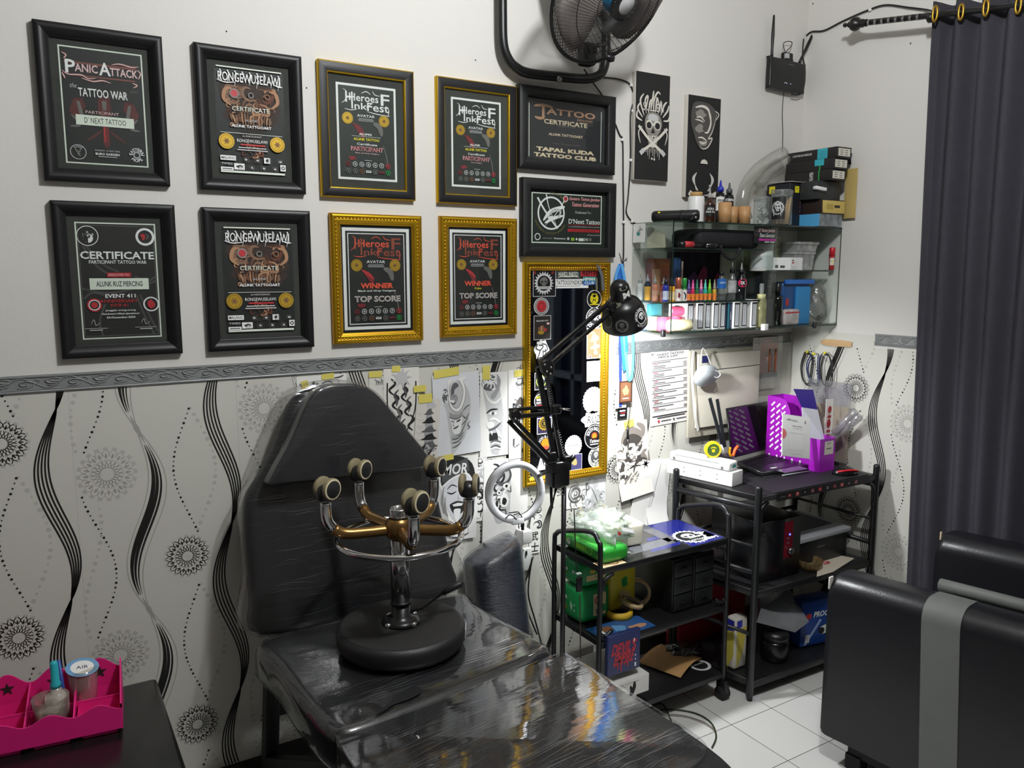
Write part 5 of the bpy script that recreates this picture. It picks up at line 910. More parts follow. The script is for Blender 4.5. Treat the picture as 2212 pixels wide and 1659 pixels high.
for k, (dx, lb) in enumerate(((-.004, 'lowest'), (.0, 'middle'), (.008, 'topmost'))):
    z = z0+.1815+k*.0435; t = T('needle_box', 'long black cartridge needle box, %s of the stack of three' % lb, 'box', (2.84+dx, 2.25, z), 0, 'black needle boxes on the shelf top'); MB().b2((2.798+dx, 2.125-.006*k, z), (2.888+dx, 2.355, z+.0425), BX, .001).out('body', t)
    fr = F((2.798+dx, 2.125-.006*k, z), (1, 0, 0), (0, 0, 1)); fl_ = F((2.798+dx, 2.355, z), (0, -1, 0), (0, 0, 1)); mb = MB(); mb.rect(fr, .008, .007, .074, .030, M('label_cream', 'd9d5c8', .7), .0004); [mb.rect(fr, .02+.03*(i % 2), .012+.008*(i//2), .018, .003, GREYP, .0006) for i in range(6)]
    if k == 2: mb.rect(fl_, .150, .002, .048, .040, M('carton_cyan', '35a8b5', .5), .0004); mb.text(fl_, 'CARTRIDGE NEEDLES', .075, .026, .008, WPR, .0004, .095); [mb.rect(fl_, .156, .008+.007*i, .034, .001, NAVY, .0006) for i in range(4)]
    elif k == 1: mb.rect(fl_, .145, .018, .045, .025, M('carton_cyan', '35a8b5', .5), .0004); mb.rect(fl_, .168, .0, .006, .018, GRN, .0004)
    else: mb.text(F(fl_.p(.135, .002), (0, 0, 1), (0, 1, 0)), 'REAPER', .018, .0, .018, WPR, .0005, .036); mb.rect(fl_, .168, .0, .006, .043, GRN, .0004)
    mb.out('print', t)
WBX = M('kraft_yellow_card', 'cbb264', .6); t = T('gift_box', 'small gold fronted box with a dark slot', 'box', (2.85, 2.22, z0+.055)); MB().b2((2.778, 2.150, z0+.050), (2.918, 2.243, z0+.107), M('box_dark_brown', '2a1c17', .5), .001).out('body', t); fr = F((2.782, 2.150, z0+.053), (1, 0, 0), (0, 0, 1)); mb = MB(); mb.prism(fr, [(0, 0), (.134, 0), (.134, .050), (0, .050)], 0, .006, WBX, .001); mb.rect(fr, .018, .014, .044, .022, M('kraft_yellow_dark', 'b09848', .6), .0064); mb.rect(fr, .068, .022, .034, .010, M('box_dark_brown', '2a1c17', .5), .0066); mb.out('front', t)
t = T('plastic_box', 'small clear plastic box with a blue edge under the gold box', 'box', (2.85, 2.22, z0)); MB().b2((2.765, 2.15, z0), (2.91, 2.243, z0+.049), CLEAR('bluish_plastic', 'cfd8dc', .15, .1, .45, 'a9b0b4')).out('body', t); MB().b2((2.762, 2.148, z0), (2.7665, 2.243, z0+.049), M('edge_sky_blue', '4e9fd0', .4)).out('blue_edge', t)
t = T('kraft_envelope', 'kraft envelope standing behind the boxes against the right wall', 'envelope', (2.93, 2.22, z0)); MB().box((2.936, 2.135, z0+.135), (.004, .055, .20), M('kraft_pale', 'b9a261', .75), None, .001).out('body', t)
t = T('tape_scrap', 'torn black tape stuck to the right wall behind the needle boxes', 'tape', (2.946, 2.1, z0+.25)); q = [PX(u, v, 2.944) for u, v in ((1812, 338), (1841, 331), (1838, 345), (1839, 354), (1815, 359))]; mb = MB(); mb.add(q, [(0, 1, 2, 3, 4)], M('black_tape', '1a1a1a', .6)); soft(mb.out('tape', t), solid=.0008)
# --- left half, upper shelf: folded black bag, torches
t = T('black_bag', 'folded black cloth bag stuffed on the upper shelf of the glass case', 'bag', (2.28, 2.28, ZU)); CLOTH = M('black_cloth', '17161b', .8, bump=.3, bs=40); mb = MB(); mb.box((2.33, 2.285, ZU+.037), (.34, .16, .072), CLOTH, None, .025); mb.out('body', t); mb = MB(); P = [PY(u, v, 2.19) for u, v in ((1556, 530), (1562, 548), (1578, 560), (1592, 552), (1598, 536))]; mb.tube(smooth(P, 4), [.004, .010, .011, .006, .003]+[.003]*0 if False else .006, CLOTH, 8); mb.out('handle', t)
t = T('flashlight', 'black torch with a red band lying before the black bag', 'torch', (2.12, 2.2, ZU)); p, q = V((2.065, 2.205, ZU+.012)), V((2.165, 2.198, ZU+.012)); MB().tube([p, p+(q-p)*.2, p+(q-p)*.3, q], [.012, .012, .009, .009], BLK, 12).out('body', t); MB().tube([p+(q-p)*.2, p+(q-p)*.62], .0122, RED, 12).out('red_band', t)
t = T('tattoo_machine', 'black tattoo machine grip lying in front of the black bag', 'tattoo machine', (2.18, 2.195, ZU)); p = V((2.19, 2.192, ZU+.010)); mb = MB(); mb.tube([p, p+V((.05, .004, 0)), p+V((.06, .005, .004))], [.009, .010, .006], BLK, 12); mb.out('grip', t); mb = MB(); mb.tube([p+V((-.004, 0, 0)), p], .008, CHR, 12); mb.out('tip', t)
t = T('receipt_stub', 'crumpled pale paper leaning on the side pane of the glass case', 'paper', (2.02, 2.3, ZU)); mb = MB(); mb.add([(2.02, 2.33, ZU+.001), (2.03, 2.24, ZU+.001), (2.035, 2.25, ZU+.05), (2.03, 2.30, ZU+.07), (2.025, 2.34, ZU+.03), (2.05, 2.27, ZU+.001)], [(0, 1, 2, 3, 4), (1, 5, 2)], M('receipt_paper', 'b9b5a0', .8)); soft(mb.out('sheet', t), solid=.001)
t = T('design_card', 'white card with a green jewel design stuck to the side pane', 'card', (2.0, 2.37, 1.70)); a = PX(1364, 486, SX0-.001); fr = F((SX0-.001, 2.392, 1.706), (0, -1, 0), (0, 0, 1)); mb = MB(); mb.prism(fr, smooth([(.002, 0), (.066, 0), (.068, .002), (.068, .068), (.066, .07), (.002, .07), (0, .068), (0, .002)], 1, True), 0, .001, WHT); S = Sheet(mb, fr, 0, 0, .068, .07, .0014); S.blob(.45, .52, .26, .2, LGR, 14, .5, 3); S.blob(.45, .54, .16, .12, TEAL, 10, .3, 2); S.s_([(.45, .45), (.6, .25), (.55, .12)], .05, GREYP); S.s_([(.5, .4), (.75, .3), (.8, .35)], .05, GREYP); mb.out('card', t)
# dark printed cloth hanging at the back of the case
t = T('printed_cloth', 'dark purple printed cloth hanging behind the ink bottles', 'cloth', (2.33, 2.385, ZM)); mb = MB(); n = 20; mb.add([(2.17+.30*i/n, 2.382+.006*sin(i*1.3), z) for z in (ZM+.002, ZU-.01) for i in range(n+1)], [(i, i+1, n+2+i, n+1+i) for i in range(n)], M('plum_cloth', '241a2c', .7), True); S = Sheet(mb, FL(2.17, ZM, 2.374), 0, 0, .30, .19, .0); S.blob(.62, .55, .12, .25, M('plum_pink', '8e2a4f', .7), 12, .4, 2); S.blob(.45, .6, .12, .2, M('plum_violet', '5a3566', .7), 12, .4, 4); S.blob(.9, .62, .08, .2, M('plum_pink', '8e2a4f', .7), 12, .4, 6); mb.out('cloth', t)
t = T('foil_pouch', 'blue and silver pouch standing behind the ink bottles', 'pouch', (2.17, 2.34, ZM)); mb = MB(); mb.box((2.175, 2.335, ZM+.085), (.035, .02, .16), M('pouch_blue', '4a6ea8', .3, .3), None, .008); mb.out('body', t); mb = MB(); mb.b2((2.190, 2.322, ZM+.06), (2.198, 2.324, ZM+.15), PINKP); mb.out('stripe', t)
t = T('orange_box', 'orange and brown box at the back of the glass case', 'box', (2.09, 2.36, ZM)); MB().b2((2.07, 2.345, ZM), (2.15, 2.39, ZM+.16), M('box_rust', '94492f', .6), .001).out('body', t); MB().b2((2.06, 2.343, ZM+.02), (2.10, 2.345, ZM+.12), TAN).out('print', t)
t = T('linen_pouch', 'pale cloth pouch hanging behind the big clear bottles', 'pouch', (2.50, 2.36, ZM)); mb = MB(); mb.box((2.49, 2.37, ZM+.10), (.085, .02, .17), M('linen', 'cfd2bd', .85, bump=.3, bs=30), None, .009); mb.out('body', t)
# --- ink bottles, left row along the side pane, then along the front
def ink(u, y, r, h, body, cap, lab, label, capk='nozzle', caph=.03, lf=None, lz=(.12, .62), z=ZM):
    x = atX(u, y) if u else 2.026
    pr = [('body', body, vessel(r, h, .82, .5)), ('cap', cap, nozzle(r*.62, h, h+caph) if capk == 'nozzle' else (capc(r*.9, h*.8, h+caph) if capk == 'wide' else capc(r*.6, h, h+caph)))]
    if capk == 'collar': pr[1] = ('cap', cap, [(0, h*.86), (r*.78, h*.86), (r*.78, h+.006), (r*.55, h+.007), (r*.55, h+caph*.55), (r*.3, h+caph*.7), (r*.25, h+caph), (0, h+caph)])
    if lab: pr.append(('label', lf or (lambda S: (S.r(0, .2, 1, .12, WPR), S.r(.25, .5, .5, .1, INK))), h*lz[0], h*lz[1], r, lab))
    return jar('ink_bottle', label, 'ink bottle', x, y, z+.0005, pr, 'ink bottles in the glass case')
i_ = lambda n, h: M('ink_'+n, h, .25, spec=.6); CN = CLEAR('nozzle_plastic', 'e6eaea', .2, .1, .4, 'dfe3e3')
ink(0, 2.372, .0125, .068, WHT, CN, None, 'white ink bottle deepest along the side pane')
ink(0, 2.330, .0125, .072, BLK, CN, M('label_yellow', 'efb52a', .5), 'yellow labelled ink bottle along the side pane', caph=.028, lz=(.02, .75))
ink(0, 2.288, .0115, .066, i_('salmon', 'd98d72'), CN, M('label_salmon', 'd9a48c', .5), 'salmon ink bottle along the side pane')
ink(0, 2.240, .0120, .062, i_('rose', 'b8474a'), CN, M('label_rose', 'cf8b8b', .5), 'red and white striped ink bottle nearest the front corner', caph=.026)
ink(1440, 2.212, .0118, .064, i_('blue', '23339a'), BLK, M('label_paleblue', 'c9d2e6', .5), 'dark blue ink bottle with a black pointed cap', 'nozzle', .032)
ink(1453, 2.212, .0118, .060, i_('amber', 'e8a81f'), BLK, M('label_amber', 'f1d9a0', .5), 'amber ink bottle with a black cap', 'collar', .022)
ink(1467, 2.214, .0125, .054, i_('copper', 'a8573f'), M('cap_copper', 'b0654c', .3, .4), M('label_white', 'e9e4df', .5), 'copper capped ink bottle with a white label', 'wide', .034, lz=(.02, .85), lf=lambda S: S.blob(.5, .5, .2, .3, MAROON, 10, .5, 3))
ink(1480, 2.214, .0105, .054, i_('green', '2c7a3a'), M('cap_green', '2c8a3c', .25), M('label_white', 'e9e4df', .5), 'green capped ink bottle with a white label', 'wide', .032, lz=(.02, .8), lf=lambda S: S.s_([(.3, .2), (.6, .5), (.5, .9)], .2, INK))
for u, cp, bd, lb in ((1490, '5b4a8a', '5b2f6d', 'violet tipped'), (1498.5, 'e0569a', 'c52a55', 'pink tipped, red bodied'), (1507.5, '1f7a5a', '2c6b3c', 'dark green tipped'), (1516.5, 'e886b4', '7a4f8c', 'pale pink tipped, mauve bodied'), (1525.5, '4ec7b4', '2ba391', 'turquoise tipped'), (1535, '86d13a', '3f9a35', 'lime tipped'), (1545.5, '8f8a80', 'c9a53a', 'grey tipped, yellow bodied')):
    ink(u, 2.205, .0078, .046, i_(bd, bd), M('tip_'+cp, cp, .35), M('label_flame', 'd9772e', .5), 'small %s ink bottle in the row of seven' % lb, 'collar', .034, lz=(.08, .6), lf=lambda S: (S.r(0, .1, 1, .2, YEL), S.r(.2, .5, .6, .25, MAROON)))
CLB = CLEAR('clear_bottle', 'dfe4e4', .25, .03, .12, 'cfd3d3')
def big(u, y, r, h, body, cap, lab, label, tip):
    x = atX(u, y); pr = [('body', body, [(0, 0), (r*.93, 0), (r, .003), (r, h*.70), (r*.9, h*.80), (r*.5, h*.92), (r*.42, h), (0, h)]), ('cap', BLK, [(0, h), (r*.52, h), (r*.52, h+.014), (0, h+.014)])]
    if tip: pr.append(('spout', CN, [(0, h+.014), (r*.35, h+.014), (r*.14, h+.024), (r*.1, h+.040), (0, h+.040)]))
    pr.append(('label',)+lab); return jar('dispenser_bottle', label, 'bottle', x, y, ZM+.0005, pr, 'large dispenser bottles in the glass case')
big(1560, 2.22, .0185, .095, CLB, BLK, (lambda S: (S.r(0, .78, 1, .22, WPR), S.t('AQUA', .5, .4, .2, WPR, .5, .02)), .045, .082, .0185, BLU), 'clear bottle with a blue and white label', False)
big(1583, 2.235, .0185, .105, CLB, BLK, (lambda S: None, .028, .075, .0185, CLEAR('label_clear_white', 'ededed', .1, .2, .6, 'e8e8e8')), 'clear spouted bottle between the blue and the pink labelled ones', True)
big(1603, 2.212, .0205, .103, CLEAR('smoke_bottle', '5a5f66', .25, .03, .45, '20222a'), BLK, (lambda S: (S.mb.disc(S.fr, S.x+S.w*.5, S.y+S.h*.5, S.w*.36, M('magenta_print', 'd8265c', .45), S.D(), 20, S.h*.5), S.t('DK', .5, .5, .4, WPR, .3, .03)), .05, .082, .0205, CLEAR('label_film', 'ffffff', .05, .1, .0)), 'dark spouted bottle with a pink oval label', True)
# --- left half, bottom row: bandage rolls and cartridge boxes
PK = M('bandage_pink', 'e0557c', .8, var=.1, vs=80); CRMB = M('bandage_cream', 'ece2b4', .8, var=.06, vs=80)
def lroll(label, p, q, r, m, core=None):
    t = T('bandage_roll', label, 'bandage roll', (p[0], p[1], p[2]-r), 0, 'self-sticking bandage rolls in the glass case'); p, q = V(p), V(q); ax = (q-p); L_ = ax.length
    MB().lathe([(r*.4, 0), (r*.94, 0), (r, .002), (r, L_-.002), (r*.94, L_), (r*.4, L_)], p, ax, m, 20).out('roll', t); MB().lathe([(r*.4, 0), (r*.4, L_), (r*.32, L_), (r*.32, 0), (r*.4, 0)], p, ax, core or PAP, 14).out('core', t); return t
zb = ZB+.0065; r = .021
lroll('cream bandage roll lying at the front left of the bottom pane', (2.02, 2.20, zb+.022), (2.115, 2.192, zb+.022), .0215, CRMB, TAN)
lroll('yellow bandage roll standing on end behind the lamp head', (2.03, 2.25, zb+.046), (2.03, 2.21, zb+.046), .0175, M('bandage_yellow', 'efe29a', .8)) if False else None
t = jar('bandage_roll', 'pale yellow bandage roll standing deep beside the side pane', 'bandage roll', 2.03, 2.30, zb, [('roll', M('bandage_yellow', 'efe29a', .8), [(.008, 0), (.021, 0), (.021, .05), (.008, .05)]), ('core', PAP, [(.008, .046), (.009, .0503), (.006, .0503), (.006, .046)])], 'self-sticking bandage rolls in the glass case')
for lb, u, y, h in (('pink bandage roll standing behind the cream roll', 1436, 2.255, .05), ('deep pink bandage roll standing beside the black box', 1463, 2.22, .052)): jar('bandage_roll', lb, 'bandage roll', atX(u, y), y, zb, [('roll', PK, [(.008, 0), (.0235, 0), (.0235, h), (.008, h)]), ('core', PAP, [(.008, h-.004), (.009, h+.0003), (.006, h+.0003), (.006, h-.004)])], 'self-sticking bandage rolls in the glass case')
lroll('pink bandage roll lying on top of the standing pink rolls', (2.075, 2.245, zb+.052+.0195), (2.145, 2.215, zb+.052+.0195), .0185, PK)
t = T('carton', 'black box with a white figure mark beside the cartridge boxes', 'box', (2.19, 2.3, zb)); MB().b2((2.158, 2.215, zb), (2.182, 2.38, zb+.098), BX, .001).out('body', t); fr = F((2.158, 2.215, zb), (1, 0, 0), (0, 0, 1)); mb = MB(); mb.disc(fr, .012, .085, .004, WPR, .0004, 10); mb.rect(fr, .010, .062, .004, .02, WPR, .0004); mb.rect(fr, .004, .073, .016, .004, WPR, .0004); mb.out('print', t)
t = T('cyan_pad', 'cyan packet showing above the pink rolls', 'packet', (2.09, 2.36, zb)); MB().b2((2.06, 2.35, zb), (2.12, 2.37, zb+.095), M('packet_cyan', '4fb5c9', .5), .002).out('body', t)
CB = M('cartridge_white', 'e4e4e2', .5); WIN = M('cartridge_window', 'c9ccd0', .4)
ords = ('first from the pink rolls', 'second from the pink rolls', 'third from the pink rolls', 'fourth from the pink rolls', 'fifth, beside the dark blue box', 'first right of the dark blue box', 'second right of the dark blue box', 'last, tilted beside the yellow spray bottle')
cx_ = [1494.5, 1514.5, 1532.5, 1548.5, 1565, 1594, 1612, 1632]
for k, u in enumerate(cx_):
    x = atX(u, 2.20); w = .0325 if k < 2 else (.0295 if k < 5 else .0315); t = T('cartridge_box', 'white and black cartridge box, '+ords[k], 'box', (x, 2.26, zb), 0, 'cartridge boxes on the bottom pane'); dz = .006 if k == 7 else 0
    MB().b2((x-w/2, 2.198-.004*(k % 2), zb+dz*0), (x+w/2, 2.30, zb+.104+dz), CB, .0015).out('body', t); fr = F((x-w/2, 2.198-.004*(k % 2), zb), (1, 0, 0), (0, 0, 1)); mb = MB(); mb.rect(fr, .002, .006, w-.004, .093, STK, .0004); mb.rect(fr, .0055, .010, w-.011, .082, WIN, .0007); R = random.Random(k)
    mb.text(F(fr.p(w/2, 0), (0, 0, 1), (-1, 0, 0)), 'CARTRIDGES', .05, .0, .0035, GREYP, .001, .06); mb.rect(fr, w/2-.002, .086, .004, .003, GREYP, .001); mb.out('print', t)
x = atX(1579, 2.21); t = T('cartridge_box', 'dark blue cartridge box among the white ones', 'box', (x, 2.26, zb), 0); MB().b2((x-.0135, 2.203, zb), (x+.0135, 2.30, zb+.100), M('cartridge_navy', '2b3a55', .45), .001).out('body', t); fr = F((x-.0135, 2.203, zb), (1, 0, 0), (0, 0, 1)); mb = MB(); mb.rect(fr, 0, 0, .006, .1, M('carton_cyan', '35a8b5', .5), .0003); mb.text(F(fr.p(.016, 0), (0, 0, 1), (-1, 0, 0)), 'FIGHT', .05, 0, .005, WPR, .0006, .03); mb.out('print', t)
# --- middle: sign, labelled drum, spray bottles
t = T('event_card', 'black and pink event card reading Tattoo Jember stuck behind the front glass', 'card', (2.56, 2.18, 1.715)); fr = FL(atX(1626, 2.188), 1.706, 2.188); w = atX(1673, 2.188)-fr.o.x; mb = MB(); mb.prism(fr, [(0, 0), (w, 0), (w, .066), (0, .066)], 0, .001, STK); S = Sheet(mb, fr, 0, 0, w, .066, .0013); S.t('12 Tattoo Jember', .56, .26, .26, PINKP, .76, .015, slant=.3); S.t('Tattoo Generation', .58, .52, .24, WPR, .7, .01, slant=.3); S.r(.22, .72, .78, .12, M('magenta_strip', 'c02a9a', .5)); S.r(.5, .88, .2, .06, WPR); S.r(.74, .88, .22, .06, PRW); S.o(.1, .4, .07, .085, GREYP); mb.out('card', t)
x = atX(1650, 2.25); t = jar('tissue_drum', 'white drum with a printed blue and grey label behind the event card', 'canister', x, 2.262, ZR-.004, [('body', WHT, [(0, 0), (.044, 0), (.045, .003), (.045, .108), (0, .108)]), ('label', lambda S: (S.r(0, 0, 1, .4, M('drum_blue', '8fb3c9', .5)), S.lines(.5, .55, .8, 5, .09, GREYP, .02)), .012, .062, .045, M('drum_label', 'd6dadb', .5)), ('lid', PAP, [(0, .108), (.043, .108), (.043, .114), (0, .114)])])
t = T('camera_box', 'dark wrapped box with a square outline under the drum', 'box', (2.58, 2.26, ZB)); MB().b2((2.552, 2.225, ZM+.0), (2.62, 2.33, ZR-.006), M('box_wrapped_black', '1b1d24', .2, coat=.4), .004).out('body', t); fr = FL(2.562, ZM+.05, 2.225); mb = MB(); mb.border(fr, .005, .0, .026, .024, .002, GREYP, .0006); mb.out('print', t); MB().b2((2.552, 2.22, zb), (2.62, 2.34, ZM-.0005), M('box_wrapped_grey', '3a3d42', .3), .003).out('lower_half', t)
x = atX(1648, 2.205); jar('spray_bottle', 'spray bottle of yellowish liquid beside the last cartridge box', 'bottle', 2.512, 2.205, zb, [('body', CLEAR('yellow_liquid_bottle', 'dcd9a8', .2, .05, .45, 'cfcb98'), vessel(.022, .118, .84, .6)), ('collar', M('collar_cream', 'e6e0a8', .5), [(0, .112), (.017, .112), (.017, .13), (0, .13)]), ('nozzle', CN, [(0, .13), (.009, .13), (.009, .168), (.006, .172), (0, .172)])])
t = T('eraser_block', 'white cube poking below the bottom pane under the spray bottle', 'block', (2.54, 2.165, ZB-.01)); MB().box((atX(1657, 2.163), 2.1605, ZB+.008), (.024, .020, .026), WHT, None, .003).out('block', t)
# --- right half
t = T('paper_box', 'white product box with a red logo on the right shelf pane', 'box', (2.68, 2.24, ZR)); A_, B_, C_ = V((2.600, 2.285, ZR+.0005)), V((2.672, 2.202, ZR+.0005)), V((2.748, 2.205, ZR+.0005)); mb = MB(); D_ = A_+C_-B_; up = V((0, 0, .050)); mb.add([A_, B_, C_, D_, A_+up, B_+up, C_+up, D_+up], [(0, 1, 5, 4), (1, 2, 6, 5), (2, 3, 7, 6), (3, 0, 4, 7), (4, 5, 6, 7), (0, 3, 2, 1)], WHT); mb.out('body', t); fr = F(B_, C_-B_, (0, 0, 1)); mb = MB(); mb.rect(fr, .008, .036, .012, .004, DGR, .0004); mb.rect(fr, .008, .026, .012, .006, RED, .0004); mb.text(fr, 'SOAP', .034, .029, .006, LGR, .0004); [mb.rect(fr, .008, .006+.004*i, .03, .001, LGR, .0004) for i in range(3)]; f2 = F(A_, B_-A_, (0, 0, 1)); mb.rect(f2, .05, .008, .012, .012, DGR, .0004); mb.rect(f2, .07, .008, .018, .010, DGR, .0004); mb.out('print', t)
def tub(label, p, q, ztop, m, name='food_tub', lid=None, inner=None):
    t = T(name, label, 'container', ((p[0]+q[0])/2, (p[1]+q[1])/2, p[2])); mb = MB(); x0, y0, z_ = p; x1, y1 = q[:2]; e = .006
    b = [(x0+e, y0+e, z_), (x1-e, y0+e, z_), (x1-e, y1-e, z_), (x0+e, y1-e, z_)]; c = [(x0, y0, ztop), (x1, y0, ztop), (x1, y1, ztop), (x0, y1, ztop)]; mb.add(b+c, [(3, 2, 1, 0), (0, 1, 5, 4), (1, 2, 6, 5), (2, 3, 7, 6), (3, 0, 4, 7)], m); mb.out('body', t)
    MB().b2((x0-.003, y0-.003, ztop-.006), (x1+.003, y1+.003, ztop+.004), lid or m).out('lid', t); return t
tub('clear lidded tub at the back of the right shelf pane', (2.735, 2.235, ZR+.0005), (2.86, 2.385), ZR+.072, CPL2); tub('flat clear box on top of the lidded tub', (2.74, 2.225, ZR+.077), (2.865, 2.37), ZR+.112, CPL2, 'parts_box'); tub('yellowish clear box behind the flat clear box', (2.60, 2.30, ZR+.0005), (2.725, 2.39), ZR+.135, CLEAR('olive_plastic', 'd6d8b8', .1, .2, .5, 'a8aa88'), 'parts_box')
jar('glue_stick', 'red glue stick with a cream label at the right of the shelf', 'glue stick', atX(1797, 2.20), 2.20, ZR+.0005, [('tube', RED, [(0, 0), (.0105, 0), (.0105, .058), (0, .058)]), ('cap', M('cap_red', 'c0202c', .4), [(0, .058), (.0118, .058), (.0118, .092), (.010, .094), (0, .094)]), ('label', lambda S: (S.r(.2, .25, .6, .3, NAVY), S.r(.3, .45, .2, .2, YEL)), .02, .05, .0105, M('label_cream', 'd9d5c8', .7))])
x = atX(1684, 2.215); jar('spray_bottle', 'glossy black spray bottle at the left of the lower right compartment', 'bottle', x, 2.215, zb, [('body', M('bottle_gloss_black', '131314', .1, spec=.7), vessel(.0215, .130, .82, .45)), ('trigger', BLK, [(0, .13), (.011, .13), (.013, .15), (.011, .168), (.006, .175), (0, .175)])])
t = T('mask_pack', 'blue pack of masks in a clear bag filling the lower right compartment', 'packet', (2.75, 2.28, zb)); MB().box((2.755, 2.285, zb+.088), (.165, .10, .175), M('pack_navy', '1f4a80', .35), None, .012).out('body', t); MB().box((2.79, 2.232, zb+.078), (.085, .02, .155), M('mask_blue', '2f86c2', .6, bump=.4, bs=60, stretch=(1, 1, 8)), None, .005).out('masks', t)
fr = F((2.68, 2.234, zb), (1, 0, 0), (0, 0, 1)); mb = MB(); S = Sheet(mb, fr, 0, 0, .08, .17, .0005); S.blob(.25, .45, .16, .12, RED, 10, .4, 3); S.r(.1, .62, .5, .05, WPR); mb.out('print', t); MB().b2((2.675, 2.222, zb+.166), (2.855, 2.235, zb+.186), M('band_blue', '2a6cc0', .35), .004).out('header', t)
t = T('zip_bag', 'small clear zip bag with a red seal before the blue mask pack', 'bag', (2.70, 2.205, zb)); mb = MB(); mb.box((2.683, 2.200, zb+.034), (.092, .022, .066), CLEAR('zip_bag_film', 'e9e4e0', .2, .1, .5, 'ded6d0', .5, 30), None, .010); mb.out('body', t); MB().b2((2.640, 2.187, zb+.050), (2.726, 2.190, zb+.055), RED).out('seal', t)
t = T('plastic_bag', 'crumpled clear plastic bag at the right end of the shelf', 'bag', (2.88, 2.24, zb)); mb = MB(); bm = bmesh.new(); bmesh.ops.create_icosphere(bm, subdivisions=3, radius=1); R = random.Random(8)
for v in bm.verts: k = 1+.22*sin(v.co.x*7+v.co.z*5)+.12*R.random(); v.co = V((v.co.x*.042*k, v.co.y*.05*k, v.co.z*.085*k))
mb.bm(bm, FILM, lambda p: p+V((2.895, 2.255, zb+.088))); mb.out('film', t)
# ================================================================ below the shelf: boards, mask, batteries, hanging cables
BOARD = M('cream_board', 'dcd6c6', .7); MBL = M('board_edge', 'b3ad9d', .7)
t = T('sketch_board', 'large cream board with a dark line leaning on the wall behind the laptop', 'board', (2.56, 2.37, .93)); MB().b2((2.335, 2.362, .955), (2.70, 2.372, 1.262), BOARD, .002).out('board', t); fr = FL(2.335, .955, 2.362); mb = MB(); mb.stroke(fr, [(.06, .238), (.2, .240), (.365, .243)], .003, INK, .0005); mb.rect(fr, .02, .27, .035, .03, M('sticker_navy', '2a2f6a', .5), .0005); mb.out('print', t)
t = T('sketch_board', 'second cream board showing behind the first at the wall border', 'board', (2.55, 2.39, .92)); MB().b2((2.30, 2.374, .915), (2.715, 2.384, 1.278), MBL, .002).out('board', t)
t = T('bag_strap', 'white cloth strap hanging down the left side of the cream boards', 'strap', (2.34, 2.35, 1.27)); mb = MB(); strap(mb, [(1498, 758, .03), (1494, 800, .045), (1498, 860, .045), (1502, 905, .045), (1508, 930, .04)], .012, PAP, 2.395); mb.out('strap', t)
t = T('face_mask', 'pale grey moulded face mask hanging by its white ear loop', 'face mask', (2.32, 2.33, 1.29)); GM = M('mask_grey', 'b9bfc2', .85, bump=.1, bs=200)
a, b, c, d, e, f_, g, h_ = [PY(u, v, y) for u, v, y in ((1498, 806, 2.33), (1512, 788, 2.315), (1538, 785, 2.30), (1557, 800, 2.315), (1552, 824, 2.32), (1512, 841, 2.33), (1494, 826, 2.34), (1527, 808, 2.265))]
mb = MB(); mb.add([a, b, c, d, e, f_, g, h_], [(0, 1, 7), (1, 2, 7), (2, 3, 7), (3, 4, 7), (4, 5, 7), (5, 6, 7), (6, 0, 7)], GM, True); soft(mb.out('shell', t), sub=2, solid=.003)
mb = MB(); mb.tube(smooth([PY(u, v, 2.33) for u, v in ((1513, 790), (1515, 765), (1519, 752), (1528, 768), (1536, 788))], 5), .0022, WHT, 6); mb.out('ear_loop', t); mb = MB(); mb.tube(smooth([PY(u, v, 2.30) for u, v in ((1540, 800), (1552, 803), (1556, 810), (1548, 816), (1541, 812))], 5), .0025, WHT, 6); mb.out('ear_loop', t)
t = T('battery_pack', 'orange carded battery pack in a clear bag hung by the corner', 'battery pack', (2.74, 2.39, 1.13)); fr = FL(atX(1648, 2.386), 1.135, 2.386); x0, x1 = fr.o.x, atX(1689, 2.386); w = x1-x0
MB().b2((x0, 2.384, 1.135), (x1, 2.386, 1.318), M('card_orange', 'd8591f', .4), .001).out('card', t); mb = MB(); S = Sheet(mb, F((x0, 2.384, 1.135), (1, 0, 0), (0, 0, 1)), 0, 0, w, .183, .0005); S.r(0, 0, 1, .18, M('card_brown', '2c2320', .5)); S.r(.2, .1, .45, .06, RED); S.r(0, .88, 1, .12, M('card_brown', '2c2320', .5)); S.t('DRY', .42, .13, .05, PINKP, .36, .02); mb.out('print', t)
for i in (0, 1): MB().cyl((x0+w*(.42+.32*i), 2.378, 1.16), (x0+w*(.42+.32*i), 2.378, 1.262), .0105, M('battery_copper', 'b4653c', .25, .7), 14).out('battery', t)
MB().b2((atX(1634, 2.37), 2.369, 1.085), (x1+.01, 2.3695, 1.315), CLEAR('clear_film', 'f4f4f2')).out('bag', t); mb = MB(); fr = FL(atX(1634, 2.388), 1.085, 2.389); mb.rect(fr, 0, 0, .155, .2, M('receipt_print', 'd8d4c4', .7)); [mb.rect(fr, .01, .02+.012*i, .12*(.5+.5*((i*7) % 3)/2), .002, LGR, .0004) for i in range(10)]; mb.out('receipt', t)
t = T('craft_stick', 'wooden craft stick on the right wall holding the hanging cables', 'stick', (2.94, 2.1, 1.3)); a, b = PX(1778, 752, 2.942), PX(1838, 750, 2.942); mb = MB(); mb.prism(F((2.944, a.y, 1.283), (0, -1, 0), (0, 0, 1)), [(.006*0+x, y) for x, y in smooth([(0, 0), (a.y-b.y-.008, 0), (a.y-b.y, .012), (a.y-b.y-.008, .024), (0, .024)], 3, True)], 0, .002, STICK, .0005); mb.out('stick', t)
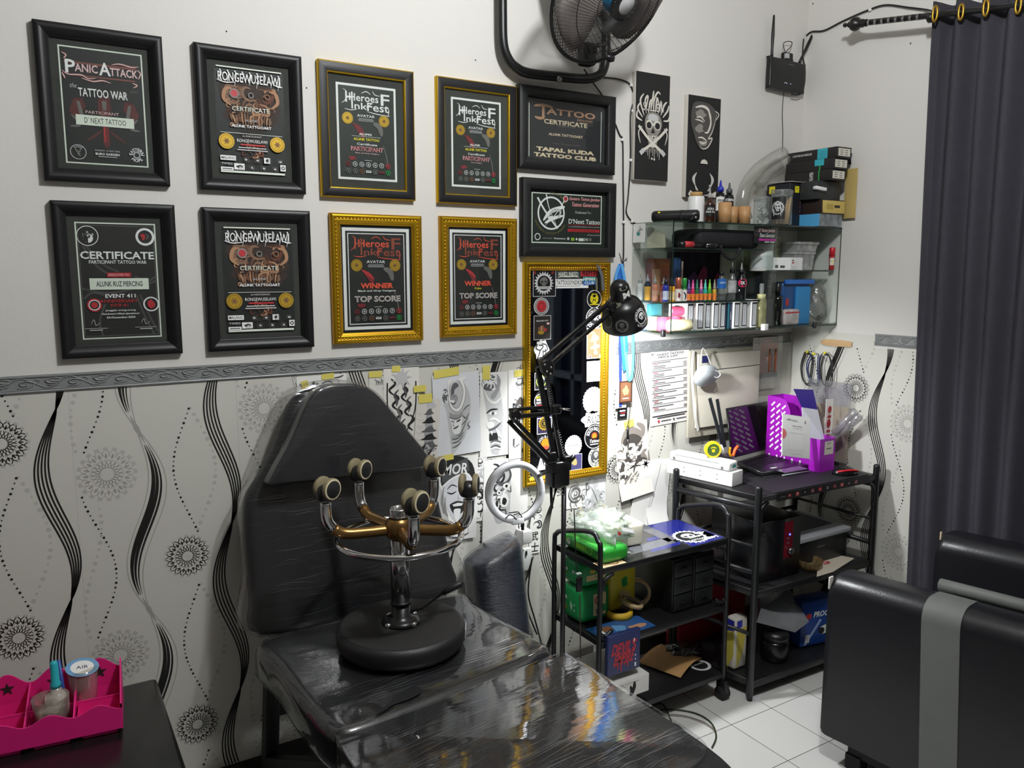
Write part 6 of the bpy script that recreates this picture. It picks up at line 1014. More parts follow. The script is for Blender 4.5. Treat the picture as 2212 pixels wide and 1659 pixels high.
for k, (lb, pts, m) in enumerate((('black cable loop hung nearest the corner', ((1738, 762), (1730, 790), (1734, 820), (1746, 828), (1752, 800), (1754, 775), (1744, 760), (1738, 762)), CORD), ('dark blue cable loop hung between the two black loops', ((1752, 766), (1742, 790), (1750, 822), (1766, 826), (1766, 790), (1768, 764)), M('cord_navy', '1e2a5a', .5)), ('black cable loop hung under the craft stick', ((1776, 764), (1770, 790), (1776, 826), (1792, 828), (1796, 796), (1790, 768), (1778, 762)), CORD))):
    t = T('hanging_cable', lb, 'cable', PX(*pts[0], 2.93), 0, 'coiled cables on the right wall')
    for j in (0, 1): MB().tube(smooth([PX(u+j*3, v+j*4, 2.94-.008*k-.005*j) for u, v in pts], 5), .0026, m, 6).out('coil', t)
    u, v = pts[0]; MB().box(PX(u+6, v-2, 2.935-.008*k), (.012, .008, .010), YEL, None, .002).out('tie', t, None, 'yellow cable tie')
# ================================================================ tattoo chair in plastic wrap
LEA = M('black_leather', '17181b', .42, bump=.12, bs=220, spec=.45); WRAP = CLEAR('stretch_wrap', 'f8f8f8', .16, .06, .012, 'c9c9cc', .30, 4, (.9, 16, 16)); WRAPF = CLEAR('stretch_wrap_taut', 'f8f8f8', .20, .04, .010, 'c9c9cc', .08, 3, (.7, 9, 9)); FRM = M('chair_frame_black', '121213', .5)
bed = T('tattoo_chair', 'black leather tattoo chair wrapped in clear stretch film beside the papered wall', 'chair', (.8, 1.6, 0))
up = V((0, .15, .66)).normalized(); fb = F((0, 2.15, .58), (1, 0, 0), up)
def sB(z): return (z-.58)*1.0255
back = smooth([(.50, .01), (.80, 0), (1.10, .01), (1.108, .12), (1.095, .26), (1.075, sB(.95)), (1.03, sB(1.02)), (.955, sB(1.13)), (.885, sB(1.225)), (.835, sB(1.258)), (.77, sB(1.268)), (.70, sB(1.258)), (.645, sB(1.215)), (.59, sB(1.10)), (.545, sB(1.03)), (.497, sB(.965)), (.483, .28), (.484, .12)], 4, True)
MB().prism(fb, back, -.085, 0, LEA, .03, 4).out('backrest', bed)
def grow(pts, e):
    cx, cy = sum(p[0] for p in pts)/len(pts), sum(p[1] for p in pts)/len(pts); return [(x+e*(1 if x > cx else -1)*min(1, abs(x-cx)/.1), y+e*(1 if y > cy else -1)*min(1, abs(y-cy)/.1)) for x, y in pts]
bw = smooth([(.50, .01), (1.10, .01), (1.11, .2), (1.082, sB(.95)), (.90, sB(1.225)), (.845, sB(1.262)), (.77, sB(1.274)), (.69, sB(1.266)), (.625, sB(1.225)), (.525, sB(1.03)), (.487, sB(.96)), (.479, .2)], 4, True)
MB().prism(fb, grow(bw, .004), -.090, .006, WRAP, .034, 4).out('plastic_wrap', bed, None, 'clear stretch film round the backrest')
fh = F(fb.p(0, 0, .0), (1, 0, 0), (up+fb.n*.05).normalized())
head = smooth([(.545, sB(1.005)), (.60, sB(1.0)), (.80, sB(.995)), (.98, sB(.992)), (1.028, sB(1.0)), (1.02, sB(1.035)), (.935, sB(1.15)), (.875, sB(1.225)), (.825, sB(1.250)), (.77, sB(1.257)), (.71, sB(1.248)), (.668, sB(1.21)), (.61, sB(1.11)), (.555, sB(1.03))], 4, True)
h_ = MB().prism(fh, head, -.01, .052, M('headrest_leather', '202125', .36, bump=.1, bs=220), .028, 5).out('headrest', bed)
MB().prism(fh, grow(head, .003), -.012, .056, WRAP, .030, 5).out('headrest_wrap', h_, None, 'clear stretch film round the headrest')
fz = F((0, 0, 0), (1, 0, 0), (0, 1, 0))
seat = smooth([(.492, 2.13), (.487, 1.95), (.490, 1.75), (.510, 1.60), (.58, 1.572), (.80, 1.60), (1.05, 1.635), (1.135, 1.665), (1.150, 1.72), (1.135, 1.85), (1.115, 2.02), (1.105, 2.13), (.80, 2.14)], 4, True)
MB().prism(fz, seat, .49, .596, LEA, .030, 4).out('seat', bed); MB().prism(fz, grow(seat, .004), .484, .601, WRAPF, .034, 4).out('plastic_wrap', bed, None, 'clear stretch film round the seat')
leg = smooth([(.512, 1.56), (.55, 1.572), (.80, 1.588), (1.05, 1.618), (1.135, 1.622), (1.158, 1.58), (1.172, 1.35), (1.178, 1.15), (1.160, 1.03), (1.10, .96), (.9, .93), (.7, .93), (.56, .97), (.520, 1.08), (.508, 1.3)], 4, True)
MB().prism(fz, leg, .485, .594, LEA, .045, 5).out('leg_rest', bed)
legw = smooth([(.508, 1.56), (.55, 1.576), (.80, 1.592), (1.05, 1.622), (1.140, 1.626), (1.162, 1.58), (1.177, 1.35), (1.183, 1.17), (1.165, 1.115), (1.10, 1.085), (.98, 1.07), (.85, 1.045), (.7, 1.03), (.58, 1.03), (.512, 1.08), (.503, 1.3)], 4, True)
MB().prism(fz, legw, .479, .600, WRAPF, .046, 5).out('plastic_wrap', bed, None, 'clear stretch film round the leg rest')
GLINT = CLEAR('film_wrinkle_glint', 'fafafa', .75, .10, .16, 'e2e2e6'); R = random.Random(12)  # white glints along the film creases, put in as pale glossy ribbons
def wrinkle_glints(name, fr, n, box, ang, ln, w, d):
    mb = MB()
    for i in range(n):
        x, y = R.uniform(*box[0]), R.uniform(*box[1]); a = ang+R.gauss(0, .05); l = ln*R.uniform(.25, 1); c, s_ = cos(a), sin(a); b = R.gauss(0, .004)
        mb.stroke(fr, [(x-l/2*c, y-l/2*s_), (x-b*s_, y+b*c), (x+l/2*c, y+l/2*s_)], w*R.uniform(.4, 1), GLINT, d+.00003*i, 4, 2)
    return mb.out(name, bed, None, 'creases in the clear film')
wrinkle_glints('film_crease_glint', fb, 40, ((.56, .80), (.03, .42)), -.02, .16, .0011, .0064); wrinkle_glints('film_crease_glint', fb, 22, ((.80, 1.02), (.03, .40)), .06, .14, .0009, .0064)
wrinkle_glints('film_crease_glint', fh, 14, ((.70, .90), (sB(1.06), sB(1.22))), .03, .10, .0010, .0564); wrinkle_glints('film_crease_glint', fz, 60, ((.60, 1.08), (1.66, 1.76)), .10, .20, .0012, .6014)
wrinkle_glints('film_crease_glint', fz, 55, ((.60, 1.08), (1.25, 1.55)), .16, .22, .0011, .6004); wrinkle_glints('film_crease_glint', fz, 60, ((.80, 1.10), (1.08, 1.24)), .10, .14, .0014, .6004)
mb = MB(); p = [PZ(u, v, .6035) for u, v in smooth([(810, 1545), (840, 1518), (868, 1496), (892, 1482), (908, 1486), (906, 1498), (880, 1512), (850, 1522), (828, 1536)], 3, True)]; mb.add(p, [tuple(range(len(p)))], M('bare_leather', '17181b', .35)); mb.out('wrap_tear', bed, None, 'torn slit in the film showing leather')
for nm, pts in (('back_leg', ((.535, 2.20, .48), (.515, 2.24, .0))), ('back_leg', ((1.06, 2.20, .48), (1.08, 2.24, .0))), ('front_leg', ((.56, 1.25, .47), (.54, 1.20, .0))), ('front_leg', ((1.08, 1.25, .47), (1.10, 1.20, .0))), ('brace', ((.555, 1.62, .47), (.525, 2.22, .16))), ('brace', ((1.08, 1.62, .47), (1.08, 2.22, .16)))):
    a, b = V(pts[0]), V(pts[1]); ax = (b-a).normalized(); sx = V((1, 0, 0)); sx = (sx-ax*sx.dot(ax)).normalized(); MB().box((a+b)/2, (.04, .045, (a-b).length), FRM, (sx, ax.cross(sx), ax), .003).out(nm, bed)
mb = MB()
for x in (.56, 1.06): mb.b2((x-.02, 1.0, .44), (x+.02, 2.16, .482), FRM)
mb.out('seat_rail', bed)
for y, z in ((2.22, .33), (2.23, .18), (1.22, .18), (1.62, .44)): MB().b2((.53, y-.016, z-.018), (1.07, y+.016, z+.018), FRM).out('cross_bar', bed)
# ================================================================ upturned swivel stool on the seat
ox, oy, oz = .803, 1.885, .6045
st = T('swivel_stool', 'round black swivel stool standing upside down on the tattoo chair', 'stool', (ox, oy, oz)); O = V((ox, oy, oz)); CUSH = M('stool_vinyl', '161618', .5, bump=.1, bs=200); UND = M('stool_underside', '1c1b1a', .8)
MB().lathe([(0, 0), (.142, 0), (.162, .006), (.172, .020), (.173, .042), (.168, .056), (.158, .060)], O, (0, 0, 1), CUSH, 40).out('cushion', st)
mb = MB(); mb.lathe([(.160, .060), (.156, .062), (.10, .063), (0, .063)], O, (0, 0, 1), UND, 40); mb.out('underside', st)
mb = MB(); mb.box(O+V((.150, -.085, .035)), (.002, .045, .026), M('stool_tag', 'b9b9ba', .5), (V((.87, -.5, 0)), V((.5, .87, 0)), V((0, 0, 1)))); mb.out('tag', st, None, 'pale maker tag on the rim')
mb = MB(); mb.lathe([(0, .064), (.052, .064), (.052, .068), (.040, .076), (.024, .082), (.024, .120), (0, .120)], O, (0, 0, 1), M('plate_black', '1b1b1c', .3, .3), 28); mb.out('base_plate', st)
for k in range(4): a = radians(20+90*k); MB().lathe([(0, .075), (.007, .074), (.009, .068), (.009, .064)], O+V((.047*cos(a), .047*sin(a), 0)), (0, 0, 1), CHR, 12).out('bolt', st)
mb = MB(); mb.tube([O+V((.02, 0, .085)), O+V((.055, -.010, .092)), O+V((.105, -.030, .128)), O+V((.122, -.037, .138))], .0042, BLK, 8); mb.out('lever', st); MB().tube([O+V((.108, -.031, .129)), O+V((.125, -.038, .140)), O+V((.155, -.050, .154)), O+V((.160, -.052, .156))], [.006, .0095, .0095, .004], M('lever_grip', '1a1a1b', .5), 12).out('lever_grip', st)
MB().cyl(O+V((0, 0, .115)), O+V((0, 0, .325)), .0255, CHR, 28).out('column', st); MB().lathe([(.0255, .115), (.0275, .115), (.0275, .124), (.0255, .124)], O, (0, 0, 1), BLK, 28).out('column_collar', st)
RUST = M('rusted_brass_chrome', '8a6a3e', .32, .85, var=.45, vs=22); MB().lathe([(0, .300), (.031, .300), (.036, .307), (.036, .341), (.030, .348), (.027, .352)], O, (0, 0, 1), RUST, 28).out('hub', st); MB().lathe([(.018, .358), (.0265, .352), (.0275, .358), (.0275, .378), (.024, .380), (.018, .378), (.018, .346)], O, (0, 0, 1), CHR, 28).out('hub_sleeve', st, None, 'chrome sleeve open at the top')
RH = V((RT.x, RT.y, 0)).normalized(); FH = V((FW.x, FW.y, 0)).normalized()
MB().tube([O+V((0, 0, .300))+(RH*cos(2*pi*i/48)+FH*sin(2*pi*i/48))*.163 for i in range(48)], .0085, CHR, 10, closed=True).out('foot_ring', st)
CREAM = M('caster_cream', 'cfc4a0', .5)
for k, deg in enumerate((66, 134, 200, 289, 351)):
    a = radians(deg); d = RH*cos(a)+FH*sin(a); L_ = O+V((0, 0, .322)); spin = radians((60, 75, 35, 40, 95)[k]); tw = RH*cos(spin)+FH*sin(-spin)*-1
    pts = smooth([L_+d*.03, L_+d*.09, L_+d*.145+V((0, 0, .004)), L_+d*.176+V((0, 0, .026)), L_+d*.187+V((0, 0, .052)), L_+d*.188+V((0, 0, .090))], 4); m = int(len(pts)*.55); l = MB().tube(pts[:m+1], .0145, RUST, 12); l.tube(pts[m:], .0145, CHR, 12); l = l.out('leg', st)
    top = L_+d*.188+V((0, 0, .090)); MB().lathe([(0, 0), (.009, 0), (.009, .010), (0, .010)], top, (0, 0, 1), CHR, 12).out('caster_stem', l)
    ax = (RH*cos(radians((-25, -28, -35, -35, -5)[k]))+FH*sin(radians((-25, -28, -35, -35, -5)[k]))).normalized(); c = top+V((0, 0, .036))-ax.cross(V((0, 0, 1)))*.006
    MB().lathe([(0, .008), (.021, .008), (.0235, .012), (.0235, .030), (.018, .040), (.009, .046), (0, .047)], top, (0, 0, 1), BLK, 20).out('caster_hood', l)
    for sg in (-1, 1):
        mb = MB(); w0 = c+ax*sg*.0105; mb.lathe([(0, .0), (.0265, .0), (.0285, .003), (.0285, .010), (.0265, .0125)], w0, ax*sg, M('caster_tyre', '7d7357', .6), 26); mb.lathe([(.0265, .0125), (.0225, .0135)], w0, ax*sg, CREAM, 26); mb.lathe([(.0225, .0135), (.0205, .015), (0, .0165)], w0, ax*sg, MATTE, 26); mb.out('caster_wheel', l)
# ================================================================ wrapped bolster leaning on the wall
NVY = M('navy_vinyl', '141a33', .4, bump=.1, bs=150); bo = T('bolster', 'navy armrest bolster wrapped in clear film leaning on the wall behind the chair', 'bolster', (1.36, 2.3, 0)); upb = V((-.10, .02, 1)).normalized(); fo = F((1.395, 2.262, .0), (1, 0, .10), (0, 1, 0)); ax3 = (V((1, 0, .1)).normalized(), V((0, 1, 0)), upb)
O_ = V((1.395, 2.30, 0)); sec = smooth([(-.092, -.045), (-.06, -.075), (0, -.082), (.06, -.075), (.092, -.045), (.098, 0), (.092, .045), (0, .06), (-.092, .045), (-.098, 0)], 3, True)
def bols(e, m, h):
    mb = MB(); rings = []; n = len(sec); lv = [(0, 1), (.05, 1), (h-.03, 1), (h-.01, .97), (h, .88)]
    for z, k in lv: rings += [O_+upb*(z+.32*x*(z/h)+.0)+V((1, 0, .0))*(x*k*(1+e))+V((0, 1, 0))*(y*k*(1+e)) for x, y in sec]
    mb.add(rings, [(i*n+j, i*n+(j+1) % n, (i+1)*n+(j+1) % n, (i+1)*n+j) for i in range(len(lv)-1) for j in range(n)]+[tuple(range(n))[::-1], tuple((len(lv)-1)*n+j for j in range(n))], m, True); return mb
bols(0, NVY, .645).out('pad', bo); bols(.04, CLEAR('bolster_wrap', 'f0f1f3', .30, .07, .04, 'b9bcc2', .6, 9, (4, 4, 16)), .652).out('plastic_wrap', bo)
# ================================================================ desk lamp on a floor stand, phone arm and ring light
PB = V((1.474, 2.085, 0)); lp = T('clamp_lamp', 'black jointed lamp with stickers on its shade, shining down at the wall', 'lamp', PB); BT = M('lamp_black', '131314', .32, spec=.5)
ls = T('light_stand', 'thin black floor stand rising beside the trolley', 'stand', PB)
MB().tube([PB+V((0, 0, .03)), PB+V((0, 0, .97))], .0085, BT, 12).out('pole', ls)
MB().cyl(PB+V((0, 0, .03)), PB+V((0, 0, .22)), .0115, BT, 12).out('lower_tube', ls)
for k in range(3):
    a = radians(100+120*k); d = V((cos(a), sin(a), 0)); MB().tube([PB+V((0, 0, .19)), PB+d*.06+V((0, 0, .10)), PB+d*.15+V((0, 0, .008))], .006, BT, 8).out('foot', ls)
def bar(mb, a, b, w, m=BT): a, b = V(a), V(b); ax = (b-a).normalized(); s = V((0, 1, 0)); s = (s-ax*s.dot(ax)).normalized(); mb.box((a+b)/2, (w, w*.8, (b-a).length), m, (ax.cross(s), s, ax), w*.15); return mb
CL, EL, HD_ = PY(1208, 1012, 2.075), PY(1168, 790, 2.075), PY(1318, 662, 2.07)
mb = MB(); mb.box(PY(1204, 1022, 2.08), (.066, .055, .085), BT, None, .008); mb.box(PY(1222, 1000, 2.07), (.03, .03, .05), BT, None, .006); mb.tube([PY(1190, 1050, 2.08), PY(1192, 1098, 2.08)], .005, BT, 8); mb.tube([PY(1232, 995, 2.06), PY(1240, 985, 2.06)], .008, BT, 8)
for i in range(6): mb.box(PY(1192, 1000+i*4, 2.052), (.045, .004, .003), MATTE)
mb.out('clamp', lp)
mb = MB(); mb.tube([PY(1210+4*sin(i*.9)*1.6, 1042+i*1.1, 2.07+.008*cos(i*.9)) for i in range(28)], .0014, STL, 5); mb.out('clamp_spring', lp)
off = V((.011, 0, .004)); mb = MB(); bar(mb, CL-off, EL-off, .016); bar(mb, CL+off*1.3, EL+off*1.3, .013); mb.out('lower_arm', lp)
off2 = V((-.006, 0, .011)); mb = MB(); bar(mb, EL+off2, HD_+off2*1.0, .014); bar(mb, EL-off2*1.4, HD_-off2*1.4, .012); mb.out('upper_arm', lp)
mb = MB(); mb.prism(F(EL+V((0, -.014, 0)), (1, 0, 0), (0, 0, 1)), [(-.020, .018), (.008, .024), (.026, .006), (.022, -.026), (.002, -.034), (-.014, -.016)], 0, -.026+.052, BT, .003); mb.out('elbow', lp)
for dx, dz in ((-.012, .008), (.012, -.002), (.010, -.022), (-.004, -.014)): MB().lathe([(0, .004), (.0032, .003), (.004, 0)], EL+V((dx, -.040, dz)), (0, -1, 0), STL, 10).out('bolt', lp)
for a, b, f0, f1 in ((CL+off*2.2, EL, .05, .36), (CL, EL+off, .60, .88), (EL-off2, HD_, .25, .5)):
    mb = MB(); a, b = V(a), V(b); ax = (b-a); s = ax.cross(V((0, 1, 0))).normalized(); mb.tube([a+ax*(f0+(f1-f0)*i/60)+(s*cos(i*1.3)+V((0, 1, 0))*sin(i*1.3))*.0045-V((0, .010, 0)) for i in range(61)], .0009, STL, 4); mb.out('tension_spring', lp)
# shade
axL = (V((.075, .05, -.155))).normalized(); CAP = PY(1336, 607, 2.045)
def shade_r(s): return float(np.interp(s, [0, .006, .02, .04, .062, .070, .085, .11, .14, .165], [.012, .022, .031, .034, .034, .040, .058, .070, .076, .0775]))
mb = MB(); ss = [0, .003, .006, .012, .02, .03, .04, .055, .062, .066, .070, .078, .085, .097, .11, .125, .14, .155, .165]; mb.lathe([(0, -.001)]+[(shade_r(s), s) for s in ss]+[(.074, .166), (.055, .10), (.03, .072)], CAP, axL, BT, 36); mb.out('shade', lp)
BULB = M('lamp_bulb', 'ffffff', .4, emit=45); MB().lathe([(0, .155), (.018, .15), (.03, .13), (.028, .11), (.015, .09), (.013, .075)], CAP, axL, BULB, 20).out('bulb', lp)
mb = MB(); mb.tube([HD_, HD_+(CAP+axL*.07-HD_)*.55], .011, BT, 10); mb.tube([HD_+V((0, -.016, 0)), HD_+V((0, .016, 0))], .013, BT, 12); mb.out('head_joint', lp)
mb = MB(); mb.prism(F(HD_+V((0, -.017, 0)), (1, 0, 0), (0, 0, 1)), [(-.014, .010), (.006, .014), (.018, .0), (.010, -.018), (-.008, -.014)], 0, .004, BT, .001); mb.out('joint_plate', lp)
def face_dir(u): e = V((-.42, -.9, 0)); e = (e-axL*e.dot(axL)).normalized(); g = axL.cross(e); return e*cos(u)+g*sin(u)
def shade_sticker(ang, s0, wid, hgt, fn, base=None, flip=1):
    e = face_dir(ang); fr = FCyl(CAP, -axL*-1, e, shade_r); mb = MB()
    class Q:
        n = None
    # drawn top towards the cap: run y backwards along the axis, x so that lettering reads upright
    def P(x, y, d=0): r = shade_r(max(0, s0+hgt/2-y)); a = -x/r; s = s0+hgt/2-y; g = axL.cross(e); return CAP+axL*s+(e*cos(a)+g*sin(a))*(r+d)
    q = Q(); q.p = P; fn(Sheet(mb, q, -wid/2, 0, wid, hgt, .0007)); mb.out('sticker', lp)
def roundf(S, m=STK): S.mb.poly(S.fr, [(S.x+S.w/2+S.w/2*cos(2*pi*i/30), S.y+S.h/2+S.h/2*sin(2*pi*i/30)) for i in range(30)], m, S.D())
shade_sticker(-.62, .122, .068, .066, lambda S: (S.o(.5, .5, .30, .33, WPR), e_skull(S, WPR, STK, .5, .47, .95), S.ringtext('NEDRO SUPPLY', .5, .5, .37, .12, WPR, pi*.62, 1, 2.6), S.ringtext('TATTOO AND PIERCING', .5, .5, .44, .10, WPR, -pi*.40, -1, 2.8), S.s_([(.28, .78), (.5, .8), (.78, .72)], .06, WPR, 0), S.s_([(.72, .25), (.76, .5), (.72, .74)], .05, WPR, 0)))
shade_sticker(.42, .128, .05, .05, lambda S: (S.star(.5, .5, .48, .38, 20, GREYP), S.c(.5, .5, .32, STK), e_skull(S, GREYP, STK, .5, .47, .9), S.r(.25, .68, .5, .1, GREYP)))
shade_sticker(1.15, .118, .04, .045, lambda S: (roundf(S, M('olive_grey_sticker', '6d6b5c', .5)), S.o(.5, .5, .36, .42, STK), S.s_([(.3, .6), (.5, .4), (.7, .5)], .08, STK)))
shade_sticker(-1.75, .108, .05, .04, lambda S: (roundf(S, M('olive_grey_sticker', '6d6b5c', .5)), S.t('SUPPLY', .5, .5, .3, STK, .6, .02)))
shade_sticker(-.35, .042, .030, .030, lambda S: (S.t('M', .5, .45, .72, WPR, .9, .06), S.r(0, .92, 1, .06, WPR)))
shade_sticker(-.2, .016, .03, .012, lambda S: roundf(S, M('olive_grey_sticker', '6d6b5c', .5)))
shade_sticker(.75, .066, .03, .016, lambda S: roundf(S, M('olive_grey_sticker', '6d6b5c', .5)))
l = lamp('desk_lamp_light', 'SPOT', CAP+axL*.158, LAMP_W*4, (.95, .98, 1), shadow_soft_size=.03, spot_size=radians(150), spot_blend=.5); l.rotation_euler = axL.to_track_quat('-Z', 'Y').to_euler()
MB().tube(smooth([PY(1240, 1100, 2.06), PY(1243, 1180, 2.06), PY(1245, 1234, 2.06)], 4), .002, CORD, 6).out('mains_lead', lp); mb = MB(); mb.box(PY(1251, 1262, 2.055), (.022, .012, .052), BLK, None, .004); mb.box(PY(1250, 1239, 2.055), (.018, .011, .004), LGR); mb.out('inline_switch', lp); MB().tube(smooth([PY(1252, 1284, 2.055), PY(1253, 1330, 2.06), PY(1254, 1422, 2.07)], 4), .0022, M('brown_lead', '4a3a30', .5), 6).out('switch_lead', lp)
# phone arm
ph = T('phone_arm', 'black jointed phone arm clamped to the stand, its elbow poking left', 'phone holder', PB+V((0, 0, .9))); E2, A2, T2 = PY(1102, 905, 2.06), PY(1192, 1000, 2.06), PY(1178, 886, 2.05)
mb = MB(); o_ = V((.006, 0, .006)); bar(mb, A2+o_, E2+o_, .013); bar(mb, A2-o_, E2-o_, .013); mb.out('lower_arm', ph)
mb = MB(); bar(mb, PY(1100, 886, 2.05), PY(1182, 879, 2.05), .011); bar(mb, PY(1108, 900, 2.05), PY(1186, 894, 2.05), .013); mb.out('upper_arm', ph)
mb = MB(); mb.prism(F(E2+V((0, -.012, .008)), (1, 0, 0), (0, 0, 1)), [(-.012, .022), (.008, .026), (.02, .01), (.014, -.018), (-.002, -.016), (-.014, .004)], 0, .024, BT, .003); mb.out('elbow', ph)
for dx, dz in ((-.004, .006), (.008, .0)): MB().lathe([(0, .004), (.0035, .003), (.0045, 0)], E2+V((dx, -.037, dz)), (0, -1, 0), STL, 10).out('bolt', ph)
mb = MB(); mb.box(PY(1200, 884, 2.045), (.034, .02, .03), BT, None, .005); mb.tube([PY(1205, 882, 2.04), PY(1231, 885, 2.02)], .0035, CHR, 8); mb.out('phone_clip', ph)
mb = MB(); mb.box(PY(1190, 990, 2.07), (.03, .03, .045), BT, None, .006); mb.out('pivot', ph)
# ring light
rg = T('ring_light', 'white ring light with a dark back hanging beside the clamp', 'ring light', PY(1115, 1062, 2.22)); cR = PY(1114, 1063, 2.22); nR = V((-.12, -.98, .10)).normalized(); e1 = nR.cross(V((0, 0, 1))).normalized(); e2 = e1.cross(nR); RR = .094
MB().tube([cR+(e1*cos(2*pi*i/48)*1.03+e2*sin(2*pi*i/48))*RR for i in range(48)], .0125, M('ring_diffuser', 'e2e3e6', .35), 14, closed=True).out('diffuser', rg)
MB().tube([cR-nR*.009+(e1*cos(2*pi*i/48)*1.03+e2*sin(2*pi*i/48))*RR for i in range(48)], .0118, BLK, 12, closed=True).out('back_shell', rg, None, 'black back shell')
mb = MB(); mb.box(cR-e2*.098+nR*.004, (.045, .02, .022), M('ring_diffuser', 'e2e3e6', .35), (e1, nR, e2), .006); mb.out('bridge', rg)
mb = MB(); mb.tube([cR-e1*.085+e2*.045, PY(1186, 1018, 2.09)], .006, BT, 8); mb.out('mount', rg)
for pts in (((1092, 1120), (1103, 1112), (1118, 1126), (1121, 1142)), ((1110, 1112), (1122, 1110), (1128, 1120), (1125, 1138))): MB().tube(smooth([PY(u, v, 2.2) for u, v in pts], 5), .002, CORD, 6).out('lead', rg)
# wall sockets and chargers behind
so = T('wall_socket', 'white double wall socket with a charger, half hidden by the bolster', 'socket', PY(1138, 1200, 2.4)); a, b = PY(1124, 1186, 2.398), PY(1146, 1228, 2.398); MB().b2((a.x, 2.388, b.z), (b.x, 2.4, a.z), WHT, .002).out('plate', so); mb = MB(); c_ = PY(1132, 1157, 2.37); mb.box(c_, (.042, .05, .048), WHT, None, .004); mb.out('charger', so); mb = MB(); c_ = PY(1129, 1132, 2.35); mb.tube([c_+V((0, 0, -.022)), c_, c_+V((0, 0, .012)), c_+V((0, 0, .022))], [.006, .0065, .004, .002], BLK, 10); mb.out('plug', so); mb = MB(); mb.box(PY(1137, 1195, 2.386), (.006, .004, .016), BLK); mb.out('slot', so)
MB().tube(smooth([PY(1127, 1128, 2.35), PY(1122, 1110, 2.3), PY(1118, 1106, 2.25), PY(1100, 1108, 2.22)], 5), .002, CORD, 6).out('charger_lead', so)
for k, (lb, pts) in enumerate((('black cable dropping from the socket behind the trolley, left one', ((1152, 1202), (1140, 1240), (1133, 1270), (1140, 1320), (1160, 1370))), ('black cable dropping from the socket behind the trolley, right one', ((1150, 1204), (1143, 1250), (1142, 1290), (1156, 1340), (1172, 1400))))): cable('power_cable', lb, [(u, v) for u, v in pts], .003, CORD, 2.385)
# ================================================================ trolley
TUBE = M('trolley_tube', '17181a', .38, spec=.5); DARKP = M('shelf_black_metal', '151517', .42, bump=.05, bs=120)
TX0, TX1, TY0, TY1, TZ = 1.552, 2.143, 1.985, 2.250, .632
tr = T('trolley', 'black tube trolley with a glossy blue and black stickered top', 'trolley', ((TX0+TX1)/2, 2.15, 0))
for x, nm in ((TX0, 'left'), (TX1, 'right')):
    za, zb_ = .742, .700; MB().tube(smooth([(x, TY0, .06), (x, TY0, .3), (x, TY0, za-.07), (x, TY0+.012, za-.022), (x, TY0+.055, za), (x, TY1-.055, zb_), (x, TY1-.012, zb_-.022), (x, TY1, zb_-.07), (x, TY1, .3), (x, TY1, .06)], 4), .0088, TUBE, 12).out('end_frame', tr)
    s_ = 1 if x == TX0 else -1
    for z in (.60, .40): MB().tube(smooth([(x+s_*.012, TY0, z-.05 if z > .5 else z), (x+s_*.02, TY0, z-.012), (x+s_*.055, TY0, z+.004)], 4), .0065, TUBE, 8).out('corner_brace', tr)
    for y in (TY0, TY1):
        c = MB(); c.box((x, y, .05), (.026, .05, .05), BLK, None, .008); c.tube([(x-.016, y, .0265), (x+.016, y, .0265)], .025, MATTE, 18); c.out('caster', tr)
for z, nm in ((TZ, 'top_plate'), (.372, 'middle_shelf'), (.108, 'bottom_shelf')):
    mb = MB(); mb.b2((TX0+.008, TY0-.006, z-.022), (TX1-.008, TY1, z), DARKP, .003); o = mb.out(nm, tr)
    if nm == 'top_plate':
        mb = MB(); fr = F((TX0+.008, TY0-.004, z+.0004), (1, 0, 0), (0, 1, 0)); w, h = TX1-TX0-.016, TY1-TY0-.002; BLK_G = M('decal_black', '15161a', .12, coat=.5); BLU_G = M('decal_blue', '1f2577', .12, coat=.5); GRY_G = M('decal_grey', '5c5e64', .12, coat=.5)
        mb.rect(fr, 0, 0, w, h, BLK_G, 0)
        for x0, y0, ww, hh in ((.0, .24, .34, .06), (.40, .0, .17, .32), (.12, .15, .10, .03), (.30, .12, .08, .03), (.06, .02, .06, .02), (.24, .03, .14, .035), (.50, .04, .06, .07)): mb.poly(fr, [(x0, y0), (x0+ww, y0+.01), (x0+ww+.02 if x0+ww < .55 else x0+ww, y0+hh if y0+hh < h else h), (x0+.015, y0+hh if y0+hh < h else h)], BLU_G, .0002)
        for x0, y0, ww, hh in ((.16, .05, .22, .07), (.36, .08, .05, .2)): mb.poly(fr, [(x0, y0), (x0+ww, y0+.012), (x0+ww+.01, y0+hh), (x0+.01, y0+hh-.01)], GRY_G, .0003)
        S = Sheet(mb, F(fr.p(.395, .015), (1, .0, 0), (0, 1, 0)), 0, 0, .17, .15, .0006); S.star(.42, .55, .40, .34, 22, WPR); S.c(.42, .55, .31, STK); e_skull(S, LGR, STK, .42, .52, .9); S.t('TATTOO', .42, .80, .1, WPR, .5, .02); S.t('LBM', .78, .86, .12, WPR, .36, .04); S.blob(.75, .45, .2, .08, LGR, 12, .5, 3); S.blob(.6, .62, .16, .06, WPR, 12, .5, 5)
        S2 = Sheet(mb, F(fr.p(0, 0), (1, 0, 0), (0, 1, 0)), 0, 0, .1, .055, .0006); S2.r(0, 0, 1, 1, M('tan_sticker', 'd3b48c', .4)); S2.o(.6, .55, .15, .2, BROWN); S2.r(.1, .3, .3, .12, PRW); mb.out('top_decal', o)
GP = M('pack_green', '14914a', .35, spec=.5); GPL = M('pack_lime', '86d12c', .35); GPD = M('pack_dark_green', '1c6a2c', .35); PKY = M('pack_yellow', 'd8c93a', .4)
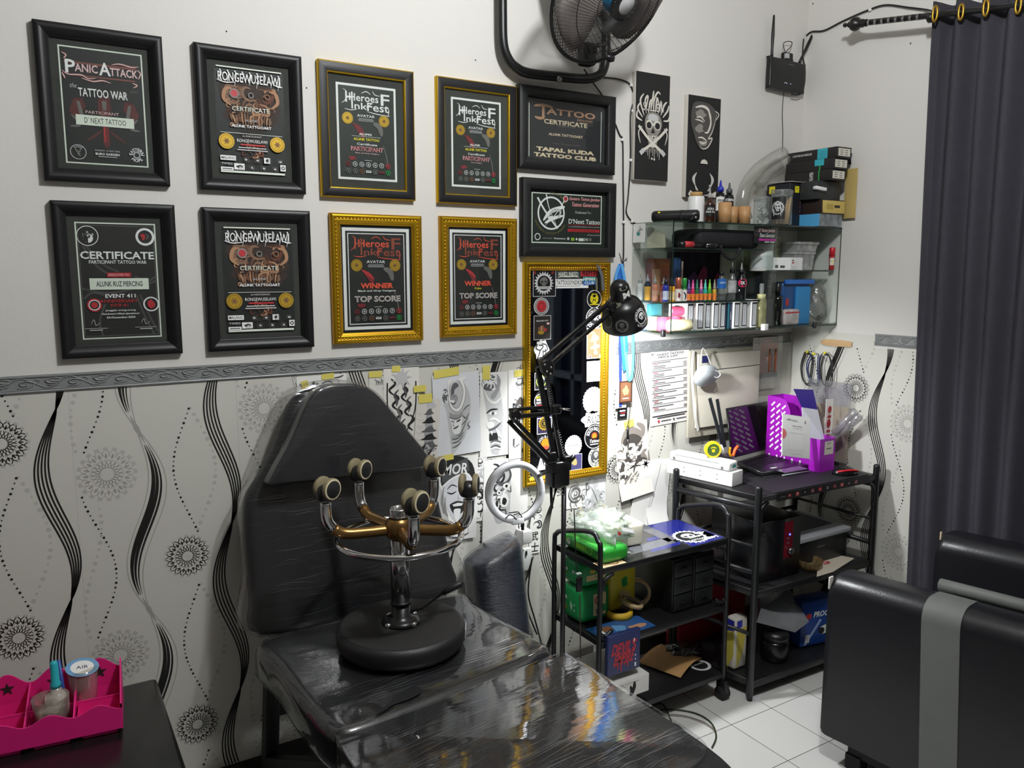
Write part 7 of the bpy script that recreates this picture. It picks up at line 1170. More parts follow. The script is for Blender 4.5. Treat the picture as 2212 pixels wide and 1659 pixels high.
def pack(label, c, d, m, draws, name='wipes_pack', cat='packet', b=.02, rz=0, group=None):
    t = T(name, label, cat, (c[0], c[1], c[2]-d[2]/2), 0, group); ax = (V((cos(rz), sin(rz), 0)), V((-sin(rz), cos(rz), 0)), V((0, 0, 1))); c = V(c)
    MB().box(c, d, m, ax, b).out('body', t); mb = MB()
    f1 = F(c-ax[0]*(d[0]/2+.0006)+ax[1]*(d[1]/2-b)-ax[2]*(d[2]/2-b), -ax[1], ax[2]); f2 = F(c-ax[0]*(d[0]/2-b)-ax[1]*(d[1]/2+.0006)-ax[2]*(d[2]/2-b), ax[0], ax[2])
    draws(Sheet(mb, f1, 0, 0, d[1]-2*b, d[2]-2*b, .0003), Sheet(mb, f2, 0, 0, d[0]-2*b, d[2]-2*b, .0003))
    if mb.f: mb.out('print', t)
    return t
def d_green(A, B): A.blob(.2, .3, .1, .12, PRW, 9, .5, 2); A.blob(.15, .75, .12, .12, GOLDP, 9, .4, 3); A.blob(.6, .6, .08, .25, PRW, 9, .5, 4); A.c(.85, .5, .05, PRW); A.c(.85, .75, .05, PRW); B.r(.35, .0, .65, 1, M('pack_cream', 'd9c48a', .5)); B.o(.62, .3, .14, .2, RED); B.c(.9, .7, .16, GRN); B.r(.5, .7, .06, .2, DGR); B.blob(.7, .8, .1, .1, BROWN, 8, .4, 3)
def d_green2(A, B): A.blob(.2, .35, .1, .2, PRW, 9, .5, 7); A.blob(.1, .75, .1, .14, GOLDP, 9, .4, 3); A.blob(.75, .4, .16, .2, LGR, 9, .5, 5); B.r(.0, .55, 1, .45, M('pack_cream', 'd9c48a', .5)); B.t('240', .55, .75, .22, GRN, .3, .03); B.blob(.3, .28, .2, .2, GOLDP, 9, .5, 4)
pack('green tissue pack, lower of two stacked on the middle shelf of the trolley', (1.640, 2.180, .372+.066), (.135, .125, .13), GP, d_green, 'tissue_pack', b=.025, group='green tissue packs'); pack('green tissue pack, upper of two stacked on the middle shelf of the trolley', (1.640, 2.180, .372+.180), (.135, .12, .095), GP, d_green2, 'tissue_pack', b=.025, group='green tissue packs')
pack('yellow and green pack standing behind the tape rolls', (1.785, 2.190, .372+.085), (.13, .09, .168), PKY, lambda A, B: (B.blob(.55, .3, .2, .2, GRN, 10, .4, 2), B.blob(.5, .7, .4, .2, M('pack_cream', 'd9c48a', .5), 10, .4, 3)), 'tissue_pack', b=.02)
pack('green wet wipes pack with a lime flash on the left end of the trolley top', (1.630, 2.115, TZ+.029), (.115, .235, .055), M('wipes_green', '2f9c35', .3, coat=.3), lambda A, B: (A.r(.28, 0, .3, 1, GPL), A.c(.12, .45, .06, PRW), swirls(A, 10, 4, .6, 0, 1, 1, (GPD, GPL), .06), swirls(A, 6, 8, .0, 0, .25, 1, (GPD, GPL), .05)), b=.018)
pack('cream paper tissue block in its wrapper on the trolley top', (1.775, 2.165, TZ+.043), (.12, .15, .084), M('tissue_cream', 'ece8d2', .6), lambda A, B: (B.lines(.5, .4, .4, 2, .12, GRN, .04), B.t('Tissue', .4, .25, .16, GREYP, .4)), 'tissue_block', b=.014, rz=-.12)
t = T('plastic_bag', 'crumpled white see-through shopping bag piled on the green wipes', 'bag', (1.67, 2.18, TZ+.058)); bm = bmesh.new(); bmesh.ops.create_icosphere(bm, subdivisions=4, radius=1); R = random.Random(3)
for v in bm.verts:
    x, y, z = v.co; k = 1+.10*sin(9*x+4*z)+.09*sin(8*y-5*x)+.06*sin(15*z+6*y); k *= 1+.10*sin(23*x+19*y)+.08*sin(31*z-17*x); v.co = V((x*.085*k, y*.115*k, max(z, -.5)*.050*k*(1.0+.35*x)+.022))
MB().bm(bm, CLEAR('bag_film', 'eef5f0', .20, .10, .30, 'e8f0ea', .9, 25), lambda p: p+V((1.668, 2.135, TZ+.062))).out('film', t)
fr = F((1.652, 2.020, TZ+.078), V((.8, -.1, -.28)), V((.15, .25, .9))); mb = MB(); S = Sheet(mb, fr, 0, 0, .075, .04, .002); S.r(0, .05, .9, .3, WPR); S.r(.0, .5, .16, .3, RED); S.c(.1, .2, .06, YEL); S.r(.3, .4, .6, .06, DGR); S.r(.3, .6, .5, .06, DGR); mb.out('print', t)
t = T('coaster_card', 'white square card with a faint green jewel lying on the trolley top', 'card', PZ(1330, 1192, TZ+.001)); q = [PZ(u, v, TZ+.0012) for u, v in ((1300, 1190), (1328, 1180), (1364, 1191), (1332, 1203))]; fr = F(q[0], q[3]-q[0], V((0, 0, 1)).cross(q[3]-q[0])); w, h = (q[3]-q[0]).length, (q[1]-q[0]).length; mb = MB(); mb.prism(fr, smooth([(.004, 0), (w-.004, 0), (w, .004), (w, h-.004), (w-.004, h), (.004, h), (0, h-.004), (0, .004)], 2, True), 0, .0015, WHT); S = Sheet(mb, fr, 0, 0, w, h, .0018); S.blob(.5, .5, .2, .18, LGR, 12, .5, 2); S.blob(.5, .5, .12, .1, TEAL, 10, .3, 2); mb.out('card', t)
# tape rolls
def taperoll(label, c, ax, r, w, m, core):
    t = T('tape_roll', label, 'tape', V(c)-V((0, 0, w/2)), 0, 'masking tape rolls on the trolley'); c, ax = V(c), V(ax).normalized(); MB().lathe([(r*.80, -w/2), (r, -w/2), (r, w/2), (r*.80, w/2)], c, ax, m, 32).out('tape', t); MB().lathe([(r*.80, w/2), (r*.76, w/2), (r*.76, -w/2), (r*.80, -w/2)], c, ax, core, 32).out('core', t)
CORE = M('tape_core', '8c8178', .8); c = PZ(1336, 1322, .386); c.z = .386; taperoll('yellow tape roll lying flat on the middle shelf', c, (0, 0, 1), .052, .025, M('tape_yellow', 'd8b02c', .5), CORE)
taperoll('thin cream tape roll leaning on the yellow one', c+V((.048, -.01, .030)), (.30, -.12, .94), .046, .014, M('tape_cream', 'c9ae83', .6), CORE); taperoll('wide cream tape roll standing on its rim against the thin one', c+V((.112, .03, .040)), (-.62, -.70, .20), .050, .026, M('tape_cream', 'c9ae83', .6), CORE)
for k, (x0, x1, lb) in enumerate(((1.915, 2.015, 'black drawer unit in the middle of the trolley shelf'), (2.019, 2.120, 'black drawer unit at the right end of the trolley shelf'))):
    t = T('drawer_unit', lb, 'drawers', ((x0+x1)/2, 2.15, .372), 0, 'black drawer units'); MB().b2((x0, 2.03, .3725), (x1, 2.28, .575), DARKP, .004).out('body', t)
    for i in range(3): d = MB().b2((x0+.006, 2.024, .379+i*.064), (x1-.006, 2.031, .437+i*.064), M('drawer_black', '1d1e20', .4), .003).out('drawer', t); MB().b2(((x0+x1)/2-.015, 2.018, .405+i*.064), ((x0+x1)/2+.015, 2.025, .413+i*.064), BLK, .002).out('pull', d)
t = T('picture_card', 'blue printed card lying at the front of the middle trolley shelf', 'card', (1.64, 2.02, .373)); mb = MB(); mb.b2((1.575, 1.985, .3725), (1.80, 2.09, .3745), M('card_blue', '2b5a96', .35)); S = Sheet(mb, F((1.575, 1.985, .3746), (1, 0, 0), (0, 1, 0)), 0, 0, .225, .105, .0003); S.blob(.25, .35, .2, .25, BROWN, 10, .5, 2); S.blob(.45, .5, .15, .3, M('card_sky', '5c9ac9', .4), 10, .5, 3); S.blob(.75, .7, .2, .2, TAN, 10, .5, 4); S.blob(.12, .5, .08, .2, PRW, 9, .5, 6); mb.out('card', t)
t = T('blue_case', "small dark blue case lettered in red DEVIL'S EMPIRE on the glove boxes", 'case', PY(1340, 1440, 1.98)); p, q = PY(1306, 1372, 1.978), PY(1374, 1436, 1.978); MB().b2((p.x, 1.958, q.z), (q.x, 1.976, p.z), NAVY, .004).out('body', t); mb = MB(); S = Sheet(mb, FL(p.x, q.z, 1.958), 0, 0, q.x-p.x, p.z-q.z, .0006); RB = M('blood_red', 'b0222c', .5); S.t("DEVIL'S", .46, .36, .30, RB, .74, .04, slant=.25); S.t('EMPIRE', .46, .62, .28, RB, .6, .04, slant=.25); [S.s_([(.2+i*.1, .72), (.2+i*.1, .80+.07*(i % 3))], .05, RB, 1) for i in range(5)]; S.r(.83, .62, .03, .04, WPR); S.r(.83, .72, .03, .04, WPR); S.r(.82, .82, .05, .1, WPR); S.r(.78, .2, .03, .09, WPR); mb.out('print', t)
def glove(label, p, q, group='glove boxes on the trolley'):
    t = T('glove_box', label, 'box', ((p[0]+q[0])/2, (p[1]+q[1])/2, p[2]), 0, group); MB().b2(p, q, M('glove_box_white', 'd5d3cf', .55), .002).out('body', t); mb = MB()
    for fr, w in ((FL(p[0], p[2], p[1]), q[0]-p[0]), (F((p[0], q[1], p[2]), (0, -1, 0), (0, 0, 1)), q[1]-p[1])):
        h = q[2]-p[2]; S = Sheet(mb, fr, 0, 0, w, h, .0006); S.t('BLACK', .18, .22, .08, DGR, .2, .02); S.r(.3, .2, .4, .02, GREYP); S.r(.06, .33, .3, .02, GREYP); S.p(smooth([(.42, .95), (.46, .62), (.44, .5), (.47, .35), (.52, .5), (.55, .22), (.60, .22), (.62, .5), (.58, .75), (.52, .95)], 3, True), MATTE)
    mb.out('print', t)
glove('white glove box, lower one at the front of the bottom shelf', (1.60, 1.99, .1085), (1.725, 2.20, .165)); glove('white glove box, upper one carrying the dark blue case', (1.590, 1.950, .1655), (1.745, 2.17, .230))
glove('white glove box at the back left of the bottom shelf', (1.575, 2.205, .1085), (1.70, 2.245, .235), None)
t = T('kraft_sheet', 'curling sheet of brown kraft paper on the bottom trolley shelf', 'paper', PZ(1445, 1435, .112)); A_, B_, C_ = PZ(1378, 1432, .112), PZ(1470, 1466, .112), PZ(1418, 1400, .112); mb = MB(); n = 8; mb.add([A_+(B_-A_)*(i/n)+(C_-A_)*(j/n*1.25)+V((0, 0, .003+.016*sin(pi*j/n)*(.6+.4*i/n))) for j in range(n+1) for i in range(n+1)], [(j*(n+1)+i, j*(n+1)+i+1, (j+1)*(n+1)+i+1, (j+1)*(n+1)+i) for j in range(n) for i in range(n)], KRAFT, True); soft(mb.out('sheet', t), solid=.001)
t = T('shelf_sticker', 'round black and white sticker on the bottom trolley shelf', 'sticker', PZ(1515, 1438, .109)); c = PZ(1512, 1437, .1086); mb = MB(); fr = F(c, (1, 0, 0), (0, 1, 0)); mb.ring(fr, 0, 0, .030, .042, LGR, .0003); mb.disc(fr, 0, 0, .03, STK, .0003); mb.text(fr, 'MALANG', 0, .01, .008, PRW, .0006); mb.out('disc', t)
t = T('crumpled_film', 'crumpled dark plastic at the back of the bottom trolley shelf', 'plastic wrap', PZ(1480, 1400, .112)); bm = bmesh.new(); bmesh.ops.create_icosphere(bm, subdivisions=3, radius=1)
for v in bm.verts: x, y, z = v.co; k = 1+.25*sin(9*x+7*y)+.2*sin(11*y-6*z); v.co = V((x*.075*k, y*.05*k, (z*.014*k)+.012))
MB().bm(bm, CLEAR('grey_film', '9a9aa0', .3, .12, .55, '3a3b40', 1.0, 25), lambda p: p+PZ(1478, 1408, .112)).out('film', t)
# ================================================================ desk rack
dk = T('desk_rack', 'black metal computer rack with open shelves in the corner', 'desk', (2.52, 2.1, 0)); FLc, BLc, FRc, BRc = V((2.222, 1.923, 0)), V((2.150, 2.275, 0)), V((2.887, 1.905, 0)), V((2.87, 2.28, 0))
for p in (FLc, BLc, FRc, BRc): MB().lathe([(0, 0), (.0105, 0), (.0105, .02), (.0128, .025), (.0128, .815), (.0128, .822), (.009, .828), (0, .829)], p, (0, 0, 1), TUBE, 18).out('post', dk)
dsk = [(q.x, q.y) for q in (FLc+V((.01, -.008, 0)), FRc+V((-.01, -.008, 0)), BRc+V((-.01, 0, 0)), BLc+V((.012, 0, 0)))]
ZD = .790
MB().prism(fz, dsk, ZD-.022, ZD, DARKP, .003).out('top_board', dk)
for z, nm in ((.430, 'middle_shelf'), (.075, 'bottom_shelf')): MB().prism(fz, dsk, z-.028, z, DARKP, .003).out(nm, dk)
for a, b in ((FLc, BLc), (FRc, BRc)):
    for z, r in ((.745, .012), (.60, .006), (.50, .010), (.26, .008)): MB().tube([a+V((0, 0, z)), b+V((0, 0, z))], r, TUBE, 10).out('side_rail', dk)
MB().tube([BLc+V((0, 0, .56)), BRc+V((0, 0, .56))], .008, TUBE, 10).out('rear_rail', dk)
for a, s_ in ((FLc, 1), (FRc, -1)): MB().tube(smooth([a+V((s_*.012, 0, .66)), a+V((s_*.016, 0, .735)), a+V((s_*.05, 0, .762))], 4), .008, TUBE, 8).out('corner_brace', dk)
t = T('desk_mat', 'black desk mat with small red and white icons along its front edge', 'mat', (2.55, 1.92, ZD)); m_ = [(2.30, 1.918), (2.84, 1.906), (2.84, 2.10), (2.32, 2.12)]; MB().prism(fz, m_, ZD+.0003, ZD+.003, M('mat_black', '1a1a1d', .6)).out('mat', t); mb = MB(); u_ = V((2.84-2.30, 1.906-1.918, 0)).normalized(); fr = F((2.30, 1.9075, ZD-.028), u_, (0, 0, 1)); mb.rect(fr, 0, 0, .54, .03, M('mat_black', '1a1a1d', .6), .0); R = random.Random(6)
for i in range(10):
    x = .06+i*.042; mb.rect(fr, x, .008, .018, .014, (MAROON, RED, STK)[i % 3], .0004); (mb.ring(fr, x+.009, .015, .004, .0055, PRW, .0008, 12) if i % 2 else mb.disc(fr, x+.009, .015, .003, PINKP, .0008, 6))
mb.rect(fr, .02, .013, .025, .003, GREYP, .0006); mb.out('printed_edge', t)
# white box and power strip, along the left edge of the desk
ROT = V((-.072, .352, 0)).normalized(); RX = V((ROT.y, -ROT.x, 0))
def along(label, name, cat, p0, L_, w, h, z, m, bev): t = T(name, label, cat, V((p0[0], p0[1], z))+ROT*L_/2); c = V((p0[0], p0[1], z+h/2))+ROT*L_/2+RX*w/2; return t, MB().box(c, (w, L_, h), m, (RX, ROT, V((0, 0, 1))), bev), c
p0 = PZ(1581, 1053, ZD); t, mb, c = along('long white carton along the left edge of the desk', 'long_carton', 'box', (p0.x, p0.y), .30, .075, .056, ZD+.0005, M('carton_white', 'e4e3e1', .5), .003); mb.out('body', t); mb = MB(); fr = F(c-RX*.0376+ROT*.15-V((0, 0, .028)), -ROT, (0, 0, 1)); [mb.rect(fr, .08+i*.075, z_, .008, .003, GREYP, .0004) for i in range(3) for z_ in (.018, .036)]; mb.out('print', t)
t, mb, c = along('white power strip box with a teal jewel on its end, lying on the long carton', 'power_strip', 'power strip', (p0.x-.006, p0.y+.012), .275, .062, .037, ZD+.0568, WHT, .009); mb.out('body', t); mb = MB(); fr = F(c-RX*.0312+ROT*.1375-V((0, 0, .0185)), -ROT, (0, 0, 1)); mb.rect(fr, .03, .026, .2, .0015, INK, .0004); mb.text(fr, 'MAGIC COM', .13, .013, .009, LGR, .0004, .1); mb.disc(fr, .025, .012, .006, GREYP, .0004); mb.disc(fr, .245, .012, .006, GREYP, .0004); f2 = F(c-ROT*.1378-RX*.031-V((0, 0, .0185)), RX, (0, 0, 1)); S = Sheet(mb, f2, 0, 0, .062, .037, .0005); S.blob(.55, .5, .34, .34, LGR, 14, .5, 3); S.blob(.55, .5, .24, .22, TEAL, 12, .4, 4); mb.out('print', t)
# laptop
def PN(u, v, p0, n): d = ray(u, v); o = V((0, 0, EYE)); return o+d*((V(p0)-o).dot(n)/d.dot(n))
ZL = ZD+.026; H1, H2, F1, F2 = PZ(1592, 996, ZL), PZ(1674, 972, ZL), PZ(1646, 1020, ZL), PZ(1757, 1002, ZL)
lt = T('laptop', 'open black laptop with a dark screen on a cooling stand', 'laptop', ((H1+F2)/2-V((0, 0, .02)))); LB = M('laptop_black', '121215', .3); KEY = M('laptop_keys', '0c0c0e', .5)
q = [(p.x, p.y) for p in (F1, F2, H2, H1)]; MB().prism(fz, q, ZL-.018, ZL, LB, .004).out('base', lt); mb = MB()
def ql(u, v): a = F1+(F2-F1)*u; b = H1+(H2-H1)*u; return a+(b-a)*v
for i in range(12):
    for j in range(4): a, b, c, d = ql(.05+i*.075, .40+j*.13), ql(.05+i*.075+.062, .40+j*.13), ql(.05+i*.075+.062, .40+j*.13+.105), ql(.05+i*.075, .40+j*.13+.105); up_ = V((0, 0, .0012)); mb.add([p+up_ for p in (a, b, c, d)], [(0, 1, 2, 3)], KEY)
mb.out('keyboard', lt)['kind'] = 'stuff'; mb = MB(); mb.add([ql(u, v)+V((0, 0, .0008)) for u, v in ((.36, .06), (.62, .06), (.62, .30), (.36, .30))], [(0, 1, 2, 3)], M('touchpad', '2e2e32', .3)); mb.out('touchpad', lt)
mb = MB(); c = ql(.2, .08)+V((0, 0, .001)); S = Sheet(mb, F(c, F2-F1, H1-F1), 0, 0, .05, .02, .0004); S.blob(.5, .5, .5, .4, PRW, 14, .4, 3); mb.out('decal', lt)
nS = (H2-H1).cross(V((0, 0, 1))).normalized()
if nS.dot(V((1, -1, 0))) < 0: nS = -nS
nS = (nS+V((0, 0, .18))).normalized(); T1, T2 = PN(1556, 878, H1, nS), PN(1671, 867, H1, nS); B1, B2 = PN(1582, 990, H1, nS), PN(1669, 968, H1, nS); T1.z = T2.z = (T1.z+T2.z)/2
fs = F(B1, B2-B1, (T1-B1)); W_, H_ = (B2-B1).length, (T1-B1).dot(F(B1, B2-B1, (0, 0, 1)).uy); fs = F(B1, (B2-B1), nS.cross(B2-B1)); 
if fs.uy.z < 0: fs.uy = -fs.uy; fs.n = fs.ux.cross(fs.uy)
H_ = (T1-B1).dot(fs.uy); MB().prism(fs, [(0, 0), (W_, 0), (W_, H_), (0, H_)], -.008, 0, LB, .003).out('lid', lt); mb = MB(); mb.rect(fs, .008, .014, W_-.016, H_-.022, M('laptop_screen', '07070a', .06, spec=.6), .0006); mb.out('screen', lt)
q2 = [(p.x+.006, p.y-.004) for p in (F1, F2, H2, H1)]; t = T('cooling_stand', 'low black cooling stand under the laptop', 'stand', ((H1+F2)/2-V((0, 0, .026)))); MB().prism(fz, q2, ZD+.0032, ZL-.0185, BLK, .002).out('stand', t)
# pen cup, tape dispenser, rulers, scissors
pc = V((2.335, 2.20, ZD)); t = T('pen_cup', 'dark pen cup with rulers and an orange-handled tool beside the laptop', 'cup', pc); MB().lathe([(0, .0), (.034, 0), (.038, .085), (.036, .085), (.032, .004), (0, .004)], pc, (0, 0, 1), M('cup_smoke', '2a2430', .3), 22).out('cup', t)
for u0, v0, u1, v1, lb in ((1562, 968, 1533, 860, 'black ruler with a hole, the left of two in the pen cup'), (1566, 966, 1549, 862, 'dark ruler, the right of two in the pen cup')):
    p, q = PY(u0, v0, 2.185), PY(u1, v1, 2.215); tt_ = T('ruler', lb, 'ruler', p, 0, 'rulers in the pen cup'); ax = (q-p).normalized(); s = ax.cross(V((0, 1, 0))).normalized(); MB().box((p+q)/2, (.017, .003, (q-p).length), M('ruler_dark', '2f3236', .35, .3), (s, ax.cross(s), ax), .001).out('blade', tt_)
tt_ = T('hand_tool', 'yellow and orange handled tool standing in the pen cup', 'tool', PY(1580, 985, 2.19)); MB().tube(smooth([PY(1585, 994, 2.19), PY(1576, 980, 2.19), PY(1577, 966, 2.19)], 4), .006, M('tool_yellow', 'e0a318', .45), 8).out('handle', tt_); MB().tube(smooth([PY(1584, 985, 2.18), PY(1588, 972, 2.18), PY(1594, 964, 2.18)], 4), .0065, M('tool_orange', 'e25c22', .45), 8).out('handle', tt_)
tt_ = T('marker', 'short white marker leaning in the pen cup', 'marker', PY(1560, 980, 2.17)); MB().tube([PY(1566, 985, 2.17), PY(1556, 962, 2.175)], .007, WHT, 10).out('barrel', tt_)
c = PY(1541, 972, 2.16); td = T('tape_dispenser', 'round yellow tape dispenser with a paw mark beside the pen cup', 'tape dispenser', c-V((0, 0, .03))); YD = M('dispenser_yellow', 'd9c21c', .45); fr = F(c, (.9, -.43, 0), (0, 0, 1)); mb = MB(); mb.prism(fr, [((.034 if i % 2 else .0315)*cos(pi*i/24), (.034 if i % 2 else .0315)*sin(pi*i/24)) for i in range(48)], -.016, .0, YD, .001); mb.disc(fr, 0, 0, .024, M('dispenser_green', '3d5a2a', .5), .0006); mb.disc(fr, .0, -.003, .007, YD, .0012, 12); [mb.disc(fr, .009*cos(a), .006+.008*sin(a)*.6, .003, YD, .0012, 8) for a in (.4, 1.2, 1.9, 2.7)]; mb.out('wheel', td)
# payment card stand (its square code left out)
q = [PY(u, v, y) for u, v, y in ((1689, 984, 2.045), (1747, 991, 2.03), (1757, 908, 2.06), (1701, 898, 2.075))]; t = T('payment_card', 'white payment card on a stand with a red hexagon at its left edge', 'card', (q[0]+q[1])/2); fr = F(q[0], q[1]-q[0], q[3]-q[0]); fr.uy = (fr.uy-fr.ux*fr.uy.dot(fr.ux)).normalized(); fr.n = fr.ux.cross(fr.uy); w, h = (q[1]-q[0]).length*1.04, (q[3]-q[0]).length*1.02
mb = MB(); mb.prism(fr, smooth([(.003, 0), (w-.003, 0), (w, .003), (w, h-.003), (w-.003, h), (.003, h), (0, h-.003), (0, .003)], 2, True), -.003, 0, WHT, .0005); S = Sheet(mb, fr, 0, 0, w, h, .0005); S.t('QRIS', .22, .12, .04, DGR, .16, .03); S.r(.32, .11, .2, .008, GREYP); S.r(.32, .14, .22, .006, GREYP); S.s_([(.82, .09), (.8, .14), (.84, .17)], .03, DGR); S.t('DNEXT TATTOO', .52, .26, .025, DGR, .34, .02); S.r(.36, .31, .34, .008, LGR); S.p([(0, .34), (.10, .38), (.14, .46), (.10, .56), (0, .60)], M('salmon_print', 'd9706e', .6)); S.b(.22, .42, .58, .42, .006, LGR); S.r(.3, .92, .4, .008, LGR); mb.out('card', t)
MB().b2((q[0].x+.01, 2.03, ZL+.0005), (q[1].x-.005, 2.075, ZL+.004), CPL).out('foot', t)
# purple magazine file
PUR = M('file_purple', 'a416b8', .45); XF0, XF1, YF0, YF1 = 2.690, 2.785, 2.03, 2.30; zb_ = PX(1677, 857, XF0).z; zf = PX(1762, 948, XF0).z
mf = T('magazine_file', 'bright purple slotted magazine file stuffed with papers', 'file box', (2.74, 2.17, ZD)); prof = [(YF0, ZD+.001), (YF1, ZD+.001), (YF1, zb_), (2.235, zb_), (2.205, zb_-.012), (2.185, zb_-.045), (2.175, zb_-.10), (2.12, zf+.02), (2.08, zf), (YF0, zf)]
for nm, x in (('side_panel', XF0), ('side_panel', XF1)):
    fr = F((x, 0, 0), (0, -1, 0), (0, 0, 1)); mb = MB(); mb.prism(fr, [(-y, z) for y, z in prof], -.002, .001, PUR, .0005)
    if x == XF0:
        SL = M('slot_white', 'ece6ee', .7)
        for i in range(9):
            for j in range(3):
                y = YF1-.022-j*.028; z = zb_-.03-i*.026-j*.004
                if z > ZD+.05 and (y > 2.17 or z < zf-.02): mb.stroke(fr, [(-y-.002, z-.010), (-y+.016, z+.008)], .0075, SL, .0014, 1)
                elif z <= ZD+.05: pass
        for i in range(5): mb.stroke(fr, [(-YF1+.02+i*.04, ZD+.012), (-YF1+.02+i*.04, ZD+.035)], .008, SL, .0014, 1)
    mb.out(nm, mf)
mb = MB().b2((XF0, YF0-.0015, ZD+.001), (XF1, YF0+.0015, zf), PUR); fr = FL(XF0, ZD, YF0-.0018); mb.rect(fr, .028, .072, .055, .055, M('label_cream', 'd9d5c8', .7), .0006); mb.text(fr, 'RAK', .055, .118, .008, DGR, .001); mb.rect(fr, .04, .094, .03, .005, GREYP, .001); [mb.rect(fr, .012+.007*i, .01, .0015, .04, M('file_purple_dark', '7a1088', .5), .0006) for i in range(10)]; mb.out('front_panel', mf); MB().b2((XF0, YF1-.0015, ZD+.001), (XF1, YF1+.0015, zb_), PUR).out('back_panel', mf)
def leaf(label, pts, ys, m, name='folder', cat='folder', extra=None):
    P = [PY(u, v, y) for (u, v), y in zip(pts, ys)]; t = T(name, label, cat, P[0]); mb = MB(); mb.add(P, [tuple(range(len(P)))], m); soft(mb.out('sheet', t), solid=.0015)
    if extra: extra(t)
    return t
leaf('deep violet folder flap rising out of the purple file', ((1714, 840), (1756, 842), (1766, 886), (1733, 882)), (2.20, 2.19, 2.17, 2.18), M('folder_violet', '34208a', .4)); leaf('white paper sagging from the purple file under the violet flap', ((1732, 880), (1766, 885), (1781, 950), (1735, 948)), (2.12, 2.12, 2.08, 2.10), M('paper_cool_white', 'dfe0ea', .7), 'paper', 'paper')
def redl(t): mb = MB(); p = PY(1781, 948, 2.10); q = PY(1796, 868, 2.10); S = Sheet(mb, F(p+V((0, -.003, 0)), (1, 0, 0), (.04, 0, 1)), 0, 0, q.x-p.x, q.z-p.z, .0006); RD = M('book_red', 'a8182a', .5); S.blob(.45, .2, .4, .10, RD, 14, .1, 2); S.r(.1, .36, .75, .07, RD); S.blob(.45, .58, .4, .12, RD, 14, .1, 3); S.r(.1, .76, .75, .05, RD); S.r(.1, .88, .75, .1, RD); mb.out('lettering', t)
leaf('white book spine with bold red lettering in the purple file', ((1780, 950), (1797, 950), (1800, 862), (1785, 862)), (2.10, 2.10, 2.11, 2.11), PAP, 'book', 'book', redl)
t = T('document_sleeve', 'clear sleeve of cream files standing against the right wall', 'document sleeve', (2.92, 2.15, ZD)); p, q = PX(1752, 858, 2.925), PX(1826, 1008, 2.925); fr = FRW(p.y, ZD+.001, 2.925); w = p.y-q.y; MB().b2((2.922, q.y, ZD+.001), (2.932, p.y, p.z-.02), M('file_cream', 'd9c59a', .7), .001).out('files', t); MB().b2((2.916, q.y-.012, ZD+.001), (2.919, p.y+.012, PX(1790, 822, 2.92).z), CLEAR('sleeve_clear', 'eeeef0', .15, .08, .12, 'd8d8dc')).out('sleeve', t)
t = T('film_roll', 'bundle of clear plastic rolls leaning out to the right of the purple file', 'plastic roll', PX(1800, 945, 2.86)); RL = CLEAR('roll_film', 'f0eff2', .4, .08, .22, 'dcdbe0', .5, 30)
MB().tube([PX(1798, 946, 2.86), PX(1856, 900, 2.86)], .018, RL, 14).out('roll', t); MB().tube([PX(1803, 935, 2.84), PX(1848, 888, 2.85)], .016, RL, 14).out('roll', t)
# mouse, stylus
c = PZ(1826, 1024, ZD+.003); mo = T('computer_mouse', 'black computer mouse with a red curved stripe', 'mouse', c); bm = bmesh.new(); bmesh.ops.create_uvsphere(bm, u_segments=24, v_segments=14, radius=1)
for v in bm.verts: v.co = V((v.co.x*.056, v.co.y*.034*(1-.12*v.co.x), max(0, v.co.z)*.034*(1-.25*v.co.x)))
axm = V((.93, -.36, 0)).normalized(); aym = V((.36, .93, 0)).normalized(); MB().bm(bm, M('mouse_black', '141416', .2), lambda p: c+axm*p.x+aym*p.y+V((0, 0, p.z))).out('shell', mo)
mb = MB(); mb.tube([c+axm*(.048*cos(a))-aym*(.0285*abs(sin(a))**.6)+V((0, 0, .010+.012*sin(a))) for a in [pi*(.12+.76*i/12) for i in range(13)]], .0042, M('mouse_red', 'c8202e', .2), 8); mb.out('stripe', mo)
mb = MB(); mb.tube([PZ(1690, 1027, ZD+.007), PZ(1748, 1018, ZD+.007)], .003, M('stylus_grey', 'b8b8bb', .4), 8); solo(mb, 'stylus', 'thin pale stylus lying in front of the laptop', 'stylus', PZ(1690, 1027, ZD+.004))
# middle shelf: computer speaker, printer, ashtray, print
SW = T('subwoofer', 'black box speaker with a red strip, a blue light and a silver knob', 'speaker', (2.36, 2.1, .43)); A_, B_ = PY(1641, 1200, 1.965), PY(1727, 1200, 1.955); A_.z = B_.z = .4305; ux = (B_-A_).normalized(); dp = V((-ux.y, ux.x, 0))*.26; z1 = .665; MB().prism(F((0, 0, 0), (1, 0, 0), (0, 1, 0)), [(p.x, p.y) for p in (A_, B_, B_+dp, A_+dp)], .4305, z1, M('speaker_black', '131316', .3), .004).out('cabinet', SW); fr = F(A_, ux, (0, 0, 1)); w = (B_-A_).length; RS = M('speaker_red', '6e1420', .25)
MB().rect(fr, w*.58, .075, w*.22, .145, RS, .0006).out('red_strip', SW); LEDB = M('blue_led', '3a4cff', .3, emit=6); MB().lathe([(0, .003), (.0035, .002), (.004, 0)], fr.p(w*.72, .168, .0008), fr.n, LEDB, 12).out('blue_light', SW); MB().lathe([(.009, 0), (.0125, .002), (.0125, .014), (.010, .016), (0, .016)], fr.p(w*.72, .105, .0008), fr.n, STL, 24).out('knob', SW)
for z in (.15, .132): MB().rect(fr, w*.66, z, .011, .007, M('port_metal', '9a9aa0', .3, .6), .001).out('port', SW)
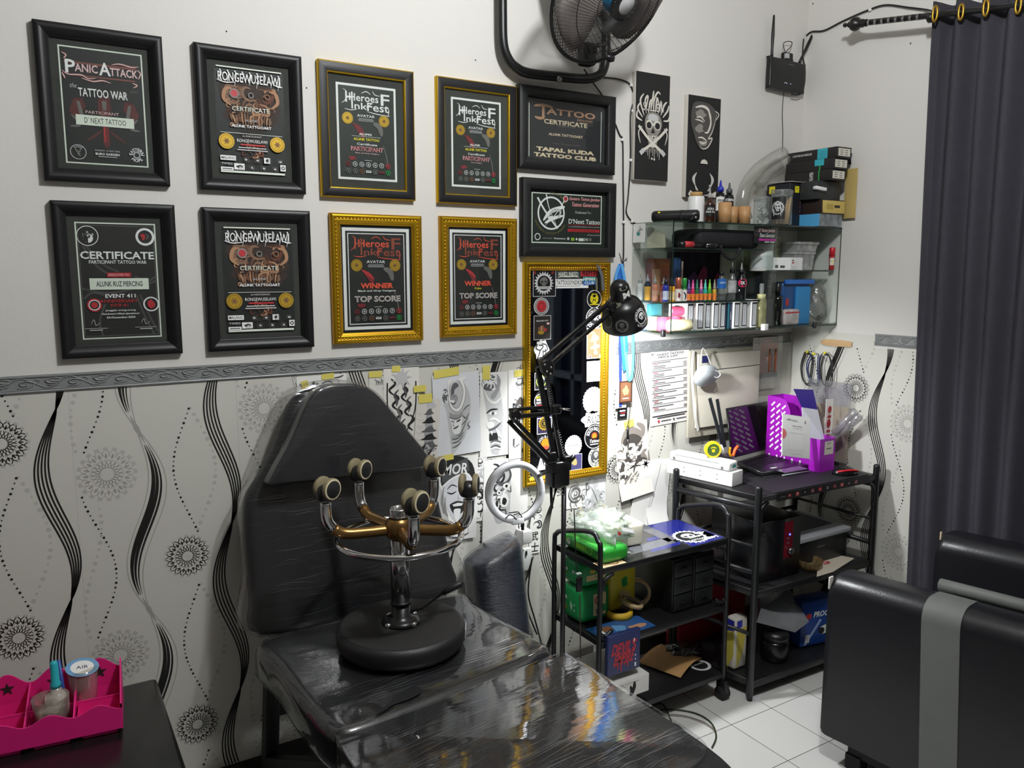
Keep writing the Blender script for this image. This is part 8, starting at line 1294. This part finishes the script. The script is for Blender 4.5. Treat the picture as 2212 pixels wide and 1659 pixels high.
mb = MB(); [mb.disc(fr, w*(.2+.05*i)+.0, .030+.010*j+.006*sin(i), .0016, (MAROON, BROWN)[j % 2], .0007, 6) for i in range(7) for j in range(3)]; mb.border(fr, .008, .17, .016, .022, .0015, GREYP, .0007); mb.out('print', SW)
pr = T('printer', 'black printer scanner with a grey lid on the middle shelf', 'printer', (2.66, 2.08, .43)); MB().b2((2.50, 1.985, .4305), (2.84, 2.24, .535), M('printer_black', '121214', .4), .006).out('body', pr); MB().b2((2.49, 1.975, .536), (2.848, 2.25, .556), M('printer_lid_grey', 'a4a6aa', .45), .004).out('scanner_lid', pr); mb = MB(); mb.rect(F((2.50, 2.02, .5563), (1, 0, 0), (0, 1, 0)), 0.01, .02, .31, .2, M('printer_glass_grey', '4d4f54', .35), .0002); mb.out('lid_panel', pr); mb = MB(); mb.rect(FL(2.47, .4305, 1.985), .18, .068, .045, .005, GREYP, .0006); mb.out('badge', pr)
c = PZ(1748, 1226, .433); AMG = M('amber_glass_dish', 'c4a878', .08, trans=.8, spec=.6); t = T('ashtray', 'ribbed amber glass ashtray at the front of the middle shelf', 'ashtray', c); mb = MB(); n = 48; vs = []; pf = [(0, 0), (.042, 0), (.046, .014), (.050, .036), (.046, .037), (.039, .009), (0, .007)]
for r, z in pf: vs += [c+V((r*(1+(.05*cos(12*2*pi*i/n) if r > .03 else 0))*cos(2*pi*i/n), r*(1+(.05*cos(12*2*pi*i/n) if r > .03 else 0))*sin(2*pi*i/n), z)) for i in range(n)]
mb.add(vs, [(i*n+j, i*n+(j+1) % n, (i+1)*n+(j+1) % n, (i+1)*n+j) for i in range(len(pf)-1) for j in range(n)], AMG, True); mb.out('dish', t)
q = [PZ(u, v, .4335) for u, v in ((1764, 1246), (1800, 1235), (1846, 1206), (1808, 1198), (1768, 1215))]; t = T('flyer', 'cream flyer with red lettering lying on the middle shelf', 'flyer', q[0]); mb = MB(); mb.add(q, [(0, 1, 2, 3, 4)], M('flyer_cream', 'c9bfae', .7)); fr = F(PZ(1772, 1232, .4338), PZ(1830, 1205, .4338)-PZ(1772, 1232, .4338), V((0, 0, 1)).cross(PZ(1830, 1205, .4338)-PZ(1772, 1232, .4338))); S = Sheet(mb, fr, 0, 0, .13, .06, .0004); S.blob(.2, .55, .2, .3, M('flyer_salmon', 'b0705f', .6), 10, .5, 2); S.blob(.7, .5, .22, .35, RED, 10, .5, 4); S.t('FEST', .7, .5, .2, PINKP, .25, .03); mb.out('sheet', t)
# bottom shelf
t = T('food_container', 'frosted plastic container tipped over the black jar', 'container', PY(1690, 1330, 2.0)); P1, P2, P3, P4, G1, G2 = [PY(u, v, y) for u, v, y in ((1644, 1314, 1.965), (1747, 1343, 1.945), (1707, 1274, 2.09), (1640, 1280, 2.10), (1634, 1344, 1.985), (1717, 1366, 1.965))]; g_ = (G1-P1+G2-P2)/2; FRO = CLEAR('frosted_plastic', 'd5d8dc', .12, .22, .50, 'b4b7bc', 0, 4); mb = MB(); mb.add([P1, P2, P3, P4, G1, G2, P3+g_, P4+g_], [(0, 1, 2, 3), (0, 4, 5, 1), (1, 5, 6, 2), (2, 6, 7, 3), (3, 7, 4, 0)], FRO); soft(mb.out('body', t), solid=.002)
jar('lidded_jar', 'squat black jar with a glossy lid on the bottom shelf', 'jar', PY(1673, 1400, 2.0).x, 2.0, .0755, [('body', M('jar_black', '101012', .25), [(0, 0), (.048, 0), (.054, .02), (.055, .075), (.050, .085), (0, .085)]), ('lid', BLK, [(.050, .085), (.054, .087), (.054, .105), (.045, .118), (.02, .124), (0, .124)])])
c = PY(1752, 1345, 2.02); c.z = .0755+.1; t = pack('blue pack lettered PROCL leaning at the right of the bottom shelf', c, (.17, .08, .198), M('pack_blue', '1d3f86', .3), lambda A, B: (B.t('PROCL', .62, .28, .14, PRW, .6, .03, slant=.2), B.blob(.15, .3, .12, .08, RED, 10, .2, 2), B.p([(0, 1), (.55, .4), (.62, .44), (.1, 1)], M('pack_pale_blue', '8fa6cc', .4)), B.blob(.75, .68, .22, .14, PRW, 12, .3, 3), B.blob(.62, .7, .12, .1, STK, 10, .3, 4), B.blob(.85, .8, .1, .05, YEL, 9, .3, 5), B.r(.05, .75, .16, .2, LGR)), 'detergent_pack', b=.012, rz=-.18)
t = T('red_bag', 'big red bag standing on the floor behind the trolley', 'bag', (2.1, 2.34, 0)); rx0, rx1 = PY(1452, 1350, 2.33).x, PY(1600, 1350, 2.33).x; MB().box(((rx0+rx1)/2, 2.338, .19), (rx1-rx0, .085, .378), M('bag_red', 'a3182a', .5, bump=.3, bs=15), None, .025).out('body', t)
t = T('flour_bag', 'yellow, white and blue packet standing beside the left front post', 'packet', (2.27, 2.0, .0755)); MB().box((2.262, 2.035, .0755+.105), (.07, .05, .208), M('bag_white', 'c9c4b8', .6), None, .012).out('body', t); mb = MB(); fr = F((2.2262, 2.055, .0755), (0, -1, 0), (0, 0, 1)); S = Sheet(mb, fr, 0, 0, .04, .2, .0006); S.r(0, 0, 1, .25, M('packet_blue', '2a2aa0', .5)); S.p([(0, .25), (1, .2), (1, .7), (.3, 1)], M('packet_yellow', 'c4b648', .6)); f2 = FL(2.235, .0755, 2.0096); S = Sheet(mb, f2, 0, 0, .055, .2, .0006); S.p([(0, .2), (1, .15), (.6, .7), (.1, .95)], M('packet_yellow', 'c4b648', .6)); S.r(0, 0, .5, .14, M('packet_blue', '2a2aa0', .5)); mb.out('print', t)
# ================================================================ armchair at the right
SLEA = M('sofa_leather', '16161a', .34, bump=.06, bs=180, spec=.5); SGREY = M('sofa_grey_vinyl', '5e605d', .62, bump=.05, bs=260)
sd = V((.105, -.9945, 0)); sx = V((.9945, .105, 0)); S0 = V((2.128, 1.548, 0))
sf = T('armchair', 'black leather armchair with grey stripes standing before the curtain', 'armchair', S0+sx*.33+sd*.4)
def armprof(w, h, r):  # cross-section across the arm, rounded top
    pts = [(0, .10), (w, .10)]+[(w-r+r*cos(a), h-r+r*sin(a)) for a in [i*pi/2/6 for i in range(7)]]+[(r+r*cos(a), h-r+r*sin(a)) for a in [pi/2+i*pi/2/6 for i in range(7)]]; return pts
def arm(name, o, w, h, s0, s1, m, e=0, rise=.045, parent=None, n=8, r=.05, lean=0):
    mb = MB(); pr = armprof(w, h, r); k = len(pr); vs = []; cx, cz = w/2, h/2
    rows = [(s0, .93), (s0+.008, .985), (s0+.022, 1)] if not e else [(s0, 1)]
    rows += [(s0+(s1-s0)*i/n, 1) for i in range(1, n)]+([(s1-.02, 1), (s1, .95)] if not e else [(s1, 1)])
    for s, q in rows:
        for x, z in pr:
            zz = z+rise*s*((z-.10)/(h-.10)); vs.append(o+sx*(cx+(x-cx)*(q+e/w*2))+sd*(s+lean*(h-zz))+V((0, 0, max(.098, cz+(zz-cz)*(q+e/h*2)))))
    R_ = len(rows); mb.add(vs, [(i*k+j, i*k+(j+1) % k, (i+1)*k+(j+1) % k, (i+1)*k+j) for i in range(R_-1) for j in range(k)]+[tuple(range(k))[::-1], tuple((R_-1)*k+j for j in range(k))], m, True)
    o_ = mb.out(name, parent or sf); q = o_.modifiers.new('edge', 'EDGE_SPLIT'); q.split_angle = radians(50); return o_
near = arm('armrest', S0, .155, .640, 0, .92, SLEA, r=.06); arm('grey_stripe', S0, .155, .640, .295, .402, SGREY, .0022, parent=near, r=.06, n=6, lean=.055)
far = arm('armrest', S0+sx*.525, .155, .685, .09, .92, SLEA, r=.06)
mb = MB(); mb.box(S0+sx*.3375+sd*.42+V((0, 0, .30)), (.365, .80, .36), SLEA, (sx, -sd, V((0, 0, 1))), .04); mb.out('seat', sf)
mb = MB(); mb.tube([S0+sx*.168+sd*(.27+.08*i)+V((0, 0, .640+.045*(.27+.08*i))) for i in range(9)], .020, SGREY, 10); mb.out('grey_piping', sf)
mb = MB(); pts = smooth([(.155, .12), (.155, .80), (.19, .93), (.3375, .985), (.485, .93), (.52, .80), (.52, .12)], 4); mb.prism(F(S0+sd*.86, sx, (0, 0, 1)), pts, -.12, .0, SLEA, .03); mb.out('backrest', sf)
MB().box(S0+sx*.34+sd*.48+V((0, 0, .075)), (.60, .80, .05), MATTE, (sx, -sd, V((0, 0, 1)))).out('plinth', sf)
for a, b in ((.06, .10), (.62, .10), (.06, .88), (.62, .88)): MB().box(S0+sx*a+sd*b+V((0, 0, .026)), (.05, .05, .05), MATTE, (sx, -sd, V((0, 0, 1)))).out('foot', sf)
mb = MB(); p = S0+sx*.012+sd*.004+V((0, 0, .612)); mb.box(p, (.022, .006, .04), M('worn_edge', 'cfcac6', .7), (sx, -sd, V((0, 0, 1))), .002); mb.out('worn_corner', sf, None, 'pale worn patch on the arm corner')
mb = MB(); p = S0+sx*.575+sd*.085+V((0, 0, .672)); mb.box(p, (.008, .006, .03), M('worn_tape', 'b9a48c', .7), (sx, -sd, V((0, 0, 1))), .001); mb.out('tape_patch', sf)
jar('tissue_tub', 'yellow paper roll standing on the armchair backrest, seen in the mirror', 'paper roll', (S0+sx*.40+sd*.91).x, (S0+sx*.40+sd*.91).y, .985, [('roll', M('roll_yellow', 'b59a1e', .6), [(.015, 0), (.052, 0), (.052, .15), (.015, .15)])])
# ================================================================ low table, pink tray and cups at the lower left
TT = .50; c1, c2 = PZ(338, 1462, TT), PZ(396, 1659, TT); tb = T('side_table', 'low black side table in the near left corner', 'table', (-.15, 1.9, 0)); TB_ = M('table_black', '161616', .24, var=.15)
ex = c1.x; MB().b2((-.62, 1.28, TT-.045), (ex, c1.y, TT), TB_, .012).out('table_top', tb); MB().b2((-.60, 1.30, .03), (ex-.02, c1.y-.02, TT-.046), M('table_side', '0f0f10', .5), .004).out('cabinet', tb)
for x in (-.56, ex-.06):
    for y in (1.34, c1.y-.06): MB().b2((x-.02, y-.02, 0), (x+.02, y+.02, .031), MATTE).out('foot', tb)
PINK = M('tray_pink', 'e2267f', .4, spec=.5, var=.04); tray = T('pink_caddy', 'bright pink plastic caddy with star cut-outs and divided cells', 'caddy', (-.08, 2.0, TT))
a0 = PZ(266, 1566, TT+.02); an = radians(-6); ux = V((cos(an), sin(an), 0)); uy = V((-sin(an), cos(an), 0)); TW, TD, NC = .50, .155, 5; O = V((a0.x, a0.y, TT+.001))-ux*TW
def wall_(p, q, hs, m=PINK, n=70, th=.0035, parent=tray, name='wall', holes=()):
    p, q = V(p), V(q); d = (q-p); L_ = d.length; d.normalize(); nn = V((-d.y, d.x, 0)); vs = []
    for i in range(n+1):
        s = i/n; h = hs(s)
        for e in (0, th): vs += [p+d*(L_*s)+nn*e+V((0, 0, .012)), p+d*(L_*s)+nn*e+V((0, 0, h))]
    mb = MB(); mb.add(vs, [f for i in range(n) for f in ((4*i, 4*i+4, 4*i+5, 4*i+1), (4*i+2, 4*i+3, 4*i+7, 4*i+6), (4*i+1, 4*i+5, 4*i+7, 4*i+3))], m); return mb.out(name, parent)
wv = lambda lo, hi: (lambda s: lo+(hi-lo)*(.5+.5*cos(2*pi*s*NC))**.8*0+(hi-lo)*(.5-.5*cos(2*pi*(s*NC))))
wall_(O, O+ux*TW, wv(.062, .080), name='front_wall'); bk = wall_(O+uy*TD, O+uy*TD+ux*TW, wv(.098, .128), name='back_wall'); wall_(O+ux*TW, O+ux*TW+uy*TD, lambda s: .075+.045*s, name='end_wall'); wall_(O, O+uy*TD, lambda s: .075+.045*s, name='end_wall'); wall_(O+uy*TD*.52, O+uy*TD*.52+ux*TW, lambda s: .060, name='middle_divider')
for i in range(1, NC): wall_(O+ux*TW*i/NC, O+ux*TW*i/NC+uy*TD, lambda s: .062+.035*s, name='cross_divider')
for i in range(NC):
    for j in (0, 1):
        x0, x1 = TW*i/NC+.008, TW*(i+1)/NC-.008; y0, y1 = TD*(.02 if j == 0 else .54), TD*(.50 if j == 0 else .98); mb = MB(); e = .006
        lo = [(x0+e, y0+e), (x1-e, y0+e), (x1-e, y1-e), (x0+e, y1-e)]; hi = [(x0-.004, y0), (x1+.004, y0), (x1+.004, y1), (x0-.004, y1)]; vs = [O+ux*x+uy*y for x, y in lo]+[O+ux*x+uy*y+V((0, 0, .056)) for x, y in hi]; mb.add(vs, [(0, 1, 2, 3), (0, 4, 5, 1), (1, 5, 6, 2), (2, 6, 7, 3), (3, 7, 4, 0)], PINK); mb.out('cell', tray)
STAR = M('star_opening', '2a1a1c', .9)
for i in range(NC):
    c = O+ux*TW*(i+.5)/NC+uy*(TD-.0006)+V((0, 0, .092)); fr = F(c, ux, (0, 0, 1)); mb = MB(); mb.poly(fr, [((.017 if k % 2 == 0 else .007)*cos(pi/2+pi*k/5), (.017 if k % 2 == 0 else .007)*sin(pi/2+pi*k/5)) for k in range(10)], STAR, .0006); mb.out('star_cutout', bk)
CUPM = CLEAR('cup_milky', 'efeae4', .12, .15, .55, 'd9d2c6'); p = O+ux*(TW*.70)+uy*.045; t = T('plastic_cup', 'clear cup of cloudy liquid sitting in the front of the pink caddy', 'cup', p+V((0, 0, .006))); MB().lathe([(.028, 0), (.030, .0), (.040, .085), (.0385, .085), (.0285, .003)], p+V((0, 0, .02)), (0, 0, 1), CLEAR('cup_clear', 'f2efea', .16, .06, .14, 'dcd6cc'), 24).out('cup', t); MB().lathe([(0, .004), (.028, .004), (.0335, .058), (0, .058)], p+V((0, 0, .02)), (0, 0, 1), CUPM, 24).out('liquid', t)
p = O+ux*(TW*.72)+uy*.075; jar('squeeze_bottle', 'squeeze bottle with a tall turquoise nozzle behind the cloudy cup', 'bottle', p.x, p.y, TT+.008, [('body', CUPM, vessel(.026, .105, .75, .45)), ('nozzle', M('nozzle_turquoise', '2aa9b4', .4), [(0, .105), (.012, .105), (.012, .115), (.0095, .118), (.0085, .165), (.006, .170), (0, .170)])])
p = O+ux*(TW*.83)+uy*.118; t = jar('water_cup', 'sealed water cup with a blue and white foil lid at the back of the caddy', 'cup', p.x, p.y, TT+.010, [('body', CLEAR('cup_clear', 'f2efea'), [(0, 0), (.026, 0), (.034, .118), (0, .118)])]); tilt = V((.10, -.22, 1)).normalized(); e = V((1, 0, -.1)).normalized(); fr = F(p+V((0, 0, TT*0+.012+.118)), e, tilt.cross(e)); fr.n = tilt; mb = MB(); mb.disc(fr, 0, 0, .037, M('foil_blue', '6f9fc8', .35), .0, 28); mb.disc(fr, 0, 0, .026, PAP, .0004, 20); mb.text(fr, 'AIR', 0, .0, .012, NAVY, .0008); o = mb.out('foil_lid', t)
t = T('blue_pen', 'slim blue stick standing beside the turquoise nozzle', 'pen', O+ux*(TW*.755)+uy*.09+V((0, 0, .01))); MB().tube([O+ux*(TW*.755)+uy*.09+V((0, 0, .012)), O+ux*(TW*.735)+uy*.105+V((0, 0, .165))], .0045, M('pen_blue', '2a4a9a', .4), 8).out('barrel', t)
# ================================================================ on the floor
GC = [((1402, 1528), (1430, 1520), (1445, 1545), (1448, 1562), (1425, 1560), (1418, 1540), (1445, 1532), (1500, 1540), (1535, 1560), (1547, 1590), (1538, 1615)), ((1440, 1560), (1462, 1566), (1480, 1582)), ((1410, 1545), (1470, 1545), (1520, 1560), (1545, 1578))]
for k, (pts, lb) in enumerate(zip(GC, ('dark green wire looping over the floor tiles', 'short end of dark green wire beside the chair', 'thin brown wire lying straight across the tiles'))):
    P = [V(p) for p in smooth([PZ(u, v, .004+.0015*k) for u, v in pts], 5)]; solo(MB().tube(P, .003 if k < 2 else .0018, GCORD if k < 2 else M('thin_brown_wire', '5a4a38', .6), 6), 'floor_wire', lb, 'wire', P[0])
q = [PZ(u, v, .0015) for u, v in ((1605, 1508), (1612, 1492), (1648, 1503), (1640, 1516))]; mb = MB(); mb.add(q, [(0, 1, 2, 3)], M('scrap_paper', 'cfcdd0', .8)); o = solo(mb, 'paper_scrap', 'white scrap of paper at the foot of the rack', 'paper', q[0]); soft(o, solid=.0008)
